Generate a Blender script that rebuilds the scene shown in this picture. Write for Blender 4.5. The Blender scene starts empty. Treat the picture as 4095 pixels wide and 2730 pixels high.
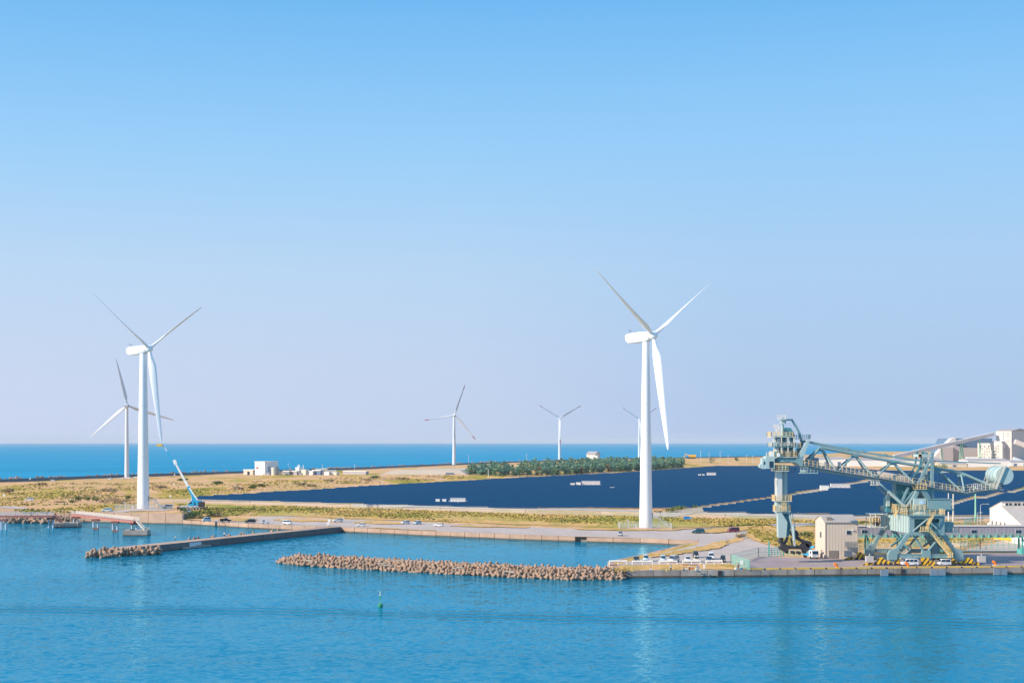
import bpy, bmesh, math, random
from mathutils import Vector, Matrix
random.seed(7)
R = random.random
def U(a, b): return a + (b - a) * R()
rad = math.radians
sc = bpy.context.scene
col = sc.collection
F, CX, HY, H = 5687.0, 2047.5, 1767.0, 36.0

# ------------------------------------------------------------ tags
def tag(o, label=None, cat=None, group=None, kind=None):
    if label: o['label'] = label
    if cat: o['category'] = cat
    if group: o['group'] = group
    if kind: o['kind'] = kind
    return o
def thing(name, label, cat, loc=(0, 0, 0), rz=0, group=None):
    o = bpy.data.objects.new(name, None); col.objects.link(o)
    o.location = loc; o.rotation_euler = (0, 0, rz); o.empty_display_size = 0.5
    return tag(o, label, cat, group)
def copy_tree(o, parent=None):
    c = o.copy(); col.objects.link(c)
    if parent: c.parent = parent
    for ch in list(o.children): copy_tree(ch, c)
    return c

# ------------------------------------------------------------ terrain and projection
def sm(x, a, b):
    t = (x - a) / (b - a); t = max(0.0, min(1.0, t)); return t * t * (3 - 2 * t)
def solar_left(y): return -207 + (y - 875) * 0.462
def zg(x, y):
    zr = 1.9 + 1.0 * sm(y, 590, 680)
    xb = -130 + (solar_left(y) - 40 + 130) * sm(y, 690, 780)
    m = 1 - sm(x, xb - 12, xb + 12 + 30 * sm(y, 690, 780))
    if x > -143.9: m *= sm(y, 626, 644)
    z = zr + (4.6 - zr) * m
    if m > 0.02 or y > 600:
        z += 0.18 * (m if y < 600 else 1) * math.sin(x * 0.11 + 1) * math.sin(y * 0.07)
    return z
def P(X, Y, D): return Vector(((X - CX) * D / F, D, H - (Y - HY) * D / F))
def G(X, Y, z=0.0):
    D = (H - z) * F / (Y - HY); return Vector(((X - CX) * D / F, D, z))
def GG(X, Y):
    z = 2.5; p = None
    for i in range(40):
        p = G(X, Y, z); z = z * 0.5 + 0.5 * zg(p.x, p.y)
    p.z = zg(p.x, p.y); return p

# ------------------------------------------------------------ mesh builder
class MB:
    def __init__(s): s.v = []; s.f = []; s.mi = []; s.cur = 0
    def add(s, vs, fs):
        b = len(s.v); s.v += [tuple(v) for v in vs]
        for f in fs: s.f.append([b + i for i in f]); s.mi.append(s.cur)
        return s
    def box(s, c, d, rz=0, taper=1.0):
        cx, cy, cz = c; a, b, h = d[0] / 2, d[1] / 2, d[2] / 2
        cr, sr = math.cos(rz), math.sin(rz); vs = []
        for z, k in ((-h, 1.0), (h, taper)):
            for x, y in ((-a, -b), (a, -b), (a, b), (-a, b)):
                x *= k; y *= k
                vs.append((cx + x * cr - y * sr, cy + x * sr + y * cr, cz + z))
        return s.add(vs, [(3, 2, 1, 0), (4, 5, 6, 7), (0, 1, 5, 4), (1, 2, 6, 5), (2, 3, 7, 6), (3, 0, 4, 7)])
    def bx(s, x0, x1, y0, y1, z0, z1):
        return s.box(((x0 + x1) / 2, (y0 + y1) / 2, (z0 + z1) / 2), (abs(x1 - x0), abs(y1 - y0), abs(z1 - z0)))
    def bar(s, p, q, w, h=None, w2=None, h2=None):
        h = h or w; w2 = w2 or w; h2 = h2 or h
        p, q = Vector(p), Vector(q); d = (q - p)
        if d.length < 1e-6: return s
        d.normalize(); up = Vector((0, 0, 1)) if abs(d.z) < 0.98 else Vector((0, 1, 0))
        a = d.cross(up).normalized(); b = a.cross(d).normalized(); vs = []
        for o, ww, hh in ((p, w, h), (q, w2, h2)):
            for i, j in ((-1, -1), (1, -1), (1, 1), (-1, 1)): vs.append(o + a * (i * ww / 2) + b * (j * hh / 2))
        return s.add(vs, [(3, 2, 1, 0), (4, 5, 6, 7), (0, 1, 5, 4), (1, 2, 6, 5), (2, 3, 7, 6), (3, 0, 4, 7)])
    def tube(s, p, q, r0, r1=None, n=10, caps=True):
        r1 = r0 if r1 is None else r1
        return s.path([p, q], [r0, r1], n, caps)
    def path(s, pts, rs, n=10, caps=True):
        pts = [Vector(p) for p in pts]
        if not isinstance(rs, (list, tuple)): rs = [rs] * len(pts)
        d0 = (pts[1] - pts[0]).normalized()
        up = Vector((0, 0, 1)) if abs(d0.z) < 0.95 else Vector((0, 1, 0))
        vs = []
        for i, p in enumerate(pts):
            d = (pts[min(i + 1, len(pts) - 1)] - pts[max(i - 1, 0)]).normalized()
            a = d.cross(up).normalized(); b = a.cross(d).normalized()
            for k in range(n):
                t = 2 * math.pi * k / n
                vs.append(p + a * (math.cos(t) * rs[i]) + b * (math.sin(t) * rs[i]))
        fs = []
        for i in range(len(pts) - 1):
            for k in range(n):
                k2 = (k + 1) % n
                fs.append((i * n + k, i * n + k2, (i + 1) * n + k2, (i + 1) * n + k))
        if caps:
            fs.append(tuple(range(n - 1, -1, -1))); fs.append(tuple((len(pts) - 1) * n + k for k in range(n)))
        return s.add(vs, fs)
    def prism(s, poly, ax, a, b, top=None):
        """extrude 2-D polygon along axis ax ('x','y','z') from a to b; `top` = second polygon"""
        top = top or poly; n = len(poly)
        def m(p, t):
            if ax == 'y': return (p[0], t, p[1])
            if ax == 'x': return (t, p[0], p[1])
            return (p[0], p[1], t)
        vs = [m(p, a) for p in poly] + [m(p, b) for p in top]
        fs = [tuple(range(n)), tuple(range(2 * n - 1, n - 1, -1))]
        for i in range(n):
            j = (i + 1) % n; fs.append((j, i, n + i, n + j))
        return s.add(vs, fs)
    def lathe(s, prof, c=(0, 0, 0), n=20):
        vs = []
        for r, z in prof:
            for k in range(n):
                t = 2 * math.pi * k / n; vs.append((c[0] + r * math.cos(t), c[1] + r * math.sin(t), c[2] + z))
        fs = []
        for i in range(len(prof) - 1):
            for k in range(n):
                k2 = (k + 1) % n; fs.append((i * n + k, i * n + k2, (i + 1) * n + k2, (i + 1) * n + k))
        fs.append(tuple(range(n - 1, -1, -1))); fs.append(tuple((len(prof) - 1) * n + k for k in range(n)))
        return s.add(vs, fs)
    def rail(s, pts, h=1.1, post=1.5, r=0.05, n=2, closed=False):
        """hand rail with posts along a poly-line of deck points"""
        pts = [Vector(p) for p in pts]
        if closed: pts = pts + [pts[0]]
        for p, q in zip(pts, pts[1:]):
            L = (q - p).length; m = max(1, int(round(L / post)))
            for i in range(m + 1):
                o = p.lerp(q, i / m); s.bar(o, o + Vector((0, 0, h)), r * 1.6)
            for k in range(n):
                z = Vector((0, 0, h * (k + 1) / n)); s.bar(p + z, q + z, r)
        return s
    def build(s, name, mat, parent=None, world=True, smooth=False, recalc=True):
        off = Vector((0, 0, 0))
        if parent is not None and world:
            q = parent
            while q.parent: q = q.parent
            off = Vector(q.location)
        me = bpy.data.meshes.new(name)
        me.from_pydata([(v[0] - off.x, v[1] - off.y, v[2] - off.z) for v in s.v], [], s.f)
        mats = mat if isinstance(mat, (list, tuple)) else [mat]
        for m in mats: me.materials.append(m)
        if len(mats) > 1:
            for p, i in zip(me.polygons, s.mi): p.material_index = i
        if recalc:
            bm = bmesh.new(); bm.from_mesh(me); bmesh.ops.recalc_face_normals(bm, faces=bm.faces); bm.to_mesh(me); bm.free()
        if smooth:
            me.polygons.foreach_set('use_smooth', [True] * len(me.polygons))
            if hasattr(me, 'set_sharp_from_angle'): me.set_sharp_from_angle(angle=rad(42))
        me.update()
        o = bpy.data.objects.new(name, me); col.objects.link(o)
        if parent is not None: o.parent = parent
        return o

# ------------------------------------------------------------ materials
def newmat(name):
    m = bpy.data.materials.new(name); m.use_nodes = True
    nt = m.node_tree; b = nt.nodes['Principled BSDF']; return m, nt, b
def ramp(nt, fac, stops):
    r = nt.nodes.new('ShaderNodeValToRGB'); e = r.color_ramp.elements
    while len(e) < len(stops): e.new(0.5)
    for el, (p, c) in zip(e, stops): el.position = p; el.color = (*c, 1) if len(c) == 3 else c
    nt.links.new(fac, r.inputs[0]); return r.outputs[0]
def noise(nt, scale, detail=4, vec=None, rough=0.6, dist=0):
    n = nt.nodes.new('ShaderNodeTexNoise'); n.inputs['Scale'].default_value = scale
    n.inputs['Detail'].default_value = detail; n.inputs['Roughness'].default_value = rough
    n.inputs['Distortion'].default_value = dist
    if vec is not None: nt.links.new(vec, n.inputs['Vector'])
    return n.outputs['Fac']
def pos(nt, scale=(1, 1, 1), obj=False, rot=0):
    g = nt.nodes.new('ShaderNodeTexCoord' if obj else 'ShaderNodeNewGeometry')
    mp = nt.nodes.new('ShaderNodeMapping'); mp.inputs['Scale'].default_value = scale
    mp.inputs['Rotation'].default_value = (0, 0, rot)
    nt.links.new(g.outputs['Object' if obj else 'Position'], mp.inputs[0]); return mp.outputs[0]
def mixc(nt, fac, a, b, mode='MIX'):
    m = nt.nodes.new('ShaderNodeMix'); m.data_type = 'RGBA'; m.blend_type = mode
    for s, v in (('Factor', fac), ('A', a), ('B', b)):
        idx = {'Factor': 0, 'A': 6, 'B': 7}[s]
        if hasattr(v, 'is_linked') or hasattr(v, 'links'): nt.links.new(v, m.inputs[idx])
        elif idx == 0: m.inputs[0].default_value = v
        else: m.inputs[idx].default_value = (*v, 1)
    return m.outputs[2]
def mth(nt, op, a, b=None, clamp=False):
    m = nt.nodes.new('ShaderNodeMath'); m.operation = op; m.use_clamp = clamp
    for i, v in enumerate((a, b)):
        if v is None: continue
        if hasattr(v, 'links'): nt.links.new(v, m.inputs[i])
        else: m.inputs[i].default_value = v
    return m.outputs[0]
MATS = {}
def mat(name, c, rough=0.5, c2=None, amt=0.35, scale=0.8, metal=0.0, streak=False, bump=0.0, island=0.0, spec=None):
    """paint / concrete: colour c with patches and (optionally) vertical streaks of c2"""
    if name in MATS: return MATS[name]
    m, nt, b = newmat(name)
    c2 = c2 or tuple(x * 0.7 for x in c)
    v = pos(nt, (1, 1, 0.12) if streak else (1, 1, 1))
    n = noise(nt, scale, 5, v)
    out = ramp(nt, n, [(0.35, (0, 0, 0)), (0.72, (1, 1, 1))])
    f = mth(nt, 'MULTIPLY', out, amt)
    colr = mixc(nt, f, c, c2)
    if island:
        g = nt.nodes.new('ShaderNodeNewGeometry')
        r = ramp(nt, g.outputs['Random Per Island'], [(0, (1 - island,) * 3), (1, (1 + island * .6,) * 3)])
        colr = mixc(nt, 1.0, colr, r, 'MULTIPLY')
    nt.links.new(colr, b.inputs['Base Color'])
    b.inputs['Roughness'].default_value = rough; b.inputs['Metallic'].default_value = metal
    if spec is not None: b.inputs['Specular IOR Level'].default_value = spec
    if bump:
        bp = nt.nodes.new('ShaderNodeBump'); bp.inputs['Strength'].default_value = bump; bp.inputs['Distance'].default_value = 0.1
        nt.links.new(noise(nt, scale * 6, 5, v), bp.inputs['Height']); nt.links.new(bp.outputs[0], b.inputs['Normal'])
    MATS[name] = m; return m
def M(n): return MATS[n]

mat('turbine_white', (0.86, 0.86, 0.87), 0.35, (0.7, 0.71, 0.72), 0.3, 0.15, streak=True)
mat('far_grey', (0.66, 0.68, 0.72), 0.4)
mat('red_tip', (0.45, 0.06, 0.08), 0.4)
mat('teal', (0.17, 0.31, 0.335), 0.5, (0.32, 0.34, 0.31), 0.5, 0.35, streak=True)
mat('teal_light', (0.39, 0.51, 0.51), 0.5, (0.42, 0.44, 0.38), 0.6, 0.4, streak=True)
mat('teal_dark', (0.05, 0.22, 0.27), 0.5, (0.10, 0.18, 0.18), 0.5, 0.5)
mat('rail_yellow', (0.85, 0.60, 0.26), 0.5, (0.75, 0.5, 0.3), 0.4, 0.6)
mat('machine_black', (0.025, 0.025, 0.03), 0.55, (0.07, 0.05, 0.045), 0.6, 0.8)
mat('cream', (0.72, 0.66, 0.55), 0.5, (0.5, 0.45, 0.38), 0.5, 0.6, streak=True)
mat('belt_cover', (0.32, 0.30, 0.33), 0.5, (0.42, 0.33, 0.3), 0.5, 0.4)
mat('hazard_yellow', (0.85, 0.50, 0.02), 0.5, (0.5, 0.32, 0.08), 0.5, 0.7)
mat('grey_paint', (0.38, 0.38, 0.40), 0.6)
mat('white_paint', (0.80, 0.79, 0.77), 0.5, (0.6, 0.58, 0.55), 0.35, 0.5)
mat('orange_paint', (0.85, 0.22, 0.03), 0.45)
mat('yellow_line', (0.85, 0.48, 0.04), 0.6, (0.45, 0.35, 0.2), 0.5, 0.5)
mat('concrete', (0.40, 0.34, 0.29), 0.85, (0.26, 0.2, 0.17), 0.8, 0.25, streak=True, bump=0.3, island=0.12)
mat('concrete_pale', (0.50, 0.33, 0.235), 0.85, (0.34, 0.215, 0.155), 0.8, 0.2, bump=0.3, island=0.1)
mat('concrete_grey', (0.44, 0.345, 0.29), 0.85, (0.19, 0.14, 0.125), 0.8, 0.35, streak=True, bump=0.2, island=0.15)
mat('tetrapod_concrete', (0.40, 0.26, 0.18), 0.9, (0.20, 0.13, 0.09), 0.8, 0.7, bump=0.4)
mat('steel_galv', (0.55, 0.56, 0.58), 0.45, (0.42, 0.43, 0.45), 0.4, 1.0)
mat('glass_dark', (0.02, 0.04, 0.07), 0.12)
mat('tyre', (0.02, 0.02, 0.022), 0.8)
mat('hub_silver', (0.5, 0.5, 0.52), 0.35, metal=0.4)
mat('headlight', (0.75, 0.78, 0.8), 0.15)
mat('tail_red', (0.5, 0.02, 0.02), 0.3)
mat('jetty_red', (0.42, 0.13, 0.10), 0.6, (0.55, 0.25, 0.2), 0.6, 0.5)
mat('jetty_rail', (0.72, 0.62, 0.52), 0.6)
mat('pile_blue', (0.45, 0.55, 0.66), 0.5, (0.35, 0.22, 0.18), 0.5, 0.6)
mat('pile_rust', (0.24, 0.10, 0.08), 0.7)
mat('crane_blue', (0.02, 0.36, 0.62), 0.35, (0.03, 0.3, 0.5), 0.3, 0.6)
mat('buoy_green', (0.02, 0.30, 0.14), 0.4, (0.05, 0.18, 0.08), 0.6, 1.5)
mat('fence_green', (0.20, 0.50, 0.40), 0.5)
mat('gate_green', (0.10, 0.42, 0.38), 0.5)
mat('pole_green', (0.30, 0.62, 0.45), 0.5)
mat('metal_beige', (0.62, 0.54, 0.46), 0.55, (0.52, 0.43, 0.36), 0.5, 0.4, streak=True)
mat('roof_beige', (0.52, 0.44, 0.38), 0.6, (0.36, 0.3, 0.27), 0.5, 0.5)
mat('gallery_grey', (0.42, 0.38, 0.42), 0.6, (0.34, 0.3, 0.34), 0.5, 0.3, streak=True)
mat('building_white', (0.82, 0.81, 0.80), 0.55, (0.7, 0.68, 0.66), 0.3, 0.1)
mat('factory_wall', (0.60, 0.56, 0.54), 0.7, (0.5, 0.47, 0.46), 0.5, 0.05)
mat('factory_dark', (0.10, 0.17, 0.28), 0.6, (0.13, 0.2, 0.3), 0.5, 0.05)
mat('roof_grey', (0.42, 0.38, 0.38), 0.7)
mat('door_brown', (0.23, 0.20, 0.18), 0.6)
mat('rubble', (0.22, 0.17, 0.13), 0.95, (0.12, 0.09, 0.07), 0.8, 0.6, bump=0.6)
mat('wood_pale', (0.60, 0.50, 0.40), 0.8)
mat('bark', (0.12, 0.08, 0.06), 0.9)
mat('sand', (0.56, 0.44, 0.33), 0.95, (0.46, 0.36, 0.26), 0.7, 0.05)
mat('skin', (0.55, 0.36, 0.26), 0.6)
mat('hair_black', (0.02, 0.015, 0.012), 0.7)
for n, c in dict(white=(.78, .78, .78), black=(.02, .025, .03), navy=(.02, .05, .12), teal=(.02, .10, .14), blue=(.01, .22, .62),
                 maroon=(.28, .03, .05), silver=(.5, .52, .56), skyblue=(.45, .62, .72), cream=(.72, .64, .5), grey=(.3, .31, .33),
                 orange=(.8, .25, .06), pink=(.7, .35, .35), tan=(.5, .38, .25)).items():
    mat('paint_' + n, c, 0.28 if n not in ('tan', 'pink') else .7, tuple(x * .9 for x in c), 0.2, 2)
    mat('cloth_' + n, c, 0.85, tuple(x * .8 for x in c), 0.3, 4)

def striped(name, c1, c2, scale, rot=0.8):
    m, nt, b = newmat(name)
    g = nt.nodes.new('ShaderNodeNewGeometry'); sp = nt.nodes.new('ShaderNodeSeparateXYZ'); nt.links.new(g.outputs['Position'], sp.inputs[0])
    s = mth(nt, 'ADD', sp.outputs[0], mth(nt, 'MULTIPLY', sp.outputs[2], -rot)); s = mth(nt, 'ADD', s, mth(nt, 'MULTIPLY', sp.outputs[1], .8))
    w = mth(nt, 'FRACT', mth(nt, 'MULTIPLY', s, scale)); w = mth(nt, 'GREATER_THAN', w, 0.62)
    nt.links.new(mixc(nt, w, c1, c2), b.inputs['Base Color']); b.inputs['Roughness'].default_value = .55
    MATS[name] = m; return m
striped('hazard', (0.80, 0.46, 0.02), (0.03, 0.03, 0.03), 0.75)

def ribbed(name, c, c2, step, axis, dark=0.55):
    """corrugated sheet: real bump ribs plus narrow joint lines"""
    m, nt, b = newmat(name)
    g = nt.nodes.new('ShaderNodeNewGeometry'); sp = nt.nodes.new('ShaderNodeSeparateXYZ'); nt.links.new(g.outputs['Position'], sp.inputs[0])
    s = mth(nt, 'ADD', sp.outputs[0], sp.outputs[1]) if axis == 'xy' else sp.outputs[axis]
    fr = mth(nt, 'FRACT', mth(nt, 'MULTIPLY', s, 1 / step)); ln = mth(nt, 'LESS_THAN', fr, 0.09)
    base = mixc(nt, mth(nt, 'MULTIPLY', ramp(nt, noise(nt, 0.5, 4, pos(nt, (1, 1, .15))), [(.35, (0,) * 3), (.7, (1,) * 3)]), .6), c, c2)
    nt.links.new(mixc(nt, ln, base, tuple(x * dark for x in c)), b.inputs['Base Color'])
    b.inputs['Roughness'].default_value = .5
    bp = nt.nodes.new('ShaderNodeBump'); bp.inputs['Strength'].default_value = .6; bp.inputs['Distance'].default_value = .05
    nt.links.new(mth(nt, 'SINE', mth(nt, 'MULTIPLY', s, 6.283 * 3 / step)), bp.inputs['Height']); nt.links.new(bp.outputs[0], b.inputs['Normal'])
    MATS[name] = m; return m
ribbed('siding_beige', (0.72, 0.61, 0.51), (0.64, 0.53, 0.44), 0.9, 'xy')
ribbed('roof_ribs', (0.52, 0.45, 0.39), (0.42, 0.35, 0.3), 0.6, 0)
ribbed('gallery_siding', (0.40, 0.36, 0.41), (0.33, 0.3, 0.34), 1.1, 'xy')

# grass land: golden, straw and green patches
def grassmat(name, cols, sc1=0.018, sc2=0.25, squash=3.0):
    m, nt, b = newmat(name)
    v = pos(nt, (1, 1 / squash, 1)); v2 = pos(nt)
    a = ramp(nt, noise(nt, sc1, 5, v, .65, .6), [(0.34, cols[0]), (0.43, cols[1]), (0.50, cols[2]), (0.66, cols[3])])
    d = ramp(nt, noise(nt, sc2, 6, v2, .7), [(0.3, (.72,) * 3), (0.7, (1.2,) * 3)])
    c = mixc(nt, 1.0, a, d, 'MULTIPLY')
    e = ramp(nt, noise(nt, sc2 * .33, 3, v, .6, 1), [(0.60, (0,) * 3), (0.70, (1,) * 3)])
    c = mixc(nt, mth(nt, 'MULTIPLY', e, .35), c, (0.16, 0.13, 0.06))
    nt.links.new(c, b.inputs['Base Color']); b.inputs['Roughness'].default_value = .95; b.inputs['Specular IOR Level'].default_value = .1
    bp = nt.nodes.new('ShaderNodeBump'); bp.inputs['Strength'].default_value = .8; bp.inputs['Distance'].default_value = .5
    nt.links.new(noise(nt, .9, 6, v2, .7), bp.inputs['Height']); nt.links.new(bp.outputs[0], b.inputs['Normal'])
    MATS[name] = m; return m
GREEN, OLIVE, STRAW, GOLD = (0.29, 0.25, 0.04), (0.52, 0.34, 0.08), (0.74, 0.41, 0.22), (0.70, 0.38, 0.08)
grassmat('land_grass', (GREEN, OLIVE, STRAW, (0.50, 0.34, 0.12)))
grassmat('golden_grass', ((.42, .30, .09), (0.58, 0.36, 0.12), (.68, .39, .14), (0.70, 0.42, 0.20)), 0.08, .5)
grassmat('verge_grass', ((.27, .28, .05), (.37, .32, .06), (.50, .36, .10), (.60, .39, .16)), 0.03, .5)
def leafmat(name, stops, scale=0.3):
    m, nt, b = newmat(name)
    g = nt.nodes.new('ShaderNodeNewGeometry')
    a = ramp(nt, g.outputs['Random Per Island'], [(0, (.75,) * 3), (1, (1.3,) * 3)])
    c = ramp(nt, noise(nt, scale, 3, pos(nt)), stops)
    nt.links.new(mixc(nt, 1.0, c, a, 'MULTIPLY'), b.inputs['Base Color']); b.inputs['Roughness'].default_value = .8
    b.inputs['Specular IOR Level'].default_value = .2
    MATS[name] = m; return m
leafmat('tuft_blades', [(.32, (.22, .23, .05)), (.5, (.36, .28, .08)), (.72, (0.52, 0.34, 0.15))], 0.02)
leafmat('shrub_leaves', [(.3, (.05, .11, .03)), (.7, (.13, .18, .05))], .4)
leafmat('shrub_dry', [(.3, (.28, .21, .12)), (.7, (.38, .28, .17))], .4)
leafmat('pine_dark', [(.3, (.10, .22, .19)), (.7, (.15, .29, .21))], .06)
leafmat('pine_mid', [(.3, (.15, .28, .19)), (.7, (.23, .36, .22))], .06)
leafmat('pine_red', [(.3, (.28, .12, .07)), (.7, (.36, .2, .12))], .2)

# gravel and asphalt
def gravel(name, c, c2, c3, sc1=.05, grow=0.0):
    m, nt, b = newmat(name); v = pos(nt, (1, .4, 1))
    a = ramp(nt, noise(nt, sc1, 6, v, .6, .5), [(.3, c), (.55, c2), (.72, c3)])
    d = ramp(nt, noise(nt, .8, 5, pos(nt), .7), [(.3, (.85,) * 3), (.7, (1.12,) * 3)])
    cc = mixc(nt, 1.0, a, d, 'MULTIPLY')
    if grow:
        e = ramp(nt, noise(nt, .035, 5, pos(nt, (1, .8, 1), rot=.2), .65, .5), [(.60, (0,) * 3), (.64, (1,) * 3)])
        cc = mixc(nt, mth(nt, 'MULTIPLY', e, grow), cc, (0.46, 0.30, 0.10))
    nt.links.new(cc, b.inputs['Base Color']); b.inputs['Roughness'].default_value = .9
    MATS[name] = m; return m
gravel('lot_gravel', (0.44, 0.345, 0.30), (0.50, 0.395, 0.345), (0.58, 0.42, 0.31), grow=.0)
gravel('apron_asphalt', (0.26, 0.195, 0.205), (0.33, 0.25, 0.255), (0.38, 0.29, 0.27), .08)
gravel('coast_asphalt', (0.16, 0.17, 0.20), (0.19, 0.19, 0.21), (0.23, 0.22, 0.22))
gravel('pale_gravel', (0.46, 0.38, 0.31), (0.50, 0.42, 0.35), (0.46, 0.35, 0.22), .08)
gravel('track_gravel', (0.40, 0.31, 0.22), (0.46, 0.36, 0.26), (0.28, 0.26, 0.10), .12)

# solar glass with cell grid
m_, nt, b = newmat('solar_glass')
g = nt.nodes.new('ShaderNodeNewGeometry'); sp = nt.nodes.new('ShaderNodeSeparateXYZ'); nt.links.new(g.outputs['Position'], sp.inputs[0])
fx = mth(nt, 'LESS_THAN', mth(nt, 'FRACT', mth(nt, 'MULTIPLY', sp.outputs[0], 1.0)), .035)
nt.links.new(mixc(nt, mth(nt, 'MULTIPLY', fx, .5), mixc(nt, noise(nt, .02, 3, pos(nt)), (0.0, 0.034, 0.098), (0.0, 0.045, 0.112)), (0.15, .2, .25)), b.inputs['Base Color'])
b.inputs['Roughness'].default_value = .4; b.inputs['Specular IOR Level'].default_value = .08
MATS['solar_glass'] = m_

# chain link: thin wire mesh, mostly open
def linkmat(name, c, dens):
    m, nt, b = newmat(name)
    b.inputs['Base Color'].default_value = (*c, 1); b.inputs['Roughness'].default_value = .5
    b.inputs['Alpha'].default_value = dens
    MATS[name] = m; return m
linkmat('chain_link', (.6, .6, .6), .22); linkmat('chain_link_green', (.30, .62, .50), .25)
EXPO, SUNE, SKYS, SKYMIX = 0.4, 4.8, 0.10, 0.95
SKYRAMP = [(0.0, (.42, .495, .665)), (0.05, (.41, .50, .665)), (0.12, (.365, .515, .695)), (0.20, (.245, .48, .735)), (0.30, (.12, .375, .70)), (0.6, (.10, .33, .66)), (1.0, (.3, .5, .75))]
SIDERAMP = [(.33, (1.10, 1.05, 1.03)), (.48, (1, 1, 1)), (.58, (.76, .87, .96)), (.67, (.72, .85, .95))]
WATER = (0.0, 0.158, 0.270)
WSPEC = .85
SEA = (0.01, 0.235, 0.40)
SX, SY, WAKE = .36, .50, .16
PITCH = 62
HAZE = 3e-5
# ------------------------------------------------------------ camera, sun, sky
cam = bpy.data.cameras.new('camera'); co = bpy.data.objects.new('camera', cam); col.objects.link(co)
co.location = (0, 0, H); co.rotation_euler = (rad(90), 0, 0)
cam.sensor_width = 36; cam.lens = F * 36 / 4095; cam.shift_y = (HY - 1365) / 4095
cam.clip_start = 1; cam.clip_end = 300000; sc.camera = co
sc.view_settings.view_transform = 'Standard'; sc.view_settings.look = 'None'
sc.view_settings.exposure = EXPO; sc.view_settings.gamma = 1
SUN_AZ, SUN_EL = rad(180 + 23), rad(29)      # direction towards the sun, measured from +x
sdir = Vector((math.cos(SUN_AZ) * math.cos(SUN_EL), math.sin(SUN_AZ) * math.cos(SUN_EL), math.sin(SUN_EL)))
sl = bpy.data.lights.new('sun', 'SUN'); sl.energy = SUNE; sl.angle = rad(0.5); sl.color = (1.0, 0.87, 0.71)
so = bpy.data.objects.new('sun', sl); col.objects.link(so); so.rotation_euler = (-sdir).to_track_quat('-Z', 'Y').to_euler()
so.location = (-300, 100, 300)
w = bpy.data.worlds.new('World'); sc.world = w; w.use_nodes = True; nt = w.node_tree
bg = nt.nodes['Background']; bg.inputs['Strength'].default_value = SKYS
sk = nt.nodes.new('ShaderNodeTexSky'); sk.sky_type = 'NISHITA'; sk.sun_disc = False
sk.sun_elevation = SUN_EL; sk.sun_rotation = math.pi / 2 - SUN_AZ; sk.air_density = 1.0; sk.dust_density = 0.6; sk.ozone_density = 1.5
# the day's air colour by height above the horizon (a property of the sky itself)
tc = nt.nodes.new('ShaderNodeTexCoord'); sx = nt.nodes.new('ShaderNodeSeparateXYZ'); nt.links.new(tc.outputs['Generated'], sx.inputs[0])
r = ramp(nt, sx.outputs[2], SKYRAMP)
side = ramp(nt, mth(nt, 'ADD', mth(nt, 'MULTIPLY', sx.outputs[0], 0.5), 0.5), SIDERAMP)
side = mixc(nt, ramp(nt, sx.outputs[2], [(.02, (0,) * 3), (.24, (1,) * 3)]), side, (1, 1, 1))
tint = mixc(nt, 1.0, r, side, 'MULTIPLY')
grad = nt.nodes.new('ShaderNodeVectorMath'); grad.operation = 'SCALE'; nt.links.new(tint, grad.inputs[0]); grad.inputs['Scale'].default_value = 1 / SKYS
mx = mixc(nt, SKYMIX, sk.outputs[0], grad.outputs[0])
nt.links.new(mx, bg.inputs['Color'])

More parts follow.
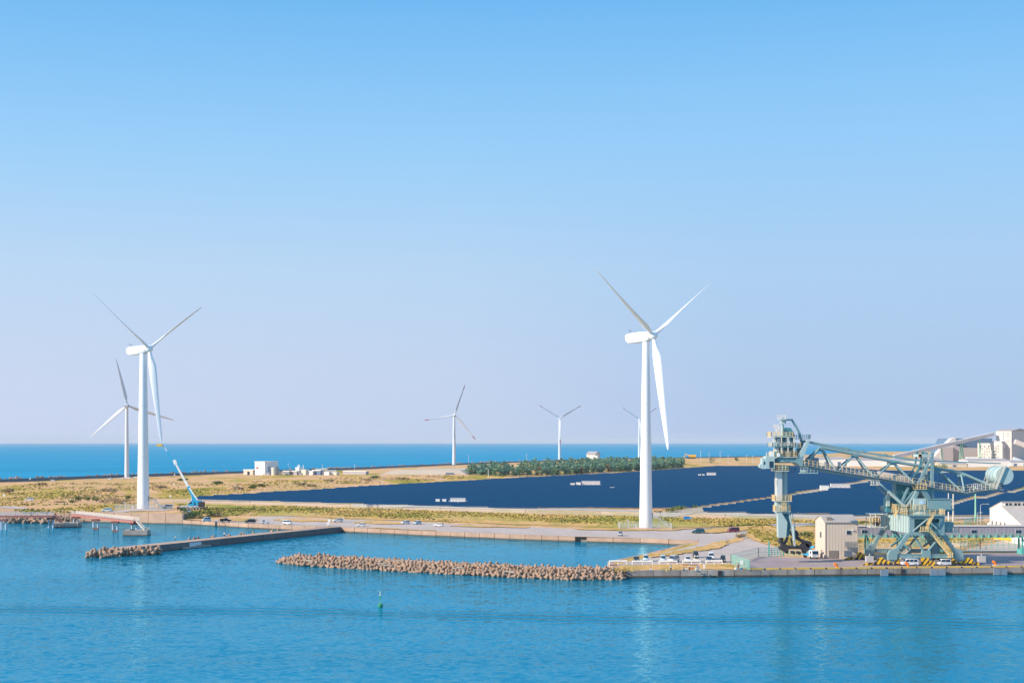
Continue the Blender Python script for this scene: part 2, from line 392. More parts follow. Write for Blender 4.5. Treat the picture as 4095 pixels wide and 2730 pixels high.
# ------------------------------------------------------------ water
def watermat(name, base, far=False):
    m, nt, b = newmat(name)
    b.inputs['IOR'].default_value = 1.333
    def slopes(scale, detail, sx_, sy_, rot, ax_, ay_, mask=None):
        n = nt.nodes.new('ShaderNodeTexNoise'); n.inputs['Scale'].default_value = scale; n.inputs['Detail'].default_value = detail; n.inputs['Roughness'].default_value = .55
        n.inputs['Distortion'].default_value = .3
        nt.links.new(pos(nt, (sx_, sy_, 1), rot=rot), n.inputs['Vector'])
        q = nt.nodes.new('ShaderNodeVectorMath'); q.operation = 'SUBTRACT'; nt.links.new(n.outputs['Color'], q.inputs[0]); q.inputs[1].default_value = (.5, .5, .5)
        k = nt.nodes.new('ShaderNodeVectorMath'); k.operation = 'MULTIPLY'; nt.links.new(q.outputs[0], k.inputs[0]); k.inputs[1].default_value = (ax_, ay_, 0)
        o = k.outputs[0]
        if mask is not None:
            k2 = nt.nodes.new('ShaderNodeVectorMath'); k2.operation = 'SCALE'; nt.links.new(o, k2.inputs[0]); nt.links.new(mask, k2.inputs['Scale']); o = k2.outputs[0]
        return o
    def vadd(p, q):
        k = nt.nodes.new('ShaderNodeVectorMath'); k.operation = 'ADD'
        for i, w_ in enumerate((p, q)):
            if hasattr(w_, 'links'): nt.links.new(w_, k.inputs[i])
            else: k.inputs[i].default_value = w_
        return k.outputs[0]
    gst = ramp(nt, noise(nt, .007, 4, pos(nt, (1, 1.6, 1)), .6, .5), [(.35, (.55,) * 3), (.65, (1.2,) * 3)])
    g = nt.nodes.new('ShaderNodeNewGeometry'); sp = nt.nodes.new('ShaderNodeSeparateXYZ'); nt.links.new(g.outputs['Position'], sp.inputs[0])
    # wake waves of a boat that passed: a few long parallel crests
    yy = mth(nt, 'ADD', sp.outputs[1], mth(nt, 'MULTIPLY', sp.outputs[0], .13))
    yy = mth(nt, 'ADD', yy, mth(nt, 'MULTIPLY', noise(nt, .011, 3, pos(nt)), 26.0))
    msk = mth(nt, 'SUBTRACT', 1.0, mth(nt, 'DIVIDE', mth(nt, 'ABSOLUTE', mth(nt, 'SUBTRACT', yy, 306)), 15.0), clamp=True)
    wk = mth(nt, 'MULTIPLY', mth(nt, 'SINE', mth(nt, 'MULTIPLY', yy, 6.283 / 5.5)), mth(nt, 'MULTIPLY', msk, WAKE))
    cmb = nt.nodes.new('ShaderNodeCombineXYZ'); nt.links.new(wk, cmb.inputs[1])
    vv = vadd(slopes(1.0, 3, .8, 1.2, rad(-9), SX, SY, gst), slopes(.25, 2, .7, 1.3, rad(12), SX * .5, SY * .35))
    vv = vadd(vadd(vv, cmb.outputs[0]), (0, 0, 1))
    nz = nt.nodes.new('ShaderNodeVectorMath'); nz.operation = 'NORMALIZE'; nt.links.new(vv, nz.inputs[0]); 
    cc = ramp(nt, noise(nt, .004, 4, pos(nt, (1, 2.5, 1)), .6, .6), [(.3, tuple(x * .85 for x in base)), (.7, tuple(x * 1.15 for x in base))])
    # the open sea beyond the shore is choppier and brighter than the sheltered harbour
    opn = ramp(nt, mth(nt, 'DIVIDE', sp.outputs[1], 4000.0), [(.2, (0,) * 3), (.30, (1,) * 3)])
    sea = ramp(nt, noise(nt, .0011, 6, pos(nt, (1, 4, 1)), .65, .4), [(.3, tuple(x * .86 for x in SEA)), (.72, tuple(min(1, x * 1.2) for x in SEA))])
    # body colour under a thin rippled mirror: Fresnel weighs the two
    out = nt.nodes['Material Output']; dif = nt.nodes.new('ShaderNodeBsdfDiffuse'); glo = nt.nodes.new('ShaderNodeBsdfGlossy'); fr = nt.nodes.new('ShaderNodeFresnel'); ms = nt.nodes.new('ShaderNodeMixShader')
    fr.inputs['IOR'].default_value = 1.33; nt.links.new(nz.outputs[0], fr.inputs['Normal']); nt.links.new(nz.outputs[0], glo.inputs['Normal']); nt.links.new(nz.outputs[0], dif.inputs['Normal'])
    nt.links.new(mixc(nt, opn, cc, sea), dif.inputs['Color']); glo.inputs['Color'].default_value = (.42, .86, 1.0, 1)
    nt.links.new(mth(nt, 'ADD', .10, mth(nt, 'MULTIPLY', opn, .35)), glo.inputs['Roughness'])
    fac = mth(nt, 'MINIMUM', mth(nt, 'MULTIPLY', fr.outputs[0], WSPEC), .5)
    nt.links.new(mth(nt, 'MULTIPLY', fac, mth(nt, 'SUBTRACT', 1.0, mth(nt, 'MULTIPLY', opn, .8))), ms.inputs[0])
    nt.links.new(dif.outputs[0], ms.inputs[1]); nt.links.new(glo.outputs[0], ms.inputs[2]); nt.links.new(ms.outputs[0], out.inputs['Surface']); nt.nodes.remove(b)
    MATS[name] = m
watermat('harbour_water', WATER)
B = 30000
wb = MB(); wb.add([(-B, -3000, 0), (B, -3000, 0), (B, B * 1.6, 0), (-B, B * 1.6, 0)], [(0, 1, 2, 3)])
tag(wb.build('sea_water', M('harbour_water'), recalc=False), kind='structure')

# ------------------------------------------------------------ land
def clipmesh(poly, name, mt, z_off, step, ymin=None, kind='structure', zfun=None, far=None):
    bm = bmesh.new(); vs = [bm.verts.new((p[0], p[1], 0)) for p in poly]
    f = bm.faces.new(vs); bm.normal_update()
    if f.normal.z < 0: f.normal_flip()
    bmesh.ops.triangulate(bm, faces=bm.faces[:], ngon_method='EAR_CLIP')
    xs = [p[0] for p in poly]; ys = [p[1] for p in poly]
    def cuts(a, b, ax):
        t = a + step
        while t < b:
            co_ = (t, 0, 0) if ax == 0 else (0, t, 0); no = (1, 0, 0) if ax == 0 else (0, 1, 0)
            bmesh.ops.bisect_plane(bm, geom=bm.verts[:] + bm.edges[:] + bm.faces[:], plane_co=co_, plane_no=no)
            t += step * (1 if (far is None or (ax == 0 and abs(t) < far[0]) or (ax == 1 and t < far[1])) else far[2])
    cuts(max(min(xs), -500) if far else min(xs), min(max(xs), 700) if far else max(xs), 0); cuts(min(ys), min(max(ys), 2600), 1)
    for xx in (-144.05, -143.75):
        if min(xs) < xx < max(xs): bmesh.ops.bisect_plane(bm, geom=bm.verts[:] + bm.edges[:] + bm.faces[:], plane_co=(xx, 0, 0), plane_no=(1, 0, 0))
    for v in bm.verts: v.co.z = (zfun or zg)(v.co.x, v.co.y) + z_off
    bm.normal_update()
    me = bpy.data.meshes.new(name); bm.to_mesh(me); bm.free(); me.materials.append(mt)
    me.polygons.foreach_set('use_smooth', [True] * len(me.polygons))
    o = bpy.data.objects.new(name, me); col.objects.link(o)
    return tag(o, kind=kind)
W0 = lambda X, Y: G(X, Y, 0.0).to_2d()
SEAWALL = [(-700, 560)] + [P(X, Y, 29.5 * F / (Y - HY)).to_2d()[:] for X, Y in
           ((0, 1916), (420, 1900), (800, 1888), (1400, 1870), (1800, 1853), (2000, 1846), (2400, 1833), (3100, 1822))]
coast = [Vector((x - 14, y + 6)) for x, y in SEAWALL[1:]]
near = [Vector((-760, 690)), W0(0, 2080), W0(731, 2096), W0(1072, 2116), W0(1365, 2127), W0(1800, 2147), W0(2100, 2159), W0(2300, 2166),
        W0(2560, 2173), W0(2790, 2183), W0(2590, 2235), W0(2430, 2272), W0(2468, 2302), W0(2503, 2311), W0(4095, 2296),
        Vector((620, 435)), Vector((1500, 700)), Vector((3000, 5200))]
tag(clipmesh(near + [Vector((1200, 4800))] + list(reversed(coast)) + [Vector((-700, 1000))], 'ground', M('land_grass'), 0, 12, far=(260, 900, 4)), kind='structure')

pk = [0]
def inpoly(p, poly):
    c = False; j = len(poly) - 1
    for i in range(len(poly)):
        if (poly[i][1] > p[1]) != (poly[j][1] > p[1]) and p[0] < (poly[j][0] - poly[i][0]) * (p[1] - poly[i][1]) / (poly[j][1] - poly[i][1]) + poly[i][0]: c = not c
        j = i
    return c
def onland(p):
    q = Vector(p)
    for k in range(60):
        if inpoly((q.x, q.y - 1.2), near) and inpoly((q.x - .9, q.y), near): return q
        q = q + Vector((.12, .3))
    return Vector(p)
def patch(name, px, mt, off, step=8, rough=0.0, raw=False):
    pk[0] += 1; off += .011 * (pk[0] % 17)
    pts = [Vector(p) if raw else GG(*p).to_2d() for p in px]
    if rough:
        out = []
        for i, p in enumerate(pts):
            q = pts[(i + 1) % len(pts)]; L = (q - p).length; n = max(1, int(L / 2.5))
            nrm = (q - p).orthogonal().normalized() if L > 0 else Vector((0, 0))
            for k in range(n):
                out.append(p.lerp(q, k / n) + nrm * (rough * (math.sin(k * .55 + i * 2.1) * 1.3 + math.sin(k * 1.7 + i) * .6 + U(-.7, .7)) if 0 < k < n else 0))
        pts = out
    if not raw:
        out = []
        for i, p in enumerate(pts):
            q = pts[(i + 1) % len(pts)]; n = max(1, int((q - p).length / 4))
            out += [p.lerp(q, k / n) for k in range(n)]
        pts = [onland(p) for p in out]
    return clipmesh([p[:] for p in pts], name, mt, off, step)
patch('quay_lot', [(733, 2090), (800, 2083), (860, 2077), (1000, 2069), (1045, 2064), (1160, 2064), (1240, 2075), (1500, 2077), (1700, 2087), (1880, 2097), (2100, 2106),
      (2480, 2121), (2700, 2119), (2780, 2113), (2850, 2107), (2852, 2110), (2760, 2127), (2870, 2133), (2985, 2118), (2995, 2124), (2975, 2138), (3010, 2160),
      (3050, 2174), (3110, 2188), (3128, 2224), (3030, 2227), (2985, 2254), (2995, 2276), (2505, 2290), (2470, 2284), (2437, 2264), (2592, 2227), (2792, 2175), (2796, 2160), (2560, 2151), (2300, 2144),
      (2100, 2138), (1800, 2128), (1370, 2107), (1160, 2104), (1072, 2099)], M('lot_gravel'), .05, rough=.0)
patch('quay_apron', [(2996, 2277), (2988, 2254), (3032, 2226), (3260, 2231), (3430, 2224), (3860, 2212), (4250, 2209), (4300, 2268), (3350, 2272)], M('apron_asphalt'), .11)
patch('pale_gravel_ground', [(3850, 2206), (3900, 2190), (3960, 2176), (4000, 2163), (4095, 2158), (4300, 2160), (4300, 2205)], M('pale_gravel'), .06, rough=.5)
patch('pale_gravel_ground', [(2700, 2048), (2760, 2040), (2980, 2045), (3300, 2055), (3600, 2062), (4095, 2058), (4200, 2070), (3600, 2076), (3300, 2071), (2980, 2062)], M('pale_gravel'), .05, rough=.6)
patch('pale_gravel_ground', [(1410, 2016), (1600, 2012), (1860, 2019), (2000, 2028), (2600, 2040), (2600, 2046), (1900, 2034), (1410, 2024)], M('pale_gravel'), .05, rough=.3)
patch('track', [(3070, 2098), (3120, 2093), (3230, 2091), (3300, 2096), (3200, 2104), (3100, 2106)], M('lot_gravel'), .06, rough=.4)
patch('track', [(440, 2052), (430, 2043), (520, 2037), (640, 2034), (700, 2037), (660, 2042), (520, 2044), (470, 2052)], M('lot_gravel'), .06, rough=.4)
patch('track', [(0, 2032), (0, 2025), (60, 2024), (110, 2030), (108, 2036)], M('lot_gravel'), .06, rough=.4)
for pts in ([(1090, 2079), (1150, 2073), (1240, 2077), (1330, 2080), (1338, 2085), (1200, 2087)],
            [(1410, 2089), (1500, 2081), (1560, 2084), (1608, 2088), (1604, 2096), (1500, 2096)],
            [(900, 2082), (960, 2073), (1030, 2076), (1035, 2081), (960, 2085)],
            [(1790, 2104), (1850, 2101), (2000, 2104), (2120, 2108), (2110, 2111), (1900, 2109)],
            [(1400, 2110), (1560, 2113), (1740, 2121), (1745, 2123), (1560, 2118), (1400, 2113)],
            [(2290, 2116), (2480, 2112), (2720, 2110), (2860, 2106), (2700, 2122), (2480, 2123)],
            [(2762, 2131), (2830, 2122), (2985, 2104), (3020, 2100), (3000, 2118), (2960, 2124), (2880, 2131)],
            [(2600, 2231), (2690, 2206), (2790, 2188), (2840, 2178), (2890, 2163), (2920, 2166), (2880, 2190), (2780, 2208), (2700, 2222)],
            [(2820, 2190), (2880, 2172), (2900, 2158), (2950, 2148), (2975, 2158), (2960, 2168), (2900, 2176)],
            [(2436, 2286), (2440, 2266), (2500, 2259), (2650, 2257), (2780, 2257), (2925, 2254), (2990, 2276), (2900, 2277), (2700, 2280), (2520, 2287)],
            [(2985, 2124), (3000, 2105), (3060, 2096), (3100, 2104), (3250, 2107), (3262, 2105), (3262, 2185), (3120, 2187), (3060, 2174), (3015, 2158), (2978, 2140)],
            [(3428, 2160), (3560, 2150), (3800, 2150), (3990, 2154), (3990, 2162), (3880, 2182), (3840, 2198), (3430, 2198)],
            [(1250, 2064), (1500, 2066), (1700, 2072), (2100, 2085), (2400, 2096), (2400, 2104), (2050, 2096), (1700, 2083), (1400, 2074)]):
    patch('dry_grass', pts, M('golden_grass'), .13, step=6, rough=.9)
patch('verge', [(700, 2012), (1000, 2022), (1400, 2034), (2100, 2057), (2560, 2067), (3250, 2083), (3250, 2090), (3080, 2094), (2990, 2102), (2850, 2104), (2700, 2109), (2480, 2111), (2100, 2100), (1700, 2082), (1400, 2068), (1000, 2061), (830, 2066), (740, 2046)], M('verge_grass'), .05, step=10, rough=.8)
patch('verge', [(3430, 2082), (3955, 2096), (3955, 2112), (3430, 2108)], M('verge_grass'), .05, rough=.5)
# coastal road and shaded strip behind the seawall
def stripline(pts, o0, o1):
    L = [];
    for i, p in enumerate(pts):
        a = Vector(pts[max(0, i - 1)]); b = Vector(pts[min(len(pts) - 1, i + 1)]); d = (b - a).normalized(); n = Vector((d.y, -d.x))
        L.append((Vector(p) + n * o0, Vector(p) + n * o1))
    return [a[:] for a, b in L] + [b[:] for a, b in reversed(L)]
patch('coastal_road', stripline(SEAWALL[1:7], 3, 15), M('coast_asphalt'), .06, step=30, raw=True)
# lumps of harbour floor are under water: nothing to build

# ------------------------------------------------------------ quay walls (cast blocks with open joints)
def wallrun(name, label, pts, z_top, mt, block=6.0, thick=1.4, z_bot=-1.5, cop=0.0, wet=True):
    root = thing(name, label, 'sea wall', (pts[0][0], pts[0][1], 0))
    m = MB(); wv = MB(); cp = MB()
    for p, q in zip(pts, pts[1:]):
        p, q = Vector(p[:2]), Vector(q[:2]); L = (q - p).length; d = (q - p) / L; nrm = Vector((-d.y, d.x)); n = max(1, int(round(L / block))); a = math.atan2(d.y, d.x)
        for i in range(n):
            c = p + d * (L * (i + .5) / n) + nrm * (thick / 2 + U(-.03, .03)); zt = z_top + U(-.04, .04)
            m.box((c.x, c.y, (zt + z_bot) / 2), (L / n - .2, thick, zt - z_bot), a)
            if wet: wv.box((c.x, c.y, (.5 + z_bot) / 2), (L / n - .22, thick + .16, .5 + U(-.12, .16) - z_bot), a)
        c = p + d * (L / 2) + nrm * thick / 2
        m.box((c.x, c.y, (z_top - .3 + z_bot) / 2), (L, thick - .5, z_top - .3 - z_bot), a)
    m.build('wall', mt, root)
    if wet: wv.build('waterline_stain', mat('wet_concrete', (.12, .085, .06), .5, (.05, .05, .045), .8, .6, island=.2), root)
    return root
wallrun('quay_wall', 'weathered grey concrete quay wall below the yellow kerb and fishermen', [W0(2503, 2311), W0(4095, 2296), Vector((620, 435))], 1.98, M('concrete_grey'), 7.5)
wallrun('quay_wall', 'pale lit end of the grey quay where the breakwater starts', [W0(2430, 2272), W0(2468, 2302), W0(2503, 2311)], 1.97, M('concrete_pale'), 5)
wallrun('quay_wall', 'low concrete bank running slantwise along the basin beside the parked row', [W0(2790, 2183), W0(2590, 2235), W0(2430, 2272)], 1.95, M('concrete_pale'), 5)
wallrun('quay_wall', 'long tan block wall at the back of the inner basin below the gravel lot', [W0(1365, 2127), W0(1800, 2147), W0(2100, 2159), W0(2300, 2166)], 1.97, M('concrete_pale'), 7)
wallrun('quay_wall', 'tan quay wall with a notch of steps below the main turbine', [W0(2345, 2167), W0(2560, 2173), W0(2790, 2183)], 1.97, M('concrete_pale'), 12)
wallrun('quay_wall', 'low peach coloured quay wall under the row of vans left of the pier', [W0(731, 2096), W0(1072, 2116), W0(1365, 2127)], 1.97, M('concrete_pale'), 6)
wallrun('seawall', 'high sunlit concrete seawall behind the red jetty', [Vector((-330, 675)), W0(0, 2080), W0(731, 2096)], 4.75, M('concrete_pale'), 9, thick=1.2)
e = W0(731, 2096)
m = MB(); m.bx(e.x - .3, e.x + .5, e.y, e.y + 22, 1.5, 4.7)
tag(m.build('retaining_wall', M('concrete_grey')), 'short shaded return wall where the high seawall ends', 'retaining wall')
# landing step in the notch
a = W0(2302, 2166); b2 = W0(2345, 2167)
m = MB(); m.bx(a.x, b2.x + 1, a.y + 2.2, a.y + 4.5, -1.5, 1.9); m.bx(a.x + 2.0, b2.x + 6, a.y - .6, a.y + 2.2, -1.5, .9)
tag(m.build('landing_step', M('concrete')), 'small landing step cut into the tan quay wall', 'steps')
# yellow kerb on the apron
A0, A1 = G(2999, 2277, 1.98), G(4250, 2269, 1.98)
d = (W0(4095, 2296) - W0(2503, 2311)).normalized(); nrm = Vector((-d.y, d.x)); q0 = W0(2503, 2311)
root = thing('kerb', 'yellow kerb with black blocks along the edge of the grey quay', 'kerb', (q0.x, q0.y, 2))
m = MB(); k = MB(); s0 = (A0.to_2d() - q0).dot(d); ang = math.atan2(d.y, d.x); t = s0
while t < s0 + 110:
    c = q0 + d * (t + 2.1) + nrm * .35; m.box((c.x, c.y, 2.18), (3.6, .5, .42), ang)
    c = q0 + d * (t + 4.2) + nrm * .35; k.box((c.x, c.y, 2.13), (.55, .5, .3), ang); t += 4.2
m.build('kerb_beam', M('yellow_line'), root); k.build('drain_gap', M('machine_black'), root)

# far seawall
def wall3d(name, label, pts, zb, zt, th, mt, cat='sea wall'):
    m = MB()
    for p, q in zip(pts, pts[1:]):
        p, q = Vector(p), Vector(q); m.bar((p.x, p.y, (zb + zt) / 2), (q.x, q.y, (zb + zt) / 2), th, zt - zb)
    return tag(m.build(name, mt), label, cat)
wall3d('seawall', 'long dark coastal seawall along the open sea', SEAWALL[:], 2, 6.6, 1.5, mat('dark_wall', (.20, .21, .24), .8, (.14, .14, .16), .6, .05))
wall3d('parapet', 'low parapet beside the coastal road', stripline(SEAWALL[0:4], 16, 16)[:4], 4.2, 5.3, .5, M('dark_wall'), 'wall')

# pier
pa, pb = G(470, 2222, 0), G(1362, 2127, 0)
d = (pb - pa).to_2d().normalized(); nrm = Vector((-d.y, d.x)); L = (pb - pa).length
root = thing('pier', 'narrow concrete pier with shaded side wall reaching into the harbour', 'pier', (pa.x, pa.y, 0))
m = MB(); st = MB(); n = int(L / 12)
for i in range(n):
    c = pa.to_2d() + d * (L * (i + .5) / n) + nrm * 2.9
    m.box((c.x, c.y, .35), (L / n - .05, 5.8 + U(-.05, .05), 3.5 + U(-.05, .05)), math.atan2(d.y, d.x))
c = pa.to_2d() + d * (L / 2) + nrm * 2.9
m.box((c.x, c.y, .3), (L, 5.4, 3.3), math.atan2(d.y, d.x)); m.build('pier_body', mat('concrete_shaded', (.17, .155, .15), .9, (.10, .095, .09), .8, .3, streak=True, island=.15), root)  # shade of the side wall put into the colour as darker concrete
tp = MB()
for i in range(n):
    c = pa.to_2d() + d * (L * (i + .5) / n) + nrm * 2.92
    tp.box((c.x, c.y, 2.16 + U(-.01, .01)), (L / n - .06, 5.9, .12), math.atan2(d.y, d.x))
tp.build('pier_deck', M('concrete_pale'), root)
c = pa.to_2d() + d * (L / 2) + nrm * 2.8; st.box((c.x, c.y, -.4), (L, 6.0, 1.5), math.atan2(d.y, d.x)); st.build('waterline_stain', M('wet_concrete'), root)
PIER = (pa, d, nrm, L)
# ledge and sign on the pier side
g0 = G(757, 2188, 0).to_2d(); t = (g0 - pa.to_2d()).dot(d); c = pa.to_2d() + d * t - nrm * .5
m = MB(); m.box((c.x, c.y, .35), (15, 1.2, .5), math.atan2(d.y, d.x)); m.box((c.x + 1, c.y + 2, .75), (4, .5, .25), math.atan2(d.y, d.x))
tag(m.build('ledge', M('concrete')), 'low concrete ledge at the foot of the pier wall', 'ledge')
c = pa.to_2d() + d * t - nrm * .09
r_ = thing('painted_sign', 'white notice board fixed to the shaded pier wall', 'sign', (c.x, c.y, 1.2))
m = MB(); m.box((c.x, c.y, 1.22), (6.2, .1, 1.25), math.atan2(d.y, d.x)); m.build('board', M('white_paint'), r_)
m = MB()
for i in range(7):
    o = c + d * (-2.5 + i * .8) - nrm * .06
    m.box((o.x, o.y, 1.4), (.09, .03, .55), math.atan2(d.y, d.x)); m.box((o.x, o.y, 1.2 + (i % 3) * .18), (.5, .03, .08), math.atan2(d.y, d.x))
m.build('lettering', M('crane_blue'), r_)

# ------------------------------------------------------------ tetrapods
def tetra_mesh():
    m = MB()
    dirs = [Vector((0, 0, 1))] + [Vector((math.cos(a) * .943, math.sin(a) * .943, -.333)) for a in (0, 2.0944, 4.18879)]
    for dd in dirs:
        pts = [dd * t for t in (-.05, .3, .78, .92, 1.0)]; m.path(pts, [.40, .42, .32, .28, .17], 10)
    return m
tproto = tetra_mesh().build('tetrapod', M('tetrapod_concrete'), smooth=True); TM = tproto.data
bpy.data.objects.remove(tproto)
tcount = [0]; tpos = []
def tetra(p, s, label, group):
    o = bpy.data.objects.new('tetrapod', TM); col.objects.link(o); o.location = p; o.scale = (s, s, s)
    o.rotation_euler = (U(-.5, .5) + random.choice((0, 0, 3.14, 1.9)), U(-.6, .6), U(0, 6.28)); tcount[0] += 1
    return tag(o, label, 'tetrapod', group)
EDGE = [(1110, 2249), (1200, 2263), (1400, 2274), (1600, 2286), (1750, 2294), (1900, 2302), (2100, 2312), (2300, 2320), (2490, 2318)]
E = [G(x, y, 0) for x, y in EDGE]
Ls = [0]
for a, b in zip(E, E[1:]): Ls.append(Ls[-1] + (b - a).length)
def along(t):
    for i in range(len(E) - 1):
        if t <= Ls[i + 1] or i == len(E) - 2:
            k = (t - Ls[i]) / (Ls[i + 1] - Ls[i]); d = (E[i + 1] - E[i]).normalized(); return E[i].lerp(E[i + 1], k), Vector((-d.y, d.x, 0)), d
LT = Ls[-1]
# rubble core and concrete cap
core = MB(); n = 40
for i in range(n):
    a, na, _ = along(LT * i / n); b, nb, _ = along(LT * (i + 1) / n)
    k0, k1 = (sm(i, 0, 4) if i < 4 else 1), (sm(i + 1, 0, 4) if i < 4 else 1)
    sec = lambda p, nn, k: [p + nn * 1.5 + Vector((0, 0, -1)), p + nn * (2.2 + 2.2) + Vector((0, 0, 1.5 * k)), p + nn * (8.5 * max(.4, k)) + Vector((0, 0, 1.7 * k)), p + nn * (13 * max(.4, k)) + Vector((0, 0, -1))]
    core.add(sec(a, na, k0) + sec(b, nb, k1), [(0, 1, 5, 4), (1, 2, 6, 5), (2, 3, 7, 6), (0, 3, 2, 1), (4, 5, 6, 7)])
broot = thing('breakwater', 'detached concrete capped breakwater carrying the long heap of tetrapods', 'breakwater', tuple(E[4]))
core.build('rubble_core', M('rubble'), broot)
cap = MB(); i = 5
while i < n - 1:
    a, na, _ = along(LT * i / n); b, nb, dd = along(LT * (i + 1) / n); c = (a + b) / 2 + na * 7.6
    cap.box((c.x, c.y, 1.55), ((b - a).length - .05, 4.2, 1.9), math.atan2(dd.y, dd.x)); i += 1
cap.build('cap_slab', M('concrete_pale'), broot)
lab = 'brown weathered tetrapod in the long heap on the detached breakwater'
rows = [(1.0, .35, 1.5), (2.5, 1.25, 1.55), (4.2, 2.1, 1.5), (10.8, 1.9, 2.3)]
for off, z, sp in rows:
    t = U(0, 1)
    while t < LT + (2 if off < 3 else -1):
        p, nn, _ = along(min(t, LT)); k = min(1, .45 + t / 14)
        if not (off > 9 and t < 6):
            q = p + nn * (off * k + U(-.35, .35)); tetra((q.x, q.y, z * k + U(-.2, .25)), U(1.0, 1.24), lab, 'tetrapods heaped on the breakwater')
        t += sp * U(.85, 1.15)
# tip of the pier
lab = 'brown tetrapod in the small heap around the pier tip'
for i in range(34):
    X = 352 + 285 * (i / 33) ** .95; k = (i % 2)
    p = G(X, 2222 - (X - 352) * .05 - k * 14 + U(-3, 3), .6 + k * .9); tetra(p, U(1.25, 1.6), lab, 'tetrapods around the pier tip')
# below the seawall
lab = 'grey tetrapod at the foot of the high seawall behind the jetty'
for i in range(44):
    X = 20 + 275 * i / 43; k = i % 2; p = G(X, 2082 - k * 10 + U(-2, 2) + X * .012, .8 + k * 1.0); tetra(p, U(1.5, 1.9), lab, 'tetrapods below the seawall')
# tips of armour stones seen beyond the pier and seawall
lab = 'tip of a tetrapod poking above the far edge of the pier'
for X, Y in ((765, 2151), (786, 2148), (800, 2147), (860, 2141), (925, 2136), (970, 2131), (982, 2131), (1020, 2128), (1096, 2118), (1120, 2117), (1240, 2104), (1262, 2102), (1275, 2102), (1290, 2101)):
    p = G(X, Y, .9); p += Vector((-.9, .8, -.55)); tetra(p, .95, lab, 'tetrapods behind the pier')
print('tetrapods', tcount)
stuffm = MB(); base = [v.co.copy() for v in TM.vertices]; faces = [tuple(p.vertices) for p in TM.polygons]
for i in range(190):
    t = U(2, LT); p, nn, _ = along(t); off = U(1.5, 5.3); z = .2 + off * .36
    mm = Matrix.Translation(p + nn * off + Vector((0, 0, z - .5))) @ Matrix.Rotation(U(0, 6.28), 4, 'Z') @ Matrix.Rotation(U(0, 6.28), 4, 'X') @ Matrix.Scale(1.35, 4)
    stuffm.add([mm @ v for v in base], faces)
for i in range(150):   # armour along the open coast
    j = random.choice(range(1, 7)); a = Vector(SEAWALL[j]); b = Vector(SEAWALL[j + 1]); q = a.lerp(b, R())
    mm = Matrix.Translation((q.x - 4, q.y + 2, 5.6 + U(0, .8))) @ Matrix.Rotation(U(0, 6.28), 4, 'Z') @ Matrix.Rotation(U(0, 6.28), 4, 'X') @ Matrix.Scale(U(1.5, 2.4), 4)
    stuffm.add([mm @ v for v in base], faces)
tag(stuffm.build('tetrapod_filling', M('tetrapod_concrete'), smooth=True), kind='stuff')
for X, Y, a in ((1512, 2254, .5), (1245, 2243, 2.2), (1535, 2262, -.6), (1810, 2272, .3), (2052, 2288, 2.6), (1595, 2240, -.8)):
    p = G(X, Y, 2.6); m = MB(); m.path([p, p + Vector((math.cos(a) * 1.6, .2, .25)), p + Vector((math.cos(a) * 3.2, .3, .5 * math.sin(a)))], [.16, .14, .07], 6)
    tag(m.build('driftwood', M('wood_pale')), 'pale driftwood log caught among the tetrapods', 'driftwood', 'driftwood on the breakwater')

if HAZE:
    m, nt_, b_ = newmat('haze_air'); nt_.nodes.remove(b_); vp = nt_.nodes.new('ShaderNodeVolumePrincipled')
    vp.inputs['Color'].default_value = (.86, .92, 1.0, 1); vp.inputs['Density'].default_value = HAZE; vp.inputs['Anisotropy'].default_value = 0.0
    nt_.links.new(vp.outputs[0], nt_.nodes['Material Output'].inputs['Volume'])
    hz = MB(); hz.bx(-B - 500, B + 500, -3500, B * 1.6 + 500, -4, 140); tag(hz.build('haze', m), kind='stuff')
# ------------------------------------------------------------ wind turbines
def blade_mesh(Rr, chord, mt, redtip=False, pitch=78):
    """blade along +z from the hub, airfoil sections, flat side facing the rotor axis (+x)"""
    m = MB(); secs = [(0.0, .42, .42, 0), (.03, .42, .42, 0), (.10, .62, .34, 22), (.18, 1.0, .26, 18), (.28, .96, .2, 12), (.45, .80, .13, 7), (.65, .61, .09, 3), (.85, .43, .06, 1), (.96, .28, .035, 0), (1.0, .06, .015, 0)]
    n = 12; vs = []
    for t, c, th, tw in secs:
        c *= chord; th *= chord; a = rad(tw + pitch)
        for k in range(n):
            q = 2 * math.pi * k / n; y = math.cos(q) * c / 2 - (c - .42 * chord) * .22 * (1 if t > .03 else 0); x = math.sin(q) * th / 2
            vs.append((x * math.cos(a) - y * math.sin(a) + t * t * .03 * Rr, x * math.sin(a) + y * math.cos(a), t * Rr))
    fs = []
    for i in range(len(secs) - 1):
        if redtip: m.cur = 0
        for k in range(n): fs.append((i * n + k, i * n + (k + 1) % n, (i + 1) * n + (k + 1) % n, (i + 1) * n + k))
    fs.append(tuple(range(n - 1, -1, -1))); fs.append(tuple(range((len(secs) - 1) * n, len(secs) * n)))
    m.add(vs, fs)
    if redtip:
        m.mi = [1 if (i // n) >= len(secs) - 3 else 0 for i in range(len(m.f))]
        return m, [mt, M('red_tip')]
    return m, mt
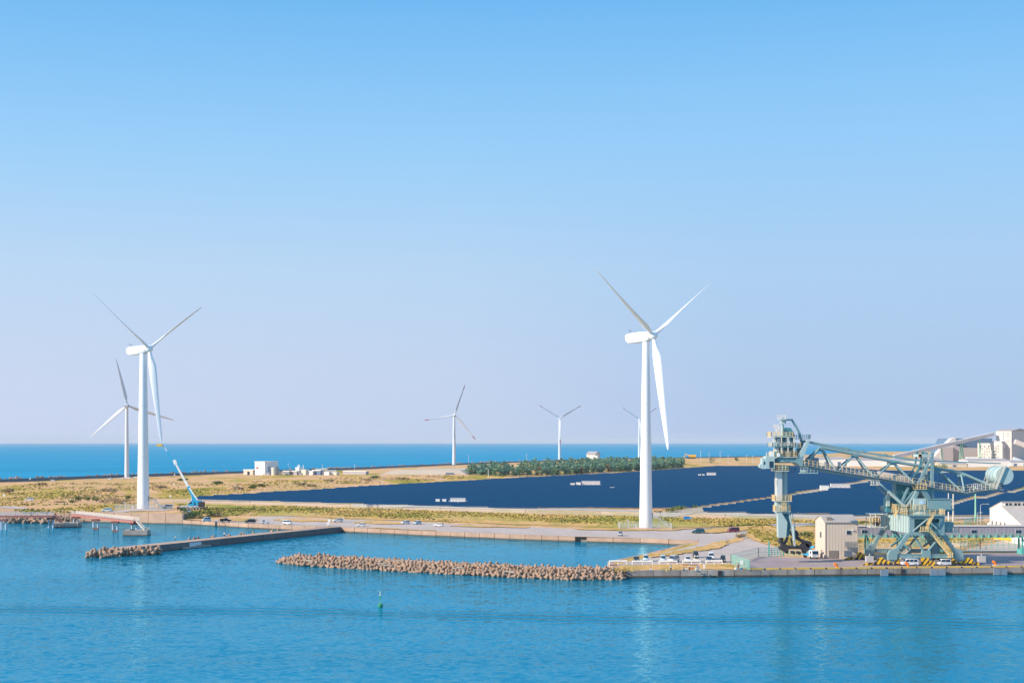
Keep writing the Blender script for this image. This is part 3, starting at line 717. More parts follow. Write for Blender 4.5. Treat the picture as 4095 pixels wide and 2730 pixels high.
def turbine(label, base, hub_z, Rr, yaw, phases, mt, r0=2.3, r1=1.35, nac=(10.5, 3.6, 3.9), red=False, off=3.6, dark=False, pitch=12, tilt=5, cone=0):
    root = thing('wind_turbine', label, 'wind turbine', tuple(base), 0, 'wind turbines')
    bx_, by_, bz = base; hh = hub_z - bz
    m = MB(); zs = [0, .02, .33, .335, .66, .665, 1]
    m.lathe([(r0 + (r1 - r0) * t + (.04 if t in (.335, .665) else 0), t * (hh - nac[2] * .5)) for t in zs], (bx_, by_, bz), 36)
    tw_o = m.build('tower', mt, root, smooth=True)
    if r0 > 2.5 and not red:
        m = MB(); m.box((bx_ + r0 * .93, by_ - .6, bz + 5.0), (.5, 1.1, 2.2)); m.build('door', M('grey_paint'), root)
        for t in (.334, .664):
            m = MB(); rr = r0 + (r1 - r0) * t; z_ = bz + t * (hh - nac[2] * .5); m.lathe([(rr + .02, -.09), (rr + .06, -.09), (rr + .06, .09), (rr + .02, .09)], (bx_, by_, z_), 36); m.build('flange_ring', M('far_grey'), tw_o)
    ax = Vector((math.cos(yaw) * math.cos(rad(tilt)), math.sin(yaw) * math.cos(rad(tilt)), math.sin(rad(tilt)))); e = Vector((-math.sin(yaw), math.cos(yaw), 0)); up = ax.cross(e)
    if up.z < 0: up = -up
    rot = Matrix((ax, e, up)).transposed()
    hub = Vector((0, 0, hh)) + ax * off
    # nacelle: chamfered hull, tapering at the tail
    L, wd, ht = nac; m = MB()
    secs = [(-L + 1.6, .80, .50, .42), (-L + 1.9, .92, -.28, .5), (-L * .45, 1, -.5, .5), (off - 2.6, 1, -.5, .46), (off - 1.7, .8, -.40, .36)]
    vs = []
    secs = [(-L + 1.5, .78, -.20, .40), (-L + 2.6, .9, -.46, .48), (-L * .4, 1, -.52, .5), (off - 2.9, 1, -.5, .46), (off - 1.6, .82, -.42, .38)]
    for x, kw, zb, zt in secs:
        w_ = wd * kw / 2; c_ = .22
        prof = [(-w_ * (1 - c_), zb * ht), (w_ * (1 - c_), zb * ht), (w_, (zb + .12) * ht), (w_, (zt - .12) * ht), (w_ * (1 - c_), zt * ht), (-w_ * (1 - c_), zt * ht), (-w_, (zt - .12) * ht), (-w_, (zb + .12) * ht)]
        vs += [rot @ Vector((x, y, z)) + Vector((0, 0, hh)) for y, z in prof]
    fs = [(i * 8 + k, i * 8 + (k + 1) % 8, (i + 1) * 8 + (k + 1) % 8, (i + 1) * 8 + k) for i in range(4) for k in range(8)] + [tuple(range(7, -1, -1)), tuple(range(32, 40))]
    m.add(vs, fs); nc = m.build('nacelle', mt, root, world=False, smooth=True)
    m = MB()
    o = rot @ Vector((-L + 3.4, 0, ht * .48)) + Vector((0, 0, hh)); m.bar(o, o + Vector((0, 0, 1.5)), .09); m.bar(o + Vector((-.7, 0, 1.2)), o + Vector((.5, 0, 1.2)), .08); m.box((o.x - .7, o.y, o.z + 1.35), (.3, .3, .35))
    o = rot @ Vector((-L + 5.5, 0, ht * .5)) + Vector((0, 0, hh)); m.bar(o, o + Vector((0, 0, 1.2)), .06)
    m.build('wind_vane', M('machine_black'), nc, world=False)
    if dark:
        m = MB(); c = rot @ Vector((-L * .5, 0, .1)) + Vector((0, 0, hh)); m.box((c.x, c.y, c.z), (L * .55, wd + .08, .9), yaw); m.build('dark_band', M('machine_black'), nc, world=False)
    # spinner
    m = MB(); prof = [(0.05, 1.75), (.7, 1.6), (1.25, 1.15), (1.6, .5), (1.72, -.3), (1.6, -1.2), (1.25, -1.8)]
    vs = []; n = 20
    for rr, t in prof:
        for k in range(n):
            q = 2 * math.pi * k / n; vs.append(hub + ax * t + e * (rr * math.cos(q)) + up * (rr * math.sin(q)))
    fs = [(i * n + k, i * n + (k + 1) % n, (i + 1) * n + (k + 1) % n, (i + 1) * n + k) for i in range(len(prof) - 1) for k in range(n)] + [tuple(range(n)), tuple(range((len(prof) - 1) * n, len(prof) * n))]
    m.add(vs, fs); m.build('rotor_hub', mt, root, world=False, smooth=True)
    bm_, bmt = blade_mesh(Rr, 3.5 * Rr / 45, mt, red, pitch)
    for ph in phases:
        b = bm_.build('blade', bmt, root, world=False, smooth=True)
        a = rad(ph)  # clockwise from up as seen against the axis ... screen right = +e component
        dz = (up * math.cos(a) + e * math.sin(a)) * math.cos(rad(cone)) + ax * math.sin(rad(cone)); bx2 = (ax - dz * ax.dot(dz)).normalized(); dy = bx2.cross(dz)
        b.matrix_local = Matrix.Translation(hub) @ Matrix((bx2, -dy, dz)).transposed().to_4x4()
    return root
TW = M('turbine_white')
pt = P(2583, 2112, 560); pt.z = 2.2
t1 = turbine('large white wind turbine on the gravel quay nearest the parked vans', pt, 36 + 422 * 560 / F, 45.3, rad(-40.2), (-61, 59, 179), TW, 2.62, 1.35, pitch=PITCH, tilt=4.2, cone=2.4)
pl = GG(573, 2034)
t2 = turbine('large white wind turbine with the blue crane lifting a basket to its blade tip', pl, 36 + 370 * pl.y / F, 45, rad(-25.3), (-60.4, 59.6, 179.6), TW, 2.85, 1.55, pitch=46, tilt=5.5, cone=2)
p3 = GG(507, 1911)
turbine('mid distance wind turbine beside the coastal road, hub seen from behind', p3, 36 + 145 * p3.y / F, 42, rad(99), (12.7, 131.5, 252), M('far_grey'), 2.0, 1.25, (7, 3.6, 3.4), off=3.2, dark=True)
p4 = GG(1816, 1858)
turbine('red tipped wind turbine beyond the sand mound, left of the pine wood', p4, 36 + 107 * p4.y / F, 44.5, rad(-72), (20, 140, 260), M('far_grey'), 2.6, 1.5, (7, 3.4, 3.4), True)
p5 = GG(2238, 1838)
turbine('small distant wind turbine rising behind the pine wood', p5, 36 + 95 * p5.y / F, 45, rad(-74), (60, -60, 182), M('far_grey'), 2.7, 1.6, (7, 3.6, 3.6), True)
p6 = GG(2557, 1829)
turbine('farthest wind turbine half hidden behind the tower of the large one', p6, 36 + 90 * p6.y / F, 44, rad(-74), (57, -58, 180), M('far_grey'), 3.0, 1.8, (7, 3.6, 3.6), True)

def compound(label_f, label_s, c, tw, w0, w1, dy0, dy1, stair):
    """chain link compound and stair at a turbine foot"""
    f = thing('compound_fence', label_f, 'fence', (c.x, c.y - 6, c.z))
    z = c.z - .1; pts = [(c.x + w0, c.y + dy0, z), (c.x + w1, c.y + dy0, z), (c.x + w1, c.y + dy1, z), (c.x + w0, c.y + dy1, z)]
    m = MB(); m.rail(pts, 2.2, 3.0, .06, 2, True); m.build('posts', M('steel_galv'), f)
    m = MB()
    for p, q in zip(pts, pts[1:] + pts[:1]): m.add([Vector(p), Vector(q), Vector(q) + Vector((0, 0, 2.1)), Vector(p) + Vector((0, 0, 2.1))], [(0, 1, 2, 3)])
    m.build('chain_link', M('chain_link'), f)
    s = thing('access_stair', label_s, 'stairs', (c.x + tw + 2, c.y, c.z))
    m = MB(); x0, x1, y = c.x + tw - .1, c.x + tw + 2.4, c.y - .5; zt = c.z + 3.9
    m.bx(x0, x1, y - .6, y + .6, zt - .12, zt); x2 = x1 + 4.4
    for yy in (y - .6, y + .6):
        m.bar((x1, yy, zt), (x2, yy, c.z + .1), .12, .25); m.bar((x1, yy, zt + 1), (x2, yy, c.z + 1.1), .07); m.bar((x0, yy, zt + 1), (x1, yy, zt + 1), .07)
        for i in range(7): k = i / 6; m.bar((x1 + (x2 - x1) * k, yy, zt + (c.z + .1 - zt) * k), (x1 + (x2 - x1) * k, yy, zt + (c.z + .1 - zt) * k + 1), .06)
    for i in range(15): k = (i + .5) / 15; m.bx(x1 + (x2 - x1) * k - .13, x1 + (x2 - x1) * k + .13, y - .6, y + .6, zt + (c.z - zt) * k - .03, zt + (c.z - zt) * k + .02)
    m.bar((x1, y - .6, c.z), (x1, y - .6, zt), .12); m.bar((x1, y + .6, c.z), (x1, y + .6, zt), .12)
    m.build('stair_frame', M('steel_galv'), s)
    m = MB(); m.lathe([(tw + 3.2, -.4), (tw + 3.2, .14), (tw + 2.9, .18)], tuple(c), 32)
    tag(m.build('foundation_slab', M('concrete_pale')), 'round concrete foundation slab, ' + label_s.split(' of ')[-1] + ' standing on it', 'foundation')
    m = MB(); m.box((c.x - tw - 1.6, c.y - 3, c.z + .9), (.7, .6, 1.4)); m.box((c.x - tw - 4.6, c.y - 4, c.z + 1.7), (.35, .35, 3.4)); m.box((c.x - tw - 5.1, c.y - 4, c.z + 3.3), (1.2, .35, .3))
    tag(m.build('control_cabinet', M('steel_galv')), 'small grey control cabinet, ' + label_s.split(' of ')[-1] + ' beside it', 'cabinet')
compound('chain link fence around the foot of the large turbine on the quay', 'galvanised access stair on the right of the nearest turbine', pt, 2.6, -10.5, 9.5, -8.5, 9, True)
compound('chain link fence around the foot of the turbine being serviced', 'galvanised access stair on the right of the serviced turbine', pl, 2.8, -11.5, 9, -8, 8.5, True)

# ------------------------------------------------------------ mobile crane
cb = GG(772, 2038); k = cb.y / F
root = thing('mobile_crane', 'bright blue mobile crane with long boom raised to the turbine blade', 'mobile crane', tuple(cb))
def Q(X, Y, dy=0.0): return P(X, Y, cb.y + dy)
z0 = cb.z; x0, x1 = Q(722, 2038).x, Q(812, 2038).x
m = MB(); m.prism([(x0, z0 + 1.0), (x1, z0 + 1.0), (x1, z0 + 1.9), (x0 + 2.6, z0 + 2.2), (x0 + 2.2, z0 + 1.8), (x0, z0 + 1.8)], 'y', cb.y - 1.4, cb.y + 1.4); m.build('carrier', M('paint_silver'), root)
for X in (739, 752, 775, 788, 800):
    for s in (-1.15, 1.15):
        c = Q(X, 2030); m = MB(); m.tube((c.x, cb.y + s - .25, z0 + .75), (c.x, cb.y + s + .25, z0 + .75), .74, n=16); wh = m.build('wheel', M('tyre'), root)
        m = MB(); m.tube((c.x, cb.y + s - .28, z0 + .75), (c.x, cb.y + s + .28, z0 + .75), .42, n=12); m.build('rim', M('hub_silver'), wh)
for X in (716, 722, 810, 822):
    m = MB(); c = Q(X, 2036); m.bx(c.x - .3, c.x + .3, cb.y - 3.4, cb.y + 3.4, z0 + .9, z0 + 1.25)
    for s in (-3.3, 3.3): m.bar((c.x, cb.y + s, z0), (c.x, cb.y + s, z0 + 1.7), .35); m.box((c.x, cb.y + s, z0 + .08), (.9, .9, .16))
    m.build('outrigger', M('machine_black'), root)
a, b_ = Q(755, 2024), Q(778, 2008)
m = MB(); m.prism([(a.x, z0 + 2.0), (b_.x, z0 + 2.0), (b_.x, z0 + 3.9), (a.x + 1.0, z0 + 3.9), (a.x, z0 + 2.9)], 'y', cb.y - 1.5, cb.y - .1); cbn = m.build('cab', M('crane_blue'), root)
m = MB(); m.prism([(a.x + .12, z0 + 2.9), (b_.x - .9, z0 + 2.9), (b_.x - .9, z0 + 3.7), (a.x + 1.05, z0 + 3.7)], 'y', cb.y - 1.54, cb.y - .06); m.build('window', M('glass_dark'), cbn)
m = MB(); c = Q(785, 2018); m.box((c.x, cb.y + .2, z0 + 3.2), (4.6, 2.6, 2.3)); m.build('slew_housing', M('crane_blue'), root)
m = MB(); c = Q(806, 2022); m.box((c.x, cb.y, z0 + 2.7), (2.6, 2.8, 2.2)); m.build('counterweight', M('machine_black'), root)
m = MB(); m.bar(Q(791, 2016), Q(752, 1944), 1.35, 1.5, 1.05, 1.15); m.build('boom_base', M('crane_blue'), root)
m = MB(); m.bar(Q(772, 2016, -.8), Q(768, 1985, -.3), .5); m.build('boom_cylinder', M('crane_blue'), root)
m = MB(); m.bar(Q(753, 1946), Q(728, 1900), .95, 1.05, .85, .9); m.bar(Q(729, 1902), Q(701, 1850), .8, .85, .7, .7); m.build('boom_telescope', M('white_paint'), root)
m = MB(); m.bar(Q(703, 1856), Q(697, 1838), .9, 1.4); m.build('boom_head', M('white_paint'), root)
m = MB(); m.bar(Q(698, 1853), Q(668, 1804), .5, .55); m.build('jib_base', M('crane_blue'), root)
m = MB(); m.bar(Q(668, 1804), Q(656, 1784), .35); m.build('jib_tip', M('white_paint'), root)
m = MB(); m.bar(Q(790, 1998, -.9), Q(757, 1950, -.7), .3, .5); m.build('boom_lettering_strip', M('white_paint'), root)
m = MB(); c = Q(638, 1784); m.box((c.x, c.y, c.z + .05), (2.3, 1.4, .1)); 
for s in ((-1.15, 0), (1.15, 0)): m.box((c.x + s[0], c.y, c.z + .55), (.08, 1.4, 1.0))
for s in (-.7, .7): m.box((c.x, c.y + s, c.z + .55), (2.3, .08, 1.0))
m.bar((c.x + 1.1, c.y, c.z + .3), Q(656, 1784), .3); m.build('basket', M('hazard_yellow'), root)

# ------------------------------------------------------------ solar farm
def lerp_edge(pts, y):
    for (xa, ya), (xb, yb) in zip(pts, pts[1:]):
        if ya <= y <= yb: return xa + (xb - xa) * (y - ya) / (yb - ya)
    return None
LEFT = [(-260, 640), (-188, 793), (-98, 1018), (-10, 1216), (116, 1460), (197, 1668), (262, 1844), (330, 2125)]
RD1 = [(60, 630), (80, 670), (163, 843), (280, 1137), (400, 1440), (560, 1800), (700, 2150)]
RD2 = [(170, 620), (200, 677), (230, 745), (342, 957), (430, 1125), (590, 1440), (780, 1800), (960, 2150)]
def near_y(x):   # front edge of the field
    a = [(-260, 835), (-190, 804), (-86, 754), (-5, 705), (62, 684), (110, 658), (153, 642), (420, 636)]
    return (lerp_edge([(p[0] * 0 + p[1], p[0]) for p in []], 0) if 0 else None) or next((ya + (yb - ya) * (x - xa) / (xb - xa) for (xa, ya), (xb, yb) in zip(a, a[1:]) if xa <= x <= xb), 700)
BOXES = [(1742, 1758, 2018, 7), (1768, 1784, 2018, 7), (1796, 1866, 2018, 8), (2282, 2298, 1948, 4.5), (2304, 2322, 1948, 5), (2324, 2402, 1948, 9), (2794, 2804, 1908, 3), (2810, 2818, 1908, 3),
         (2826, 2868, 1908, 6), (3282, 3312, 1960, 4), (3320, 3398, 1960, 8), (3740, 3760, 1896, 4), (3765, 3822, 1896, 6)]
excl = []
for X0, X1, Y, h in BOXES:
    g0, g1 = GG(X0, Y), GG(X1, Y); excl.append((g0.x, g1.x, g0.y, h))
m1 = M('solar_glass'); nrow = 0; tilt = rad(20); SL = 5.2
rail_m = M('steel_galv')
y = 632.0; solab = {'A': 'long row of dark blue solar panels in the main field', 'B': 'row of dark blue solar panels between the two service tracks', 'C': 'row of dark blue solar panels right of the second service track'}
def far_y(x):
    a = [(-400, 3000), (262, 1860), (405, 1850), (414, 1560), (900, 1540)]
    return next((ya + (yb - ya) * (x - xa) / (xb - xa) for (xa, ya), (xb, yb) in zip(a, a[1:]) if xa <= x <= xb), 2125)
STEP = 13.0
while y < 2130:
    l = lerp_edge(LEFT, y); r1, r2 = lerp_edge(RD1, y), lerp_edge(RD2, y)
    segs = []
    r1a = r1 if r1 is not None else 84
    if l is not None and y > 700: segs.append(('A', l, r1a - 9))
    if r1 is not None or y < 725: segs.append(('B', (r1 if r1 is not None else 80 + (725 - y) * .5) + 9, (r2 if r2 is not None else 190) - 7))
    if r2 is not None: segs.append(('C', r2 + 9, .37 * y + 20))
    for key, a, b in segs:
        # clip by the front edge
        xs = [a + i * 3.0 for i in range(int((b - a) / 3) + 1)]
        xs = [x for x in xs if y >= near_y(x) and y <= far_y(x)]
        xs = [x for x in xs if abs(x) < .365 * y + 15]
        if len(xs) < 3: continue
        a2, b2 = xs[0], xs[-1]; a2 = round(a2 / 6) * 6; b2 = round(b2 / 6) * 6
        cut = [(e0 - 3, e1 + 3) for e0, e1, ey, _ in excl if ey - 9 < y < ey + 7 and e1 > a2 and e0 < b2]
        parts = []; cur = a2
        for c0, c1 in sorted(cut):
            if c0 > cur: parts.append((cur, c0))
            cur = max(cur, c1)
        if cur < b2: parts.append((cur, b2))
        if not parts: continue
        zc = sum(zg(x, y) for x in (a2, (a2 + b2) / 2, b2)) / 3
        root = thing('solar_panel_row', solab[key], 'solar panels', ((a2 + b2) / 2, y, zc), 0, 'rows of solar panels in the ' + {'A': 'main field', 'B': 'middle field', 'C': 'right field'}[key])
        m = MB(); fr = MB()
        for p0, p1 in parts:
            if p1 - p0 < 4: continue
            ym, yf = y - SL * math.cos(tilt) / 2, y + SL * math.cos(tilt) / 2; zl, zh = .55, .55 + SL * math.sin(tilt); nseg = max(1, int((p1 - p0) / 24))
            for i in range(nseg):
                xa, xb = p0 + (p1 - p0) * i / nseg + .12, p0 + (p1 - p0) * (i + 1) / nseg - .12
                za, zb = zg(xa, y), zg(xb, y)
                m.add([(xa, ym, za + zl), (xb, ym, zb + zl), (xb, yf, zb + zh), (xa, yf, za + zh), (xa, ym, za + zl - .06), (xb, ym, zb + zl - .06), (xb, yf, zb + zh - .06), (xa, yf, za + zh - .06)],
                      [(0, 1, 2, 3), (7, 6, 5, 4), (0, 4, 5, 1), (1, 5, 6, 2), (2, 6, 7, 3), (3, 7, 4, 0)])
                if y < 1000:
                    for q in range(4):
                        xx = xa + (xb - xa) * (q + .5) / 4; zz = zg(xx, y); fr.bar((xx, ym + .6, zz - .3), (xx, ym + .6, zz + .7), .12); fr.bar((xx, yf - .6, zz - .3), (xx, yf - .6, zz + zh - .3), .12)
                else:
                    for xx in (xa + 1, xb - 1): zz = zg(xx, y); fr.bar((xx, y, zz - .3), (xx, y, zz + 1.3), .12)
        if not m.v: bpy.data.objects.remove(root); continue
        m.build('panel_table', m1, root); fr.build('panel_frame', rail_m, root); nrow += 1
    y += STEP if y < 1200 else STEP * 1.15
print('rows', nrow)
blab = ['small pale switch box, the left one at the front of the solar field', 'small pale switch box beside the big inverter house at the front', 'large pale inverter house at the front edge of the solar field',
        'tiny switch box, leftmost of the white group in mid field', 'tiny switch box touching the inverter house in mid field', 'long white inverter house alone in the middle of the main solar field',
        'leftmost of two tiny boxes in the far solar field', 'tiny box next to the far inverter house', 'small white inverter house in the far part of the field', 'low white box along the service track behind the crane boom',
        'white inverter house along the service track behind the crane boom', 'low white box seen under the rear boom of the big crane', 'white inverter house seen under the rear boom of the big crane']
for (X0, X1, Y, h), lb in zip(BOXES, blab):
    a, b = GG(X0, Y), GG(X1, Y); big = X1 - X0 > 35; D = a.y; Hh = {7: 2.9, 8: 3.5, 4.5: 2.0, 5: 2.6, 9: 3.6, 3: 1.9, 6: 3.4, 4: 2.2}[h] + (1.0 if D > 900 else 0)
    r_ = thing('inverter_house' if big else 'switch_box', lb, 'inverter house' if big else 'switch box', ((a.x + b.x) / 2, a.y, a.z))
    m = MB(); e_ = .6 if big else 0; m.bx(a.x + e_, b.x - e_, a.y, a.y + 3, a.z + .2, a.z + Hh); m.bx(a.x + e_ - .15, b.x - e_ + .15, a.y - .15, a.y + 3.15, a.z + Hh, a.z + Hh + .12); m.build('housing', mat('inverter_paint', (.60, .60, .63), .5, (.5, .5, .55), .3, .3) if big else M('white_paint'), r_)
    m = MB(); m.bx(a.x - .5, b.x + .5, a.y - .6, a.y + 3.6, a.z - .5, a.z + .22); m.build('plinth', M('concrete_pale'), r_)
    if big:
        n = 5 if D < 900 else 4
        for i in range(n):
            xx = a.x + e_ + (b.x - a.x - 2 * e_) * (i + .5) / n; m = MB(); m.bx(xx - .55, xx + .55, a.y - .05, a.y + .1, a.z + .3, a.z + 2.5); m.build('door', M('white_paint'), r_)
        for s, xx in ((-1, a.x), (1, b.x)):
            m = MB(); m.tube((xx - .3, a.y + 1, a.z + 1.6), (xx + .3, a.y + 1, a.z + 1.6), .75, n=12); m.build('ventilation_fan', M('cream'), r_)
m = MB(); p = GG(2448, 1964); m.tube(p + Vector((-.6, 0, 0)), p + Vector((-.6, 0, 2.5)), .1); m.bar(p + Vector((-1.6, 0, 2.6)), p + Vector((1.6, 0, 2.9)), .5, .25)
tag(m.build('sensor_mast', M('white_paint')), 'tiny pale sensor mast standing alone amid the blue panels', 'mast')

for rd, hw in ((RD1, 8), (RD2, 6)):
    patch('service_track', stripline(rd[:-1], -hw, hw), M('track_gravel'), .07, step=20, raw=True)
# long mesh fence in front of the solar field
fpts = [GG(x, y) for x, y in ((600, 2008), (760, 2010), (1000, 2016), (1400, 2029), (1760, 2041), (2100, 2053), (2400, 2060), (2640, 2066), (2900, 2072), (3260, 2080))]
fr = thing('mesh_fence', 'long pale mesh fence along the front of the solar field', 'fence', tuple(fpts[4]))
m = MB(); l = MB()
for p, q in zip(fpts, fpts[1:]):
    m.rail([p, q], 2.0, 3.0, .075, 2)
    l.add([p, q, q + Vector((0, 0, 2.0)), p + Vector((0, 0, 2.0))], [(0, 1, 2, 3)])
m.build('posts', M('steel_galv'), fr); l.build('mesh', M('chain_link'), fr)
fpts = [GG(x, y) for x, y in ((3780, 2092), (3900, 2090), (3965, 2091))]
fr = thing('mesh_fence', 'short mesh fence beside the tall poles left of the white shed', 'fence', tuple(fpts[1]))
m = MB(); m.rail(fpts, 2.0, 2.5, .07, 2); m.build('posts', M('steel_galv'), fr)
# ------------------------------------------------------------ the ship unloader (big teal crane)
DC = 402.0; KP = DC / F
def W(X, Y, dy=0.0):
    """point of the crane: X, Y measured on the boom's vertical plane (402 m out), dy metres behind it"""
    p = P(X, Y, DC); p.y += dy; return p
zq = 1.99
cr = thing('ship_unloader', 'huge teal quay crane with bucket leg, truss boom and round counterweight', 'quay crane', (114.5, 402, zq))
TE, TL, TD, RY, CRM = M('teal'), M('teal_light'), M('teal_dark'), M('rail_yellow'), M('cream')
YF, YR = 392.6, 411.5
def PF(X, Y, D): return P(X, Y, D)
# portal legs
LX, RX = 104.9, 123.2
top = {('f', 'l'): PF(3645, 2128, YF), ('f', 'r'): PF(3760, 2128, YF), ('r', 'l'): Vector((107.9, YR, 10.9)), ('r', 'r'): Vector((118.6, YR, 10.9))}
foot = {('f', 'l'): Vector((LX, YF, 4.6)), ('f', 'r'): Vector((RX, YF, 4.6)), ('r', 'l'): Vector((LX - 1.4, YR, 4.6)), ('r', 'r'): Vector((RX - .8, YR, 4.6))}
for key in top:
    m = MB(); a, b = top[key], foot[key]; m.bar(a + Vector((0, 0, .5)), b + (a - b) * .12, 1.2, 1.3, .75, .85)
    sx_ = -1 if key[1] == 'l' else 1
    m.prism([(b.x - 1.3, 4.9), (b.x + 1.3, 4.9), (b.x + 1.3 - sx_ * .5, 6.4), (b.x + .3 - sx_ * 1.3, 6.9), (b.x - .9 - sx_ * .3, 6.2)], 'y', b.y - .8, b.y + .8)
    m.bx(b.x - 1.2, b.x + 1.2, b.y - .9, b.y + .9, 3.6, 4.95); m.bx(b.x - .6, b.x + .6, b.y - .6, b.y + .6, 3.0, 3.6)
    m.build('leg', TE, cr)
# sill beams and braces
for yy, nm in ((YF, 'sill_beam'), (YR, 'sill_beam')):
    m = MB(); m.bx(LX - .6, RX + .2, yy - .5, yy + .5, 4.2, 5.05); m.bx(LX - .6, RX + .2, yy - .62, yy + .62, 5.05, 5.15); m.bx(LX - .6, RX + .2, yy - .62, yy + .62, 4.1, 4.2)
    for i in range(9): x = LX + 1.5 + i * 1.95; m.bx(x - .06, x + .06, yy - .58, yy + .58, 4.2, 5.05)
    m.bx(113.1, 115.4, yy - .75, yy + .75, 3.7, 6.1)
    m.build(nm, TE, cr)
    for a, b in (((110.4, 11.0), (113.6, 6.0)), ((117.4, 9.0), (114.9, 6.0))):
        m = MB(); A, B_ = Vector((a[0], yy, a[1])), Vector((b[0], yy, b[1])); m.tube(A, B_, .3, n=10); m.build('brace', TE, cr)
for x in (109.4, 118.8):   # cross-ties front to rear
    m = MB(); m.tube((x, YF, 11), (x + .4, YR, 6), .3, n=8); m.tube((x, YR, 11), (x + .4, YF, 6), .22, n=8); m.build('brace', TD, cr)
# portal body
x0, x1, y0, y1, zb, zt = 109.3, 118.9, 391.2, 413.2, 10.9, 15.6
m = MB(); m.prism([(x0, y0), (x0 + .4, y0), (x0 - 1.6, y1), (x0 - 2.0, y1)], 'z', zb, zt)
for i in range(12):
    f_ = (i + .15) / 11.3; y = y0 + f_ * (y1 - y0); xx = x0 - 2.0 * f_; m.bx(xx - .3, xx + .05, y - .12, y + .12, zb, zt)
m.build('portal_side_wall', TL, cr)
m = MB()
for xx in (x0 + .7, x1 - .6): m.bx(xx - .7, xx + .7, y0 - .05, y0 + .9, zb - .1, zt)
m.bx(x0, x1, y0 - .12, y0 + .8, zt - .7, zt + .1); m.bx(x0 - .1, x1 + .1, y0 - .12, y0 + .8, zb - .5, zb + .4)
m.bx(x0, x1, y1 - .8, y1, zb - .3, zt); m.bx(x1 - .4, x1, y0 + 1.0, y1, zb + 2.2, zt)
m.build('portal_frame', TE, cr)
m = MB(); m.bar((x0 + .9, y0, zb + .6), (x0 + 5.2, y0, zt - .5), .32); m.bar((x1 - 4.4, y0, zt - 1.2), (x1 - 1.2, y0, zb + .6), .4); m.build('brace', TL, cr)
m = MB(); m.bx(x0 + .6, x1 - .8, y0 + 1.6, y1 - 1.2, zb + .1, zt - .1); m.bx(x0 + 5.2, x1 - 1.3, y0 + .6, y0 + 1.8, zb + .4, zb + 2.9); m.build('machinery_room', TD, cr)
m = MB(); m.bx(x0 + 3.0, x0 + 3.8, y0 + 1.45, y0 + 1.62, zb + 1.2, zb + 2.3); m.build('window', M('glass_dark'), cr)
m = MB(); m.bx(x0 - .4, x1 + .3, y0 - .6, y1 + .4, zt + .1, zt + .3); m.build('portal_deck', TE, cr)
m = MB(); m.rail([(x0 - .4, y0 - .6, zt + .3), (x1 + .3, y0 - .6, zt + .3), (x1 + .3, y1 + .4, zt + .3), (x0 - 2.4, y1 + .4, zt + .3)], 1.5, 1.4, .08, 3, True); m.build('deck_railing', RY, cr)
m = MB(); m.bx(x1, x1 + 4.2, y0 + 1, y0 + 4.5, zb + .2, zb + .4); m.bx(x1 + .2, x1 + 3.2, y0 + 2, y0 + 5, zb + .4, zb + 3.0); m.build('side_cabin', TE, cr)
m = MB(); m.rail([(x1, y0 + 1, zb + .4), (x1 + 4.2, y0 + 1, zb + .4), (x1 + 4.2, y0 + 4.5, zb + .4)], 1.1, 1.2, .07, 2); m.build('deck_railing', M('cream'), cr)
# left rear cable-reel platform
m = MB(); a = W(3492, 2056, 6); b = W(3520, 2110, 6); m.bx(a.x - .1, b.x + 2, 405, 411, a.z - .2, a.z); m.bx(a.x, b.x + 2, 405, 410, b.z - .1, b.z + .1)
for xx in (a.x, a.x + 1.4): m.bar((xx, 405, b.z), (xx, 405, a.z), .22); m.bar((xx, 410, b.z), (xx, 410, a.z), .22)
m.build('reel_platform', M('cream'), cr)
m = MB(); m.rail([(a.x - .3, 404.8, b.z + 1.4), (a.x + 2.2, 404.8, b.z + 1.4)], 1.4, .9, .12, 3); m.build('deck_railing', RY, cr)
m = MB(); m.tube((a.x + 1.3, 406, b.z + 1.6), (a.x + 2.6, 406, b.z + 1.6), 1.3, n=16); m.build('cable_reel', M('machine_black'), cr)
# stairs on the front
def stair(p, q, wdt, nm='stair', mt=RY):
    p, q = Vector(p), Vector(q); m = MB(); n = max(4, int(abs(q.z - p.z) / .28))
    for s in (-wdt / 2, wdt / 2):
        o = Vector((0, s, 0)); m.bar(p + o, q + o, .08, .22)
        m.bar(p + o + Vector((0, 0, 1.05)), q + o + Vector((0, 0, 1.05)), .08); m.bar(p + o + Vector((0, 0, .55)), q + o + Vector((0, 0, .55)), .07)
        for i in range(0, n + 1, 3): c = p.lerp(q, i / n) + o; m.bar(c, c + Vector((0, 0, 1.05)), .06)
    for i in range(n): c = p.lerp(q, (i + .5) / n); m.box(c, (.22, wdt, .04))
    return m.build(nm, mt, cr)
stair(PF(3706, 2110, 390.4), PF(3800, 2225, 390.4), 1.2); stair(PF(3706, 2110, 390.4), PF(3732, 2060, 390.4), 1.2, mt=RY)
m = MB(); a = PF(3678, 2124, 390.4); b = PF(3708, 2124, 390.4); m.bx(a.x, b.x, 389.6, 391.2, a.z, a.z + .15); m.rail([(a.x, 389.6, a.z + .15), (b.x, 389.6, a.z + .15)], 1.2, .8, .1, 3); m.build('stair_landing', RY, cr)
m = MB(); a = PF(3790, 2226, 390.4); b = PF(3806, 2226, 390.4); m.bx(a.x, b.x, 389.6, 391.4, a.z - .1, a.z); m.rail([(a.x, 389.6, a.z), (b.x, 389.6, a.z)], 1.3, .6, .1, 3); m.build('stair_landing', RY, cr)
stair((112.6, 402, 6.0), (109.6, 402, 3.0), 1.0, mt=CRM)
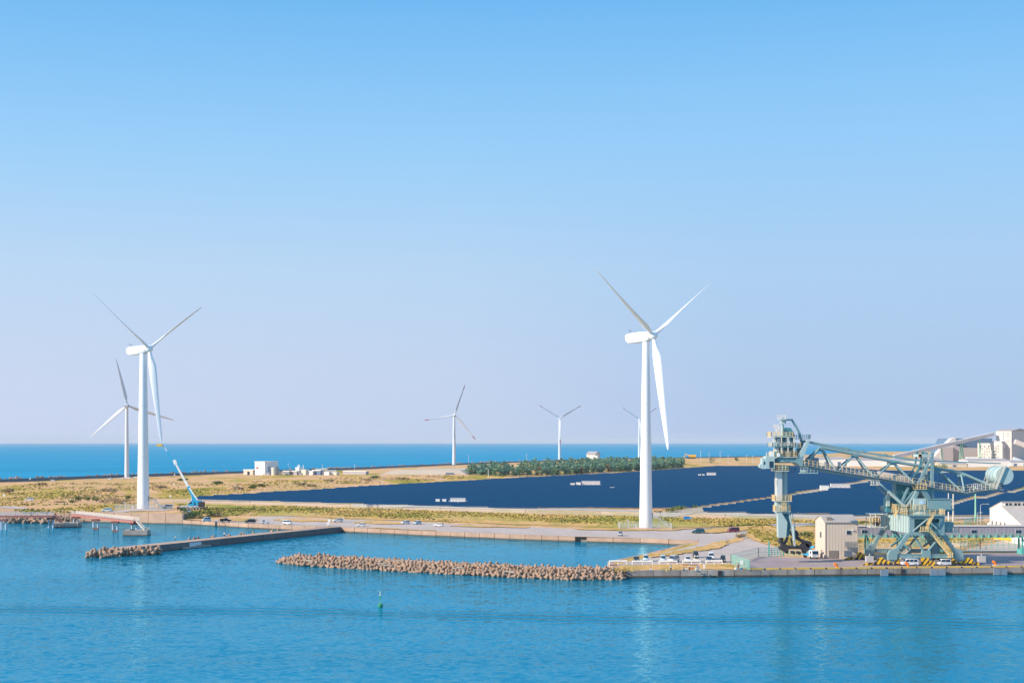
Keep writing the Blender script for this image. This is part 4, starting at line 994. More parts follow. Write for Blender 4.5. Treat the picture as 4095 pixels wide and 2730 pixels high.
# bogies with hazard paint
def bogie(xc, yy, L, tall=True, ramp_l=0, ramp_r=0):
    m = MB(); n = max(2, int(L / 2.3))
    m.bx(xc - L * .33, xc + L * .33, yy - .5, yy + .5, 2.65, 3.3)
    for s in (-1, 1): m.prism([(xc + s * L * .1, 3.3), (xc + s * L * .38, 3.3), (xc + s * L * .34, 3.95), (xc + s * L * .18, 4.3)], 'y', yy - .45, yy + .45)
    for i in range(n):
        x = xc - L / 2 + L * (i + .5) / n; m.prism([(x - .95, 2.25), (x + .95, 2.25), (x + .7, 3.0), (x - .7, 3.0)], 'y', yy - .6, yy + .6)
    if ramp_l: m.prism([(xc - L / 2 - ramp_l, 2.02), (xc - L / 2, 2.02), (xc - L / 2, 2.9), (xc - L / 2 - ramp_l * .45, 2.75)], 'y', yy - .4, yy + .4)
    if ramp_r: m.prism([(xc + L / 2 + ramp_r, 2.02), (xc + L / 2, 2.02), (xc + L / 2, 3.1), (xc + L / 2 + ramp_r * .5, 2.85)], 'y', yy - .4, yy + .4)
    bo = m.build('bogie', M('hazard'), cr); m = MB()
    for i in range(n * 2):
        x = xc - L / 2 + L * (i + .5) / (n * 2); m.tube((x, yy - .68, 2.33), (x, yy + .68, 2.33), .36, n=12)
    m.build('wheels', M('machine_black'), bo)
bogie(103.9, YF, 8.6, ramp_l=3.4); bogie(124.2, YF, 8.0, ramp_r=1.0); bogie(102.2, YR, 6.8, ramp_l=3.0); bogie(RX - .5, YR, 7.5)
m = MB(); a = PF(3684, 2262, YF - 1); b = PF(3714, 2262, YF - 1); m.prism([(a.x + .2, 2.02), (b.x - .2, 2.02), (b.x, 4.2), (a.x, 4.2)], 'y', YF - 1.3, YF - .2); c = PF(3738, 2262, YF - 1); m.bx(b.x, c.x, YF - 1.2, YF - .3, 2.02, 3.3); m.build('rail_clamp', M('hazard'), cr)
for x, y in ((98.6, 392.3), (97.2, 411), (129.6, 392.6)):
    m = MB(); m.bx(x - 1, x + 1, y - .7, y + .7, 2.9, 4.6); m.bar((x, y, 4.6), (x, y, 5.3), .25); m.build('bogie_motor_box', mat('concrete_box', (.5, .46, .44), .7), cr)
# slewing deck
a, b = W(3570, 2040), W(3790, 2040); zs = a.z
m = MB(); m.lathe([(4.2, zt + .3), (4.2, zs - 1.0), (4.9, zs - 1.0), (4.9, zs - .1)], (114.3, 402, 0), 28); m.build('slew_ring', TL, cr, smooth=True)
m = MB(); m.bx(W(3576, 0).x, W(3785, 0).x, 397.2, 406.8, zs - .1, zs + .35); m.build('slew_deck', TD, cr)
m = MB(); m.rail([(W(3570, 0).x, 397.2, zs + .35), (W(3695, 0).x, 397.2, zs + .35)], 1.5, 1.2, .08, 3); m.rail([(W(3570, 0).x, 397.2, zs + .35), (W(3570, 0).x, 406.8, zs + .35)], 1.5, 1.2, .08, 3); m.build('deck_railing', RY, cr)
stair(W(3563, 2062, -4), W(3578, 2030, -4), .9)
m = MB(); m.prism([(W(3637, 0).x, zs + .3), (W(3685, 0).x, zs + .3), (W(3685, 0).x, W(0, 1990).z), (W(3637, 0).x, W(0, 1990).z)], 'y', 397.5, 401.5); m.build('operator_house', TL, cr)
m = MB(); m.bx(W(3660, 0).x, W(3675, 0).x, 397.3, 397.5, W(0, 2012).z, W(0, 1998).z); m.bx(W(3676, 0).x, W(3682, 0).x, 397.3, 397.5, W(0, 2010).z, W(0, 2004).z); m.build('switch_cabinet', M('paint_skyblue'), cr)
m = MB(); m.bx(W(3688, 0).x, W(3783, 0).x, 397.0, 403.5, W(0, 2031).z, W(0, 1993).z); m.bx(W(3686, 0).x, W(3788, 0).x, 396.8, 403.7, W(0, 1993).z, W(0, 1991).z); m.build('machine_house', TE, cr)
m = MB()
for i in range(6): m.bx(W(3722 + i * 9, 0).x, W(3722 + i * 9, 0).x + .15, 396.93, 397.0, W(0, 2012).z, W(0, 2010.5).z)
m.build('vents', TL, cr)
m = MB(); m.bx(W(3694, 0).x, W(3792, 0).x, 396.9, 404, W(0, 2036).z, W(0, 2031).z); m.build('house_skirt', TD, cr)
# transfer tower behind the pivot
m = MB(); m.bx(W(3588, 0).x, W(3648, 0).x, 403, 407.5, zs, W(0, 1934).z); m.bx(W(3552, 0).x, W(3590, 0).x, 403.5, 407.5, zs - .5, W(0, 1990).z); m.build('transfer_tower', TD, cr)
m = MB(); m.bx(W(3549, 0).x, W(3562, 0).x, 402.8, 404, W(0, 2024).z, W(0, 1984).z); m.build('chute_box', TL, cr)
m = MB(); m.rail([W(3552, 1980, 1), W(3580, 1980, 1)], 1.1, .9, .07, 2); m.bx(W(3552, 0).x, W(3582, 0).x, 402.5, 404, W(0, 1982).z, W(0, 1980).z); m.build('tower_platform', CRM, cr)
# support trestle under pivot
for s in (-3.2, 3.2):
    m = MB(); m.bar(W(3655, 1952, s), W(3606, 2032, s), .6, .6, .5, .5); m.build('trestle_leg', TL, cr)
    m = MB(); m.bar(W(3672, 1952, s), W(3700, 1992, s), 2.2, 1.4, 1.2, 1.2); m.bar(W(3662, 1952, s), W(3642, 1992, s), .9, .9); m.bx(W(3650, 0).x, W(3705, 0).x, 402 + s - .5, 402 + s + .5, W(0, 1962).z, W(0, 1955).z); m.build('trestle_leg', TE, cr)
    m = MB(); m.bar(W(3640, 1962, s), W(3596, 2016, s), .45); m.bar(W(3620, 1945, s), W(3590, 2014, s), .6); m.build('brace', TE, cr)
# luffing cylinders
for s in (-3.4, 3.4):
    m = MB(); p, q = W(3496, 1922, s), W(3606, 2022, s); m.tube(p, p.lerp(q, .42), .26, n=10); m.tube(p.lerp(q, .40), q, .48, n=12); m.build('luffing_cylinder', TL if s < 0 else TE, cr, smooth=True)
# boom truss
HW = 3.4
Bn = [(3205, 1862), (3338, 1888), (3487, 1912), (3649, 1938), (3735, 1955), (3843, 1973), (3984, 1951)]
An = [(3282, 1788), (3417, 1815), (3570, 1844), (3690, 1864), (3750, 1874), (3843, 1889)]
m = MB(); m.path([W(x, y, 0) for x, y in An], [.45] * 6, 14); m.build('boom_upper_chord', TE, cr, smooth=True)
AN_Y = {y for x, y in An} | {1817, 1846, 1876, 1891, 1889}
for s in (-HW, HW):
    m = MB(); m.path([W(x, y, s) for x, y in Bn], [.40] * 7, 14); m.build('boom_lower_chord', TE, cr, smooth=True)
    pairs = [((3282, 1788), (3205, 1862), .34), ((3282, 1788), (3338, 1886), .27), ((3338, 1888), (3417, 1817), .27), ((3417, 1817), (3487, 1910), .27), ((3487, 1910), (3570, 1846), .27), ((3570, 1846), (3649, 1936), .27),
             ((3655, 1946), (3750, 1876), .27), ((3750, 1876), (3841, 1971), .27), ((3843, 1891), (3843, 1970), .27), ((3843, 1889), (3975, 1952), .36)]
    for a, b, rr in pairs:
        m = MB(); m.tube(W(*a, 0 if a[1] in AN_Y else s), W(*b, 0 if b[1] in AN_Y else s), rr, n=10); m.build('boom_diagonal', TE, cr, smooth=True)
for X, Y in Bn[:6]:
    m = MB(); m.tube(W(X, Y, -HW), W(X, Y, HW), .28, n=8); m.build('boom_cross_tube', TE, cr)
for X, Y in An:
    m = MB(); c = W(X, Y, 0); m.box(c + Vector((0, 0, -.75)), (2.0, .9, .7)); m.build('node_gusset', TE, cr)
# walkway, rail and belt covers
for s, mt_ in ((-HW - .9, RY), (HW + .9, CRM)):
    m = MB(); d_ = MB()
    for i in range(6):
        p, q = W(*Bn[i], s) + Vector((0, 0, .35)), W(*Bn[i + 1], s) + Vector((0, 0, .35)); m.rail([p, q], 1.55, 1.15, .075, 2)
        d_.bar(p, q, 1.1, .12)
    wk = m.build('walkway_railing', mt_, cr); d_.build('walkway_deck', M('belt_cover'), cr)
m = MB(); k_ = MB()
for i in range(5):
    p, q = W(*Bn[i], 0), W(*Bn[i + 1], 0)
    m.bar(p + Vector((0, 0, .5)), q + Vector((0, 0, .5)), 2.4, .7)
    n = int((q - p).length / 1.4)
    for j in range(n): c = p.lerp(q, j / n); k_.bar(c + Vector((0, -2.6, .2)), c + Vector((0, -2.6, 1.6)), .14)
m.build('belt_housing', M('belt_cover'), cr); k_.build('belt_frames', TD, cr)
m = MB(); p, q = W(3500, 1898, 1), W(3642, 1922, 1); m.path([p, p.lerp(q, .1), p.lerp(q, .9), q], [.7, 1.3, 1.3, .8], 14); m.build('belt_hood', mat('hood_grey', (.50, .42, .42), .5, (.34, .32, .27), .6, .4), cr, smooth=True)
m = MB(); p, q = W(3240, 1842, 2), W(3268, 1852, 2); m.box((p + q) / 2, (3.2, 2.4, 2.4), 0); m.tube(p + Vector((.2, 0, .8)), p + Vector((1.4, 0, .8)), 1.0, n=12); m.build('belt_drive', M('grey_paint'), cr)
# tie rods to the pylon and on to the counterweight
for s in (-2.4, 2.4):
    m = MB(); m.bar(W(3222, 1764, s), W(3400, 1800, s), .42, .5); m.bar(W(3400, 1800, s), W(3676, 1842, s), .34, .45)
    for X, Y in ((3380, 1794), (3440, 1806), (3530, 1820)): c = W(X, Y, s); m.box(c, (.9, .6, .9))
    m.build('tie_rod', TE, cr)
    m = MB(); m.bar(W(3712, 1841, s), W(3990, 1852, s), .16, .3); m.build('tie_rod', TD, cr)
# pylon
for s in (-3.0, 3.0):
    m = MB(); m.bar(W(3715, 1815, s), W(3715, 1991, s), .75, .7); m.tube(W(3715, 1814, s - .45), W(3715, 1814, s + .45), .55, n=14); m.bar(W(3711, 1830, s), W(3650, 1950, s), .55, .6); m.build('pylon_leg', TE, cr)
    m = MB(); m.bar(W(3676, 1822, s * .8), W(3668, 1865, s * .8), .4, .4); m.bar(W(3668, 1865, s * .8), W(3643, 1905, s * .8), .35); m.build('pylon_strut', TD, cr)
m = MB(); a, b = W(3662, 1826), W(3714, 1816); m.bx(a.x, b.x, 398.6, 399.2, a.z, b.z); m.bx(a.x, b.x, 404.8, 405.4, a.z, b.z); m.bx(a.x, a.x + .7, 398.6, 405.4, a.z, b.z); m.build('pylon_crossbeam', TL, cr)
m = MB()
for X in (3667, 3690): c = W(X, 1809); m.tube(c + Vector((0, -.5, 0)), c + Vector((0, .5, 0)), .38, n=14); m.bar(W(X, 1816), c, .3)
m.build('pulley', TD, cr)
m = MB()
for Y in (1842, 1862, 1895, 1915): m.rail([W(3676, Y, -2.2), W(3698, Y, -2.2)], 1.1, .7, .07, 2); a = W(3676, Y, -2.2); b = W(3698, Y, -2.2); m.bx(a.x, b.x, 399.3, 400.6, a.z - .08, a.z)
for X in (3684, 3690): m.bar(W(X, 1830, -1.6), W(X, 1920, -1.6), .08)
m.build('pylon_ladder', CRM, cr)
m = MB(); m.bx(W(3638, 0).x, W(3686, 0).x, 397.3, 398.8, W(0, 1953).z, W(0, 1951).z); m.rail([W(3638, 1951, -4.6), W(3686, 1951, -4.6)], 1.4, .9, .1, 3); m.rail([W(3638, 1951, -4.6), W(3638, 1951, -3.3)], 1.4, .9, .1, 3); m.build('pivot_platform', RY, cr)
m = MB(); m.bx(W(3470, 0).x, W(3500, 0).x, 397.2, 399.6, W(0, 1938).z, W(0, 1936).z); m.rail([W(3466, 1937, -4.8), W(3498, 1937, -4.8)], 1.3, .8, .08, 3); m.bar(W(3470, 1937, -3.6), W(3474, 1912, -3.6), .2); m.bar(W(3496, 1937, -3.6), W(3496, 1912, -3.6), .2); m.build('cylinder_platform', CRM, cr)
# counterweight drum
c1, c2 = P(4018, 1901, 397.4), P(4018, 1901, 397.4) + Vector((0, 8.9, 0)); ax = Vector((0, -1, 0))
m = MB(); m.path([c2, c2 + ax * .2, c1 - ax * .2, c1], [2.45, 2.55, 2.55, 2.45], 40); m.build('counterweight_drum', TL, cr, smooth=True)
for t in (2.4, 6.6): m = MB(); m.path([c1 - ax * t, c1 - ax * (t + .2)], [2.63, 2.63], 40); m.build('drum_band', TE, cr, smooth=True)
for c_ in (c1 + ax * .3, c2 - ax * .3):
    m = MB(); a = c_ + Vector((-2.6, 0, -3.7)); b = c_ + Vector((.2, 0, 2.9)); m.bar(a, b, .3, .5)
    for i in range(12): o = a.lerp(b, i / 12); m.bar(o + Vector((-.9, -.1, .3)), o + Vector((0, -.1, 0)), .08)
    m.bar(a + Vector((-.95, -.1, .4)), b + Vector((-.95, -.1, .4)), .12); m.build('drum_hanger', CRM, cr)
c0 = (c1 + c2) / 2
m = MB(); a = W(3984, 1951, -HW); b = W(3984, 1951, HW); m.tube(a, b, .5, n=10); m.bar(a, c1 + ax * .3 + Vector((-2.4, 0, -3.4)), .6); m.bar(b, c2 - ax * .3 + Vector((-2.4, 0, -3.4)), .6)
m.bar(a + Vector((-2.5, 0, .3)), c1 + Vector((-2.2, .5, -1.2)), .3); m.bar(a, c1 + Vector((-1.6, .6, -1.9)), .3); m.build('tail_beam', TE, cr)
m = MB(); m.rail([W(3872, 1957, -4.6), W(3985, 1951, -4.6), W(3985, 1951, 4.6)], 1.7, 1.1, .09, 3); m.bx(W(3872, 0).x, W(3990, 0).x, 397.2, 398.4, W(0, 1954).z - .1, W(0, 1954).z); m.build('tail_platform', CRM, cr)

# ------------------------- head: tower, cab, bucket leg
m = MB(); m.bx(W(3103, 0).x, W(3124, 0).x, 400.4, 403.4, W(0, 2005).z, W(0, 1875).z); m.build('elevator_casing', mat('casing_pale', (.62, .62, .60), .45, (.5, .5, .46), .4, .5, streak=True), cr)
m = MB(); m.tube(W(3136, 2005, .3), W(3136, 1875, .3), .92, n=20); m.build('return_tube', TL, cr, smooth=True)
m = MB()
for X in (3096, 3099): m.bar(W(X, 1985, -1), W(X, 1878, -1), .08)
for Y in range(1880, 1985, 6): m.bar(W(3096, Y, -1), W(3100, Y, -1), .06)
for Y in (1925, 1932, 1939): m.rail([W(3094, Y, -1.6), W(3102, Y, -1.6)], .5, .5, .07, 1)
m.build('ladder', CRM, cr)
def plat(X0, X1, Y, ya, yb, rm=RY, h=1.5, nm='platform'):
    a, b = W(X0, Y), W(X1, Y); m = MB(); m.bx(a.x, b.x, ya, yb, a.z - .18, a.z); pf = m.build(nm, CRM if rm is RY else TE, cr)
    m = MB(); m.rail([(a.x, ya, a.z), (b.x, ya, a.z), (b.x, yb, a.z), (a.x, yb, a.z)], h, 1.05, .075, 3, True); m.build('platform_railing', rm, pf)
plat(3093, 3160, 2000, 399.2, 405); plat(3096, 3156, 2041, 399.6, 404.4)
m = MB(); m.bx(W(3101, 0).x, W(3153, 0).x, 400.2, 403.6, W(0, 2050).z, W(0, 2000).z); m.build('lower_column', TL, cr)
m = MB(); m.rail([W(3120, 2041, -2.6), W(3136, 2041, -2.6)], 2.4, .6, .1, 4); m.build('ladder_cage', RY, cr)
m = MB(); m.prism([(W(3101, 0).x, W(0, 2044).z), (W(3118, 0).x, W(0, 2044).z), (W(3143, 0).x, W(0, 2085).z), (W(3138, 0).x, W(0, 2146).z), (W(3107, 0).x, W(0, 2146).z), (W(3106, 0).x, W(0, 2060).z)], 'y', 399.8, 402.2); m.build('bucket_casing', TL, cr)
m = MB(); m.prism([(W(3122, 0).x, W(0, 2044).z), (W(3160, 0).x, W(0, 2044).z), (W(3160, 0).x, W(0, 2100).z), (W(3154, 0).x, W(0, 2140).z), (W(3139, 0).x, W(0, 2146).z), (W(3146, 0).x, W(0, 2085).z)], 'y', 401.0, 404.2); m.build('bucket_casing', TD, cr)
m = MB(); m.bar(W(3151, 2045, -1.5), W(3174, 2180, -1.5), .5, .5); m.bar(W(3165, 2045, -.5), W(3180, 2112, -.5), .15); m.tube(W(3168, 2100, -1.6), W(3172, 2160, -1.6), .38, n=8); m.build('bucket_cylinder', TL, cr)
# digging foot
foot_pts = [(3126, 2150), (3122, 2178), (3130, 2196), (3160, 2202), (3205, 2204), (3222, 2196), (3232, 2180), (3222, 2170), (3196, 2164), (3180, 2150), (3170, 2140)]
BLK = M('machine_black')
m = MB(); m.bar(W(3128, 2186), W(3218, 2188), 2.6, .9); m.bar(W(3170, 2134), W(3222, 2176), 2.4, .7); m.bar(W(3122, 2150), W(3130, 2186), 2.4, .8); m.bar(W(3150, 2146), W(3132, 2182), 1.6, .5); m.bar(W(3160, 2150, -1), W(3166, 2184, -1), .4); m.build('digging_frame', BLK, cr)
for X, Y, r_ in ((3136, 2188, 1.1), (3218, 2186, 1.2), (3176, 2132, 1.0), (3230, 2173, .9)):
    m = MB(); m.tube(W(X, Y, -1.5), W(X, Y, 1.5), r_, n=18); m.build('sprocket', BLK, cr)
m = MB()
for i in range(len(foot_pts) - 1):
    p, q = W(*foot_pts[i]), W(*foot_pts[i + 1]); L = (q - p).length; n = max(1, int(L / 1.15)); d_ = (q - p).normalized(); ou = Vector((d_.z, 0, -d_.x)); ou = -ou if i > 4 and ou.z < 0 else ou
    for j in range(n):
        c = p.lerp(q, (j + .5) / n); m.prism([(c.x - .45 * d_.x, c.z - .45 * d_.z), (c.x + .45 * d_.x, c.z + .45 * d_.z), (c.x + .3 * d_.x + ou.x * .9, c.z + .3 * d_.z + ou.z * .9), (c.x - .5 * d_.x + ou.x * .7, c.z - .5 * d_.z + ou.z * .7)], 'y', 400.7, 403.3)
m.build('digging_buckets', BLK, cr)
# upper head
plat(3092, 3146, 1880, 398.4, 405.2)
m = MB(); m.bx(W(3105, 0).x, W(3141, 0).x, 399, 405, W(0, 1880).z, W(0, 1858).z); m.build('swivel_neck', TD, cr)
m = MB(); m.lathe([(3.0, W(0, 1850).z), (3.6, W(0, 1845).z), (3.6, W(0, 1829).z), (3.3, W(0, 1829).z)], (W(3133, 0).x, 402, 0), 24); m.bx(W(3130, 0).x, W(3198, 0).x, 398.6, 405.4, W(0, 1847).z, W(0, 1829).z); m.build('head_ring', TE, cr, smooth=True)
m = MB(); m.prism([(W(3176, 0).x, W(0, 1829).z), (W(3204, 0).x, W(0, 1822).z), (W(3200, 0).x, W(0, 1862).z), (W(3190, 0).x, W(0, 1862).z), (W(3172, 0).x, W(0, 1847).z)], 'y', 398.2, 405.8); m.build('head_bracket', TE, cr)
for s in (-HW, HW):
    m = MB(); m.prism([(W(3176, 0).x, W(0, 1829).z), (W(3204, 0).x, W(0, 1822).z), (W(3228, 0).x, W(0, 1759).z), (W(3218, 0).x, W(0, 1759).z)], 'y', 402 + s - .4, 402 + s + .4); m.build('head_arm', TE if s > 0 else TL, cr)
m = MB(); m.bx(W(3054, 0).x, W(3098, 0).x, 398.2, 403, W(0, 1832).z, W(0, 1823).z); m.bx(W(3084, 0).x, W(3140, 0).x, 398.6, 405, W(0, 1829).z, W(0, 1825).z); m.build('cab_bracket', TL, cr)
m = MB(); m.bx(W(3053, 0).x, W(3088, 0).x, 398.2, 402, W(0, 1872).z, W(0, 1832).z); m.bx(W(3040, 0).x, W(3054, 0).x, 398.4, 401.8, W(0, 1873).z, W(0, 1832).z); m.prism([(W(3030, 0).x, W(0, 1858).z), (W(3041, 0).x, W(0, 1852).z), (W(3041, 0).x, W(0, 1873).z), (W(3032, 0).x, W(0, 1868).z)], 'y', 398.6, 401.6); cab = m.build('operator_cab', TL, cr)
m = MB(); m.bx(W(3067, 0).x, W(3082, 0).x, 398.1, 398.25, W(0, 1868).z, W(0, 1843).z); m.bx(W(3045, 0).x, W(3050, 0).x, 398.3, 398.45, W(0, 1856).z, W(0, 1844).z); m.build('window', M('glass_dark'), cab)
m = MB(); m.bx(W(3073, 0).x, W(3087, 0).x, 398.4, 401, W(0, 1825).z, W(0, 1806).z); m.bx(W(3098, 0).x, W(3108, 0).x, 397.6, 399, W(0, 1825).z, W(0, 1810).z); m.build('electrical_cabinet', M('white_paint'), cr)
plat(3088, 3178, 1825, 398, 406)
m = MB(); m.bx(W(3056, 0).x, W(3059, 0).x, 398.6, 399, W(0, 1830).z, W(0, 1808).z); m.bx(W(3066, 0).x, W(3069, 0).x, 398.6, 399, W(0, 1830).z, W(0, 1806).z); m.build('cab_ladder', RY, cr)
m = MB(); m.lathe([(2.55, W(0, 1829).z), (2.55, W(0, 1742).z)], (W(3137, 0).x, 402.6, 0), 20); m.build('head_tower', TD, cr, smooth=True)
for X, Y0, Y1, w_ in ((3088, 1770, 1748, 8), (3102, 1775, 1752, 10), (3094, 1805, 1790, 14), (3113, 1806, 1788, 12), (3136, 1780, 1750, 16)): m = MB(); m.bx(W(X, 0).x, W(X + w_, 0).x, 399.3, 401, W(0, Y0).z, W(0, Y1).z); m.build('head_panel', M('casing_pale'), cr)
for X in (3086, 3116, 3142, 3166):
    m = MB(); m.bar(W(X, 1825, -3.4), W(X, 1745, -3.4), .28); m.build('head_post', CRM, cr)
plat(3080, 3172, 1784, 398.4, 405.6, CRM, 1.1)
plat(3076, 3164, 1745, 398.6, 405.4, RY, 1.3)
plat(3172, 3196, 1787, 399, 404, RY, 1.1)
plat(3174, 3236, 1753, 400.5, 403.5, TD, 1.1)
m = MB(); m.prism([(W(3130, 0).x, W(0, 1742).z), (W(3170, 0).x, W(0, 1742).z), (W(3170, 0).x, W(0, 1728).z), (W(3158, 0).x, W(0, 1710).z), (W(3135, 0).x, W(0, 1709).z)], 'y', 400.5, 404.8); m.build('drive_hood', TD, cr)
m = MB(); m.tube(W(3129, 1742), W(3129, 1698), .42, n=12); m.bx(W(3122, 0).x, W(3137, 0).x, 401, 403, W(0, 1697).z, W(0, 1680).z); m.bx(W(3117, 0).x, W(3140, 0).x, 400.5, 403.5, W(0, 1679).z, W(0, 1676).z); m.bx(W(3126, 0).x, W(3134, 0).x, 401.4, 402.6, W(0, 1676).z, W(0, 1668).z); m.build('top_mast', TL, cr)
m = MB(); m.rail([W(3106, 1677, -1.2), W(3118, 1677, -1.2)], 1.3, .4, .08, 3); m.rail([W(3122, 1677, -1.2), W(3140, 1677, -1.2)], 1.3, .5, .08, 3); m.bar(W(3095, 1700, -2), W(3102, 1730, -2), .35); m.bar(W(3104, 1696, -2), W(3112, 1742, -2), .35); m.bar(W(3091, 1710, -2), W(3091, 1694, -2), .3); m.bar(W(3112, 1710, -2), W(3120, 1710, -2), 1.6, .4); m.build('top_railing', mat('rail_pale', (.8, .7, .62), .5), cr)
m = MB(); m.path([W(3139, 1694), W(3139, 1680), W(3145, 1677), W(3166, 1677), W(3182, 1703), W(3198, 1735), W(3205, 1765)], [.28, .28, .3, .32, .34, .36, .36], 8); m.build('jib_pipe', TE, cr)
m = MB(); m.path([W(3168, 1870), W(3162, 1888), W(3174, 1886), W(3184, 1870)], [.1] * 4, 6); m.build('hose', BLK, cr)
m = MB(); a, b = W(3190, 1885), W(3258, 1890); m.bx(a.x, b.x, 398.2, 401, b.z - .1, b.z + .1); m.rail([(a.x, 398.2, b.z), (b.x, 398.2, b.z)], 1.5, 1, .08, 2); m.bar(W(3245, 1892), W(3258, 1868), .4); m.box((W(3205, 0).x, 399.5, b.z + .6), (1.5, 1, .7)); m.build('underslung_platform', TL, cr)
# plinth mooring on the quay under the crane
# ------------------------------------------------------------ buildings near the quay
def win(m, fr, x0, x1, y, z0, z1, parent):
    f = MB(); f.bx(x0 - .12, x1 + .12, y - .09, y + .05, z0 - .12, z1 + .12); fo = f.build('window', M('steel_galv'), parent)
    g = MB(); n = max(1, round((x1 - x0) / .95))
    for i in range(n): a = x0 + (x1 - x0) * i / n; g.bx(a + .06, a + (x1 - x0) / n - .06, y - .14, y - .05, z0, z1)
    g.build('pane', M('glass_dark'), fo)
xa, xb, y0, y1, z0 = 91.5, 100.8, 415, 429, 1.95
ze = 12.6; zr_ = 14.3
bl = thing('metal_shed', 'tall beige ribbed metal building between digging foot and crane portal', 'building', ((xa + xb) / 2, y0, z0))
m = MB(); m.prism([(y0, z0), (y1, z0), (y1, ze), ((y0 + y1) / 2, zr_), (y0, ze)], 'x', xa, xb); m.build('wall', M('siding_beige'), bl)
m = MB(); e_ = .35
for ya, yb in ((y0 - e_, (y0 + y1) / 2), (y1 + e_, (y0 + y1) / 2)):
    za = ze - .1; m.add([(xa - .3, ya, za), (xb + .3, ya, za), (xb + .3, yb, zr_ + .12), (xa - .3, yb, zr_ + .12), (xa - .3, ya, za + .15), (xb + .3, ya, za + .15), (xb + .3, yb, zr_ + .27), (xa - .3, yb, zr_ + .27)], [(0, 1, 2, 3), (7, 6, 5, 4), (0, 4, 5, 1), (1, 5, 6, 2), (2, 6, 7, 3), (3, 7, 4, 0)])
rf = m.build('roof', M('roof_ribs'), bl)
m = MB(); m.bx(xa + .8, xa + 2.2, y0 + 1.5, y0 + 4.5, ze + .6, ze + 1.35); m.build('roof_vent', M('door_brown'), rf)
win(0, 0, P(3385, 0, 415).x, P(3403, 0, 415).x, y0, P(0, 2135, 415).z, P(0, 2121, 415).z, bl)
m = MB(); a = P(3315, 0, 415).x; b = P(3352, 0, 415).x; m.bx(a, b, y0 - .12, y0 + .1, z0, P(0, 2200, 415).z); m.build('roller_door', M('door_brown'), bl)
f = MB(); f.bx(xa - .1, xa + .05, 420.5, 422.2, 7.8, 9.4); fo = f.build('window', M('glass_dark'), bl)
f = MB(); f.bx(xa - .1, xa + .05, 419.5, 421, z0, 4.2); f.build('side_door', M('door_brown'), bl)
m = MB(); m.bx(xb - 1.6, xb - 1.2, y0 - .5, y0, P(0, 2120, 415).z, P(0, 2116, 415).z); m.build('floodlight', M('white_paint'), bl)
m = MB(); m.bx(xa - .14, xa + .14, y0 - .1, y0 + .16, z0, ze); m.bx(xb - .14, xb + .14, y0 - .1, y0 + .16, z0, ze); m.build('corner_trim', M('roof_beige'), bl)

# conveyor gallery
Dg = 436; a, b = P(3428, 2146, Dg), P(4095, 2146, Dg); ztp = P(0, 2104, Dg).z
gl = thing('conveyor_gallery', 'long raised ribbed conveyor gallery running behind the crane portal', 'conveyor gallery', ((a.x + b.x) / 2, Dg, 2))
X1 = b.x + 40
m = MB(); m.bx(a.x - 3, X1, Dg, Dg + 3.4, a.z + .25, ztp); m.build('siding', M('gallery_siding'), gl)
m = MB(); m.prism([(Dg - .25, ztp), (Dg + 3.65, ztp), (Dg + 3.2, ztp + .35), (Dg + .2, ztp + .35)], 'x', a.x - 3, X1); m.build('roof', M('roof_beige'), gl)
m = MB(); m.bx(a.x - 3, X1, Dg - .4, Dg + 3.8, a.z - .15, a.z + .25); m.bar((a.x, Dg - .6, a.z + .9), (X1, Dg - .6, a.z + .9), .1)
x = a.x + 2
while x < X1: m.prism([(x - .25, a.z - .3), (x + .25, a.z - .3), (x + .12, a.z + .9), (x - .12, a.z + .9)], 'y', Dg - .8, Dg - .1); x += 2.25
m.build('floor_beam', M('fence_green'), gl)
for X in (3456, 3894, 4072):
    c = P(X, 0, Dg).x; win(0, 0, c - .8, c + .95, Dg, P(0, 2130, Dg).z, P(0, 2118, Dg).z, gl)
for X in (3470, 3600, 3742, 3918, 4089):
    if X in (3918,): continue
    c = P(X, 0, Dg).x; m = MB()
    for yy in (Dg + .2, Dg + 3.2): m.bar((c, yy, 1.9), (c, yy, a.z), .45)
    m.bar((c, Dg + .2, 2.2), (c + 1.8, Dg + .2, a.z), .2); m.bar((c, Dg + .2, a.z), (c + 1.8, Dg + .2, 2.2), .2); m.bar((c + 1.9, Dg + .2, 1.9), (c + 1.9, Dg + .2, a.z), .3) if X == 3742 else None
    m.build('trestle', M('gate_green'), gl)
m = MB(); c = P(4088, 2210, 430); m.bx(c.x - .2, c.x + 6, 430, 434, 1.95, 3.6); tag(m.build('equipment_box', M('gate_green')), 'green equipment box at the foot of the right gallery post', 'equipment box')

# white shed at the right edge
X0 = P(3958, 2100, 503).x; px = lambda yy: 169.0
prof = [(503, 2.0), (503, 12.7), (491, 15.5), (490.9, 13.9), (469.5, 8.2), (469.5, 2.0)]
ws = thing('warehouse', 'white gabled warehouse with clerestory windows at the right edge', 'warehouse', (185, 486, 2))
m = MB(); m.prism([(503, 2.0), (503, 12.5), (491, 15.3), (491, 13.8), (469.5, 8.0), (469.5, 2.0)], 'x', 169, 215); m.build('wall', M('building_white'), ws)
m = MB(); m.prism([(490.8, 13.9), (469.0, 7.95), (469.0, 8.15), (490.8, 14.1)], 'x', 168.8, 215.2); m.prism([(503.3, 12.45), (490.7, 15.35), (490.7, 15.55), (503.3, 12.65)], 'x', 168.8, 215.2); m.build('roof', M('roof_beige'), ws)
for i in range(12):
    x = 170.2 + i * 3.0; f = MB(); f.bx(x, x + 2.5, 490.75, 490.98, 14.15, 15.0); fo = f.build('clerestory_window', M('cream'), ws)
    g = MB(); g.bx(x + .1, x + 1.0, 490.68, 490.76, 14.2, 14.95); g.bx(x + 1.4, x + 2.2, 490.68, 490.76, 14.2, 14.95); g.build('pane', M('glass_dark'), fo)
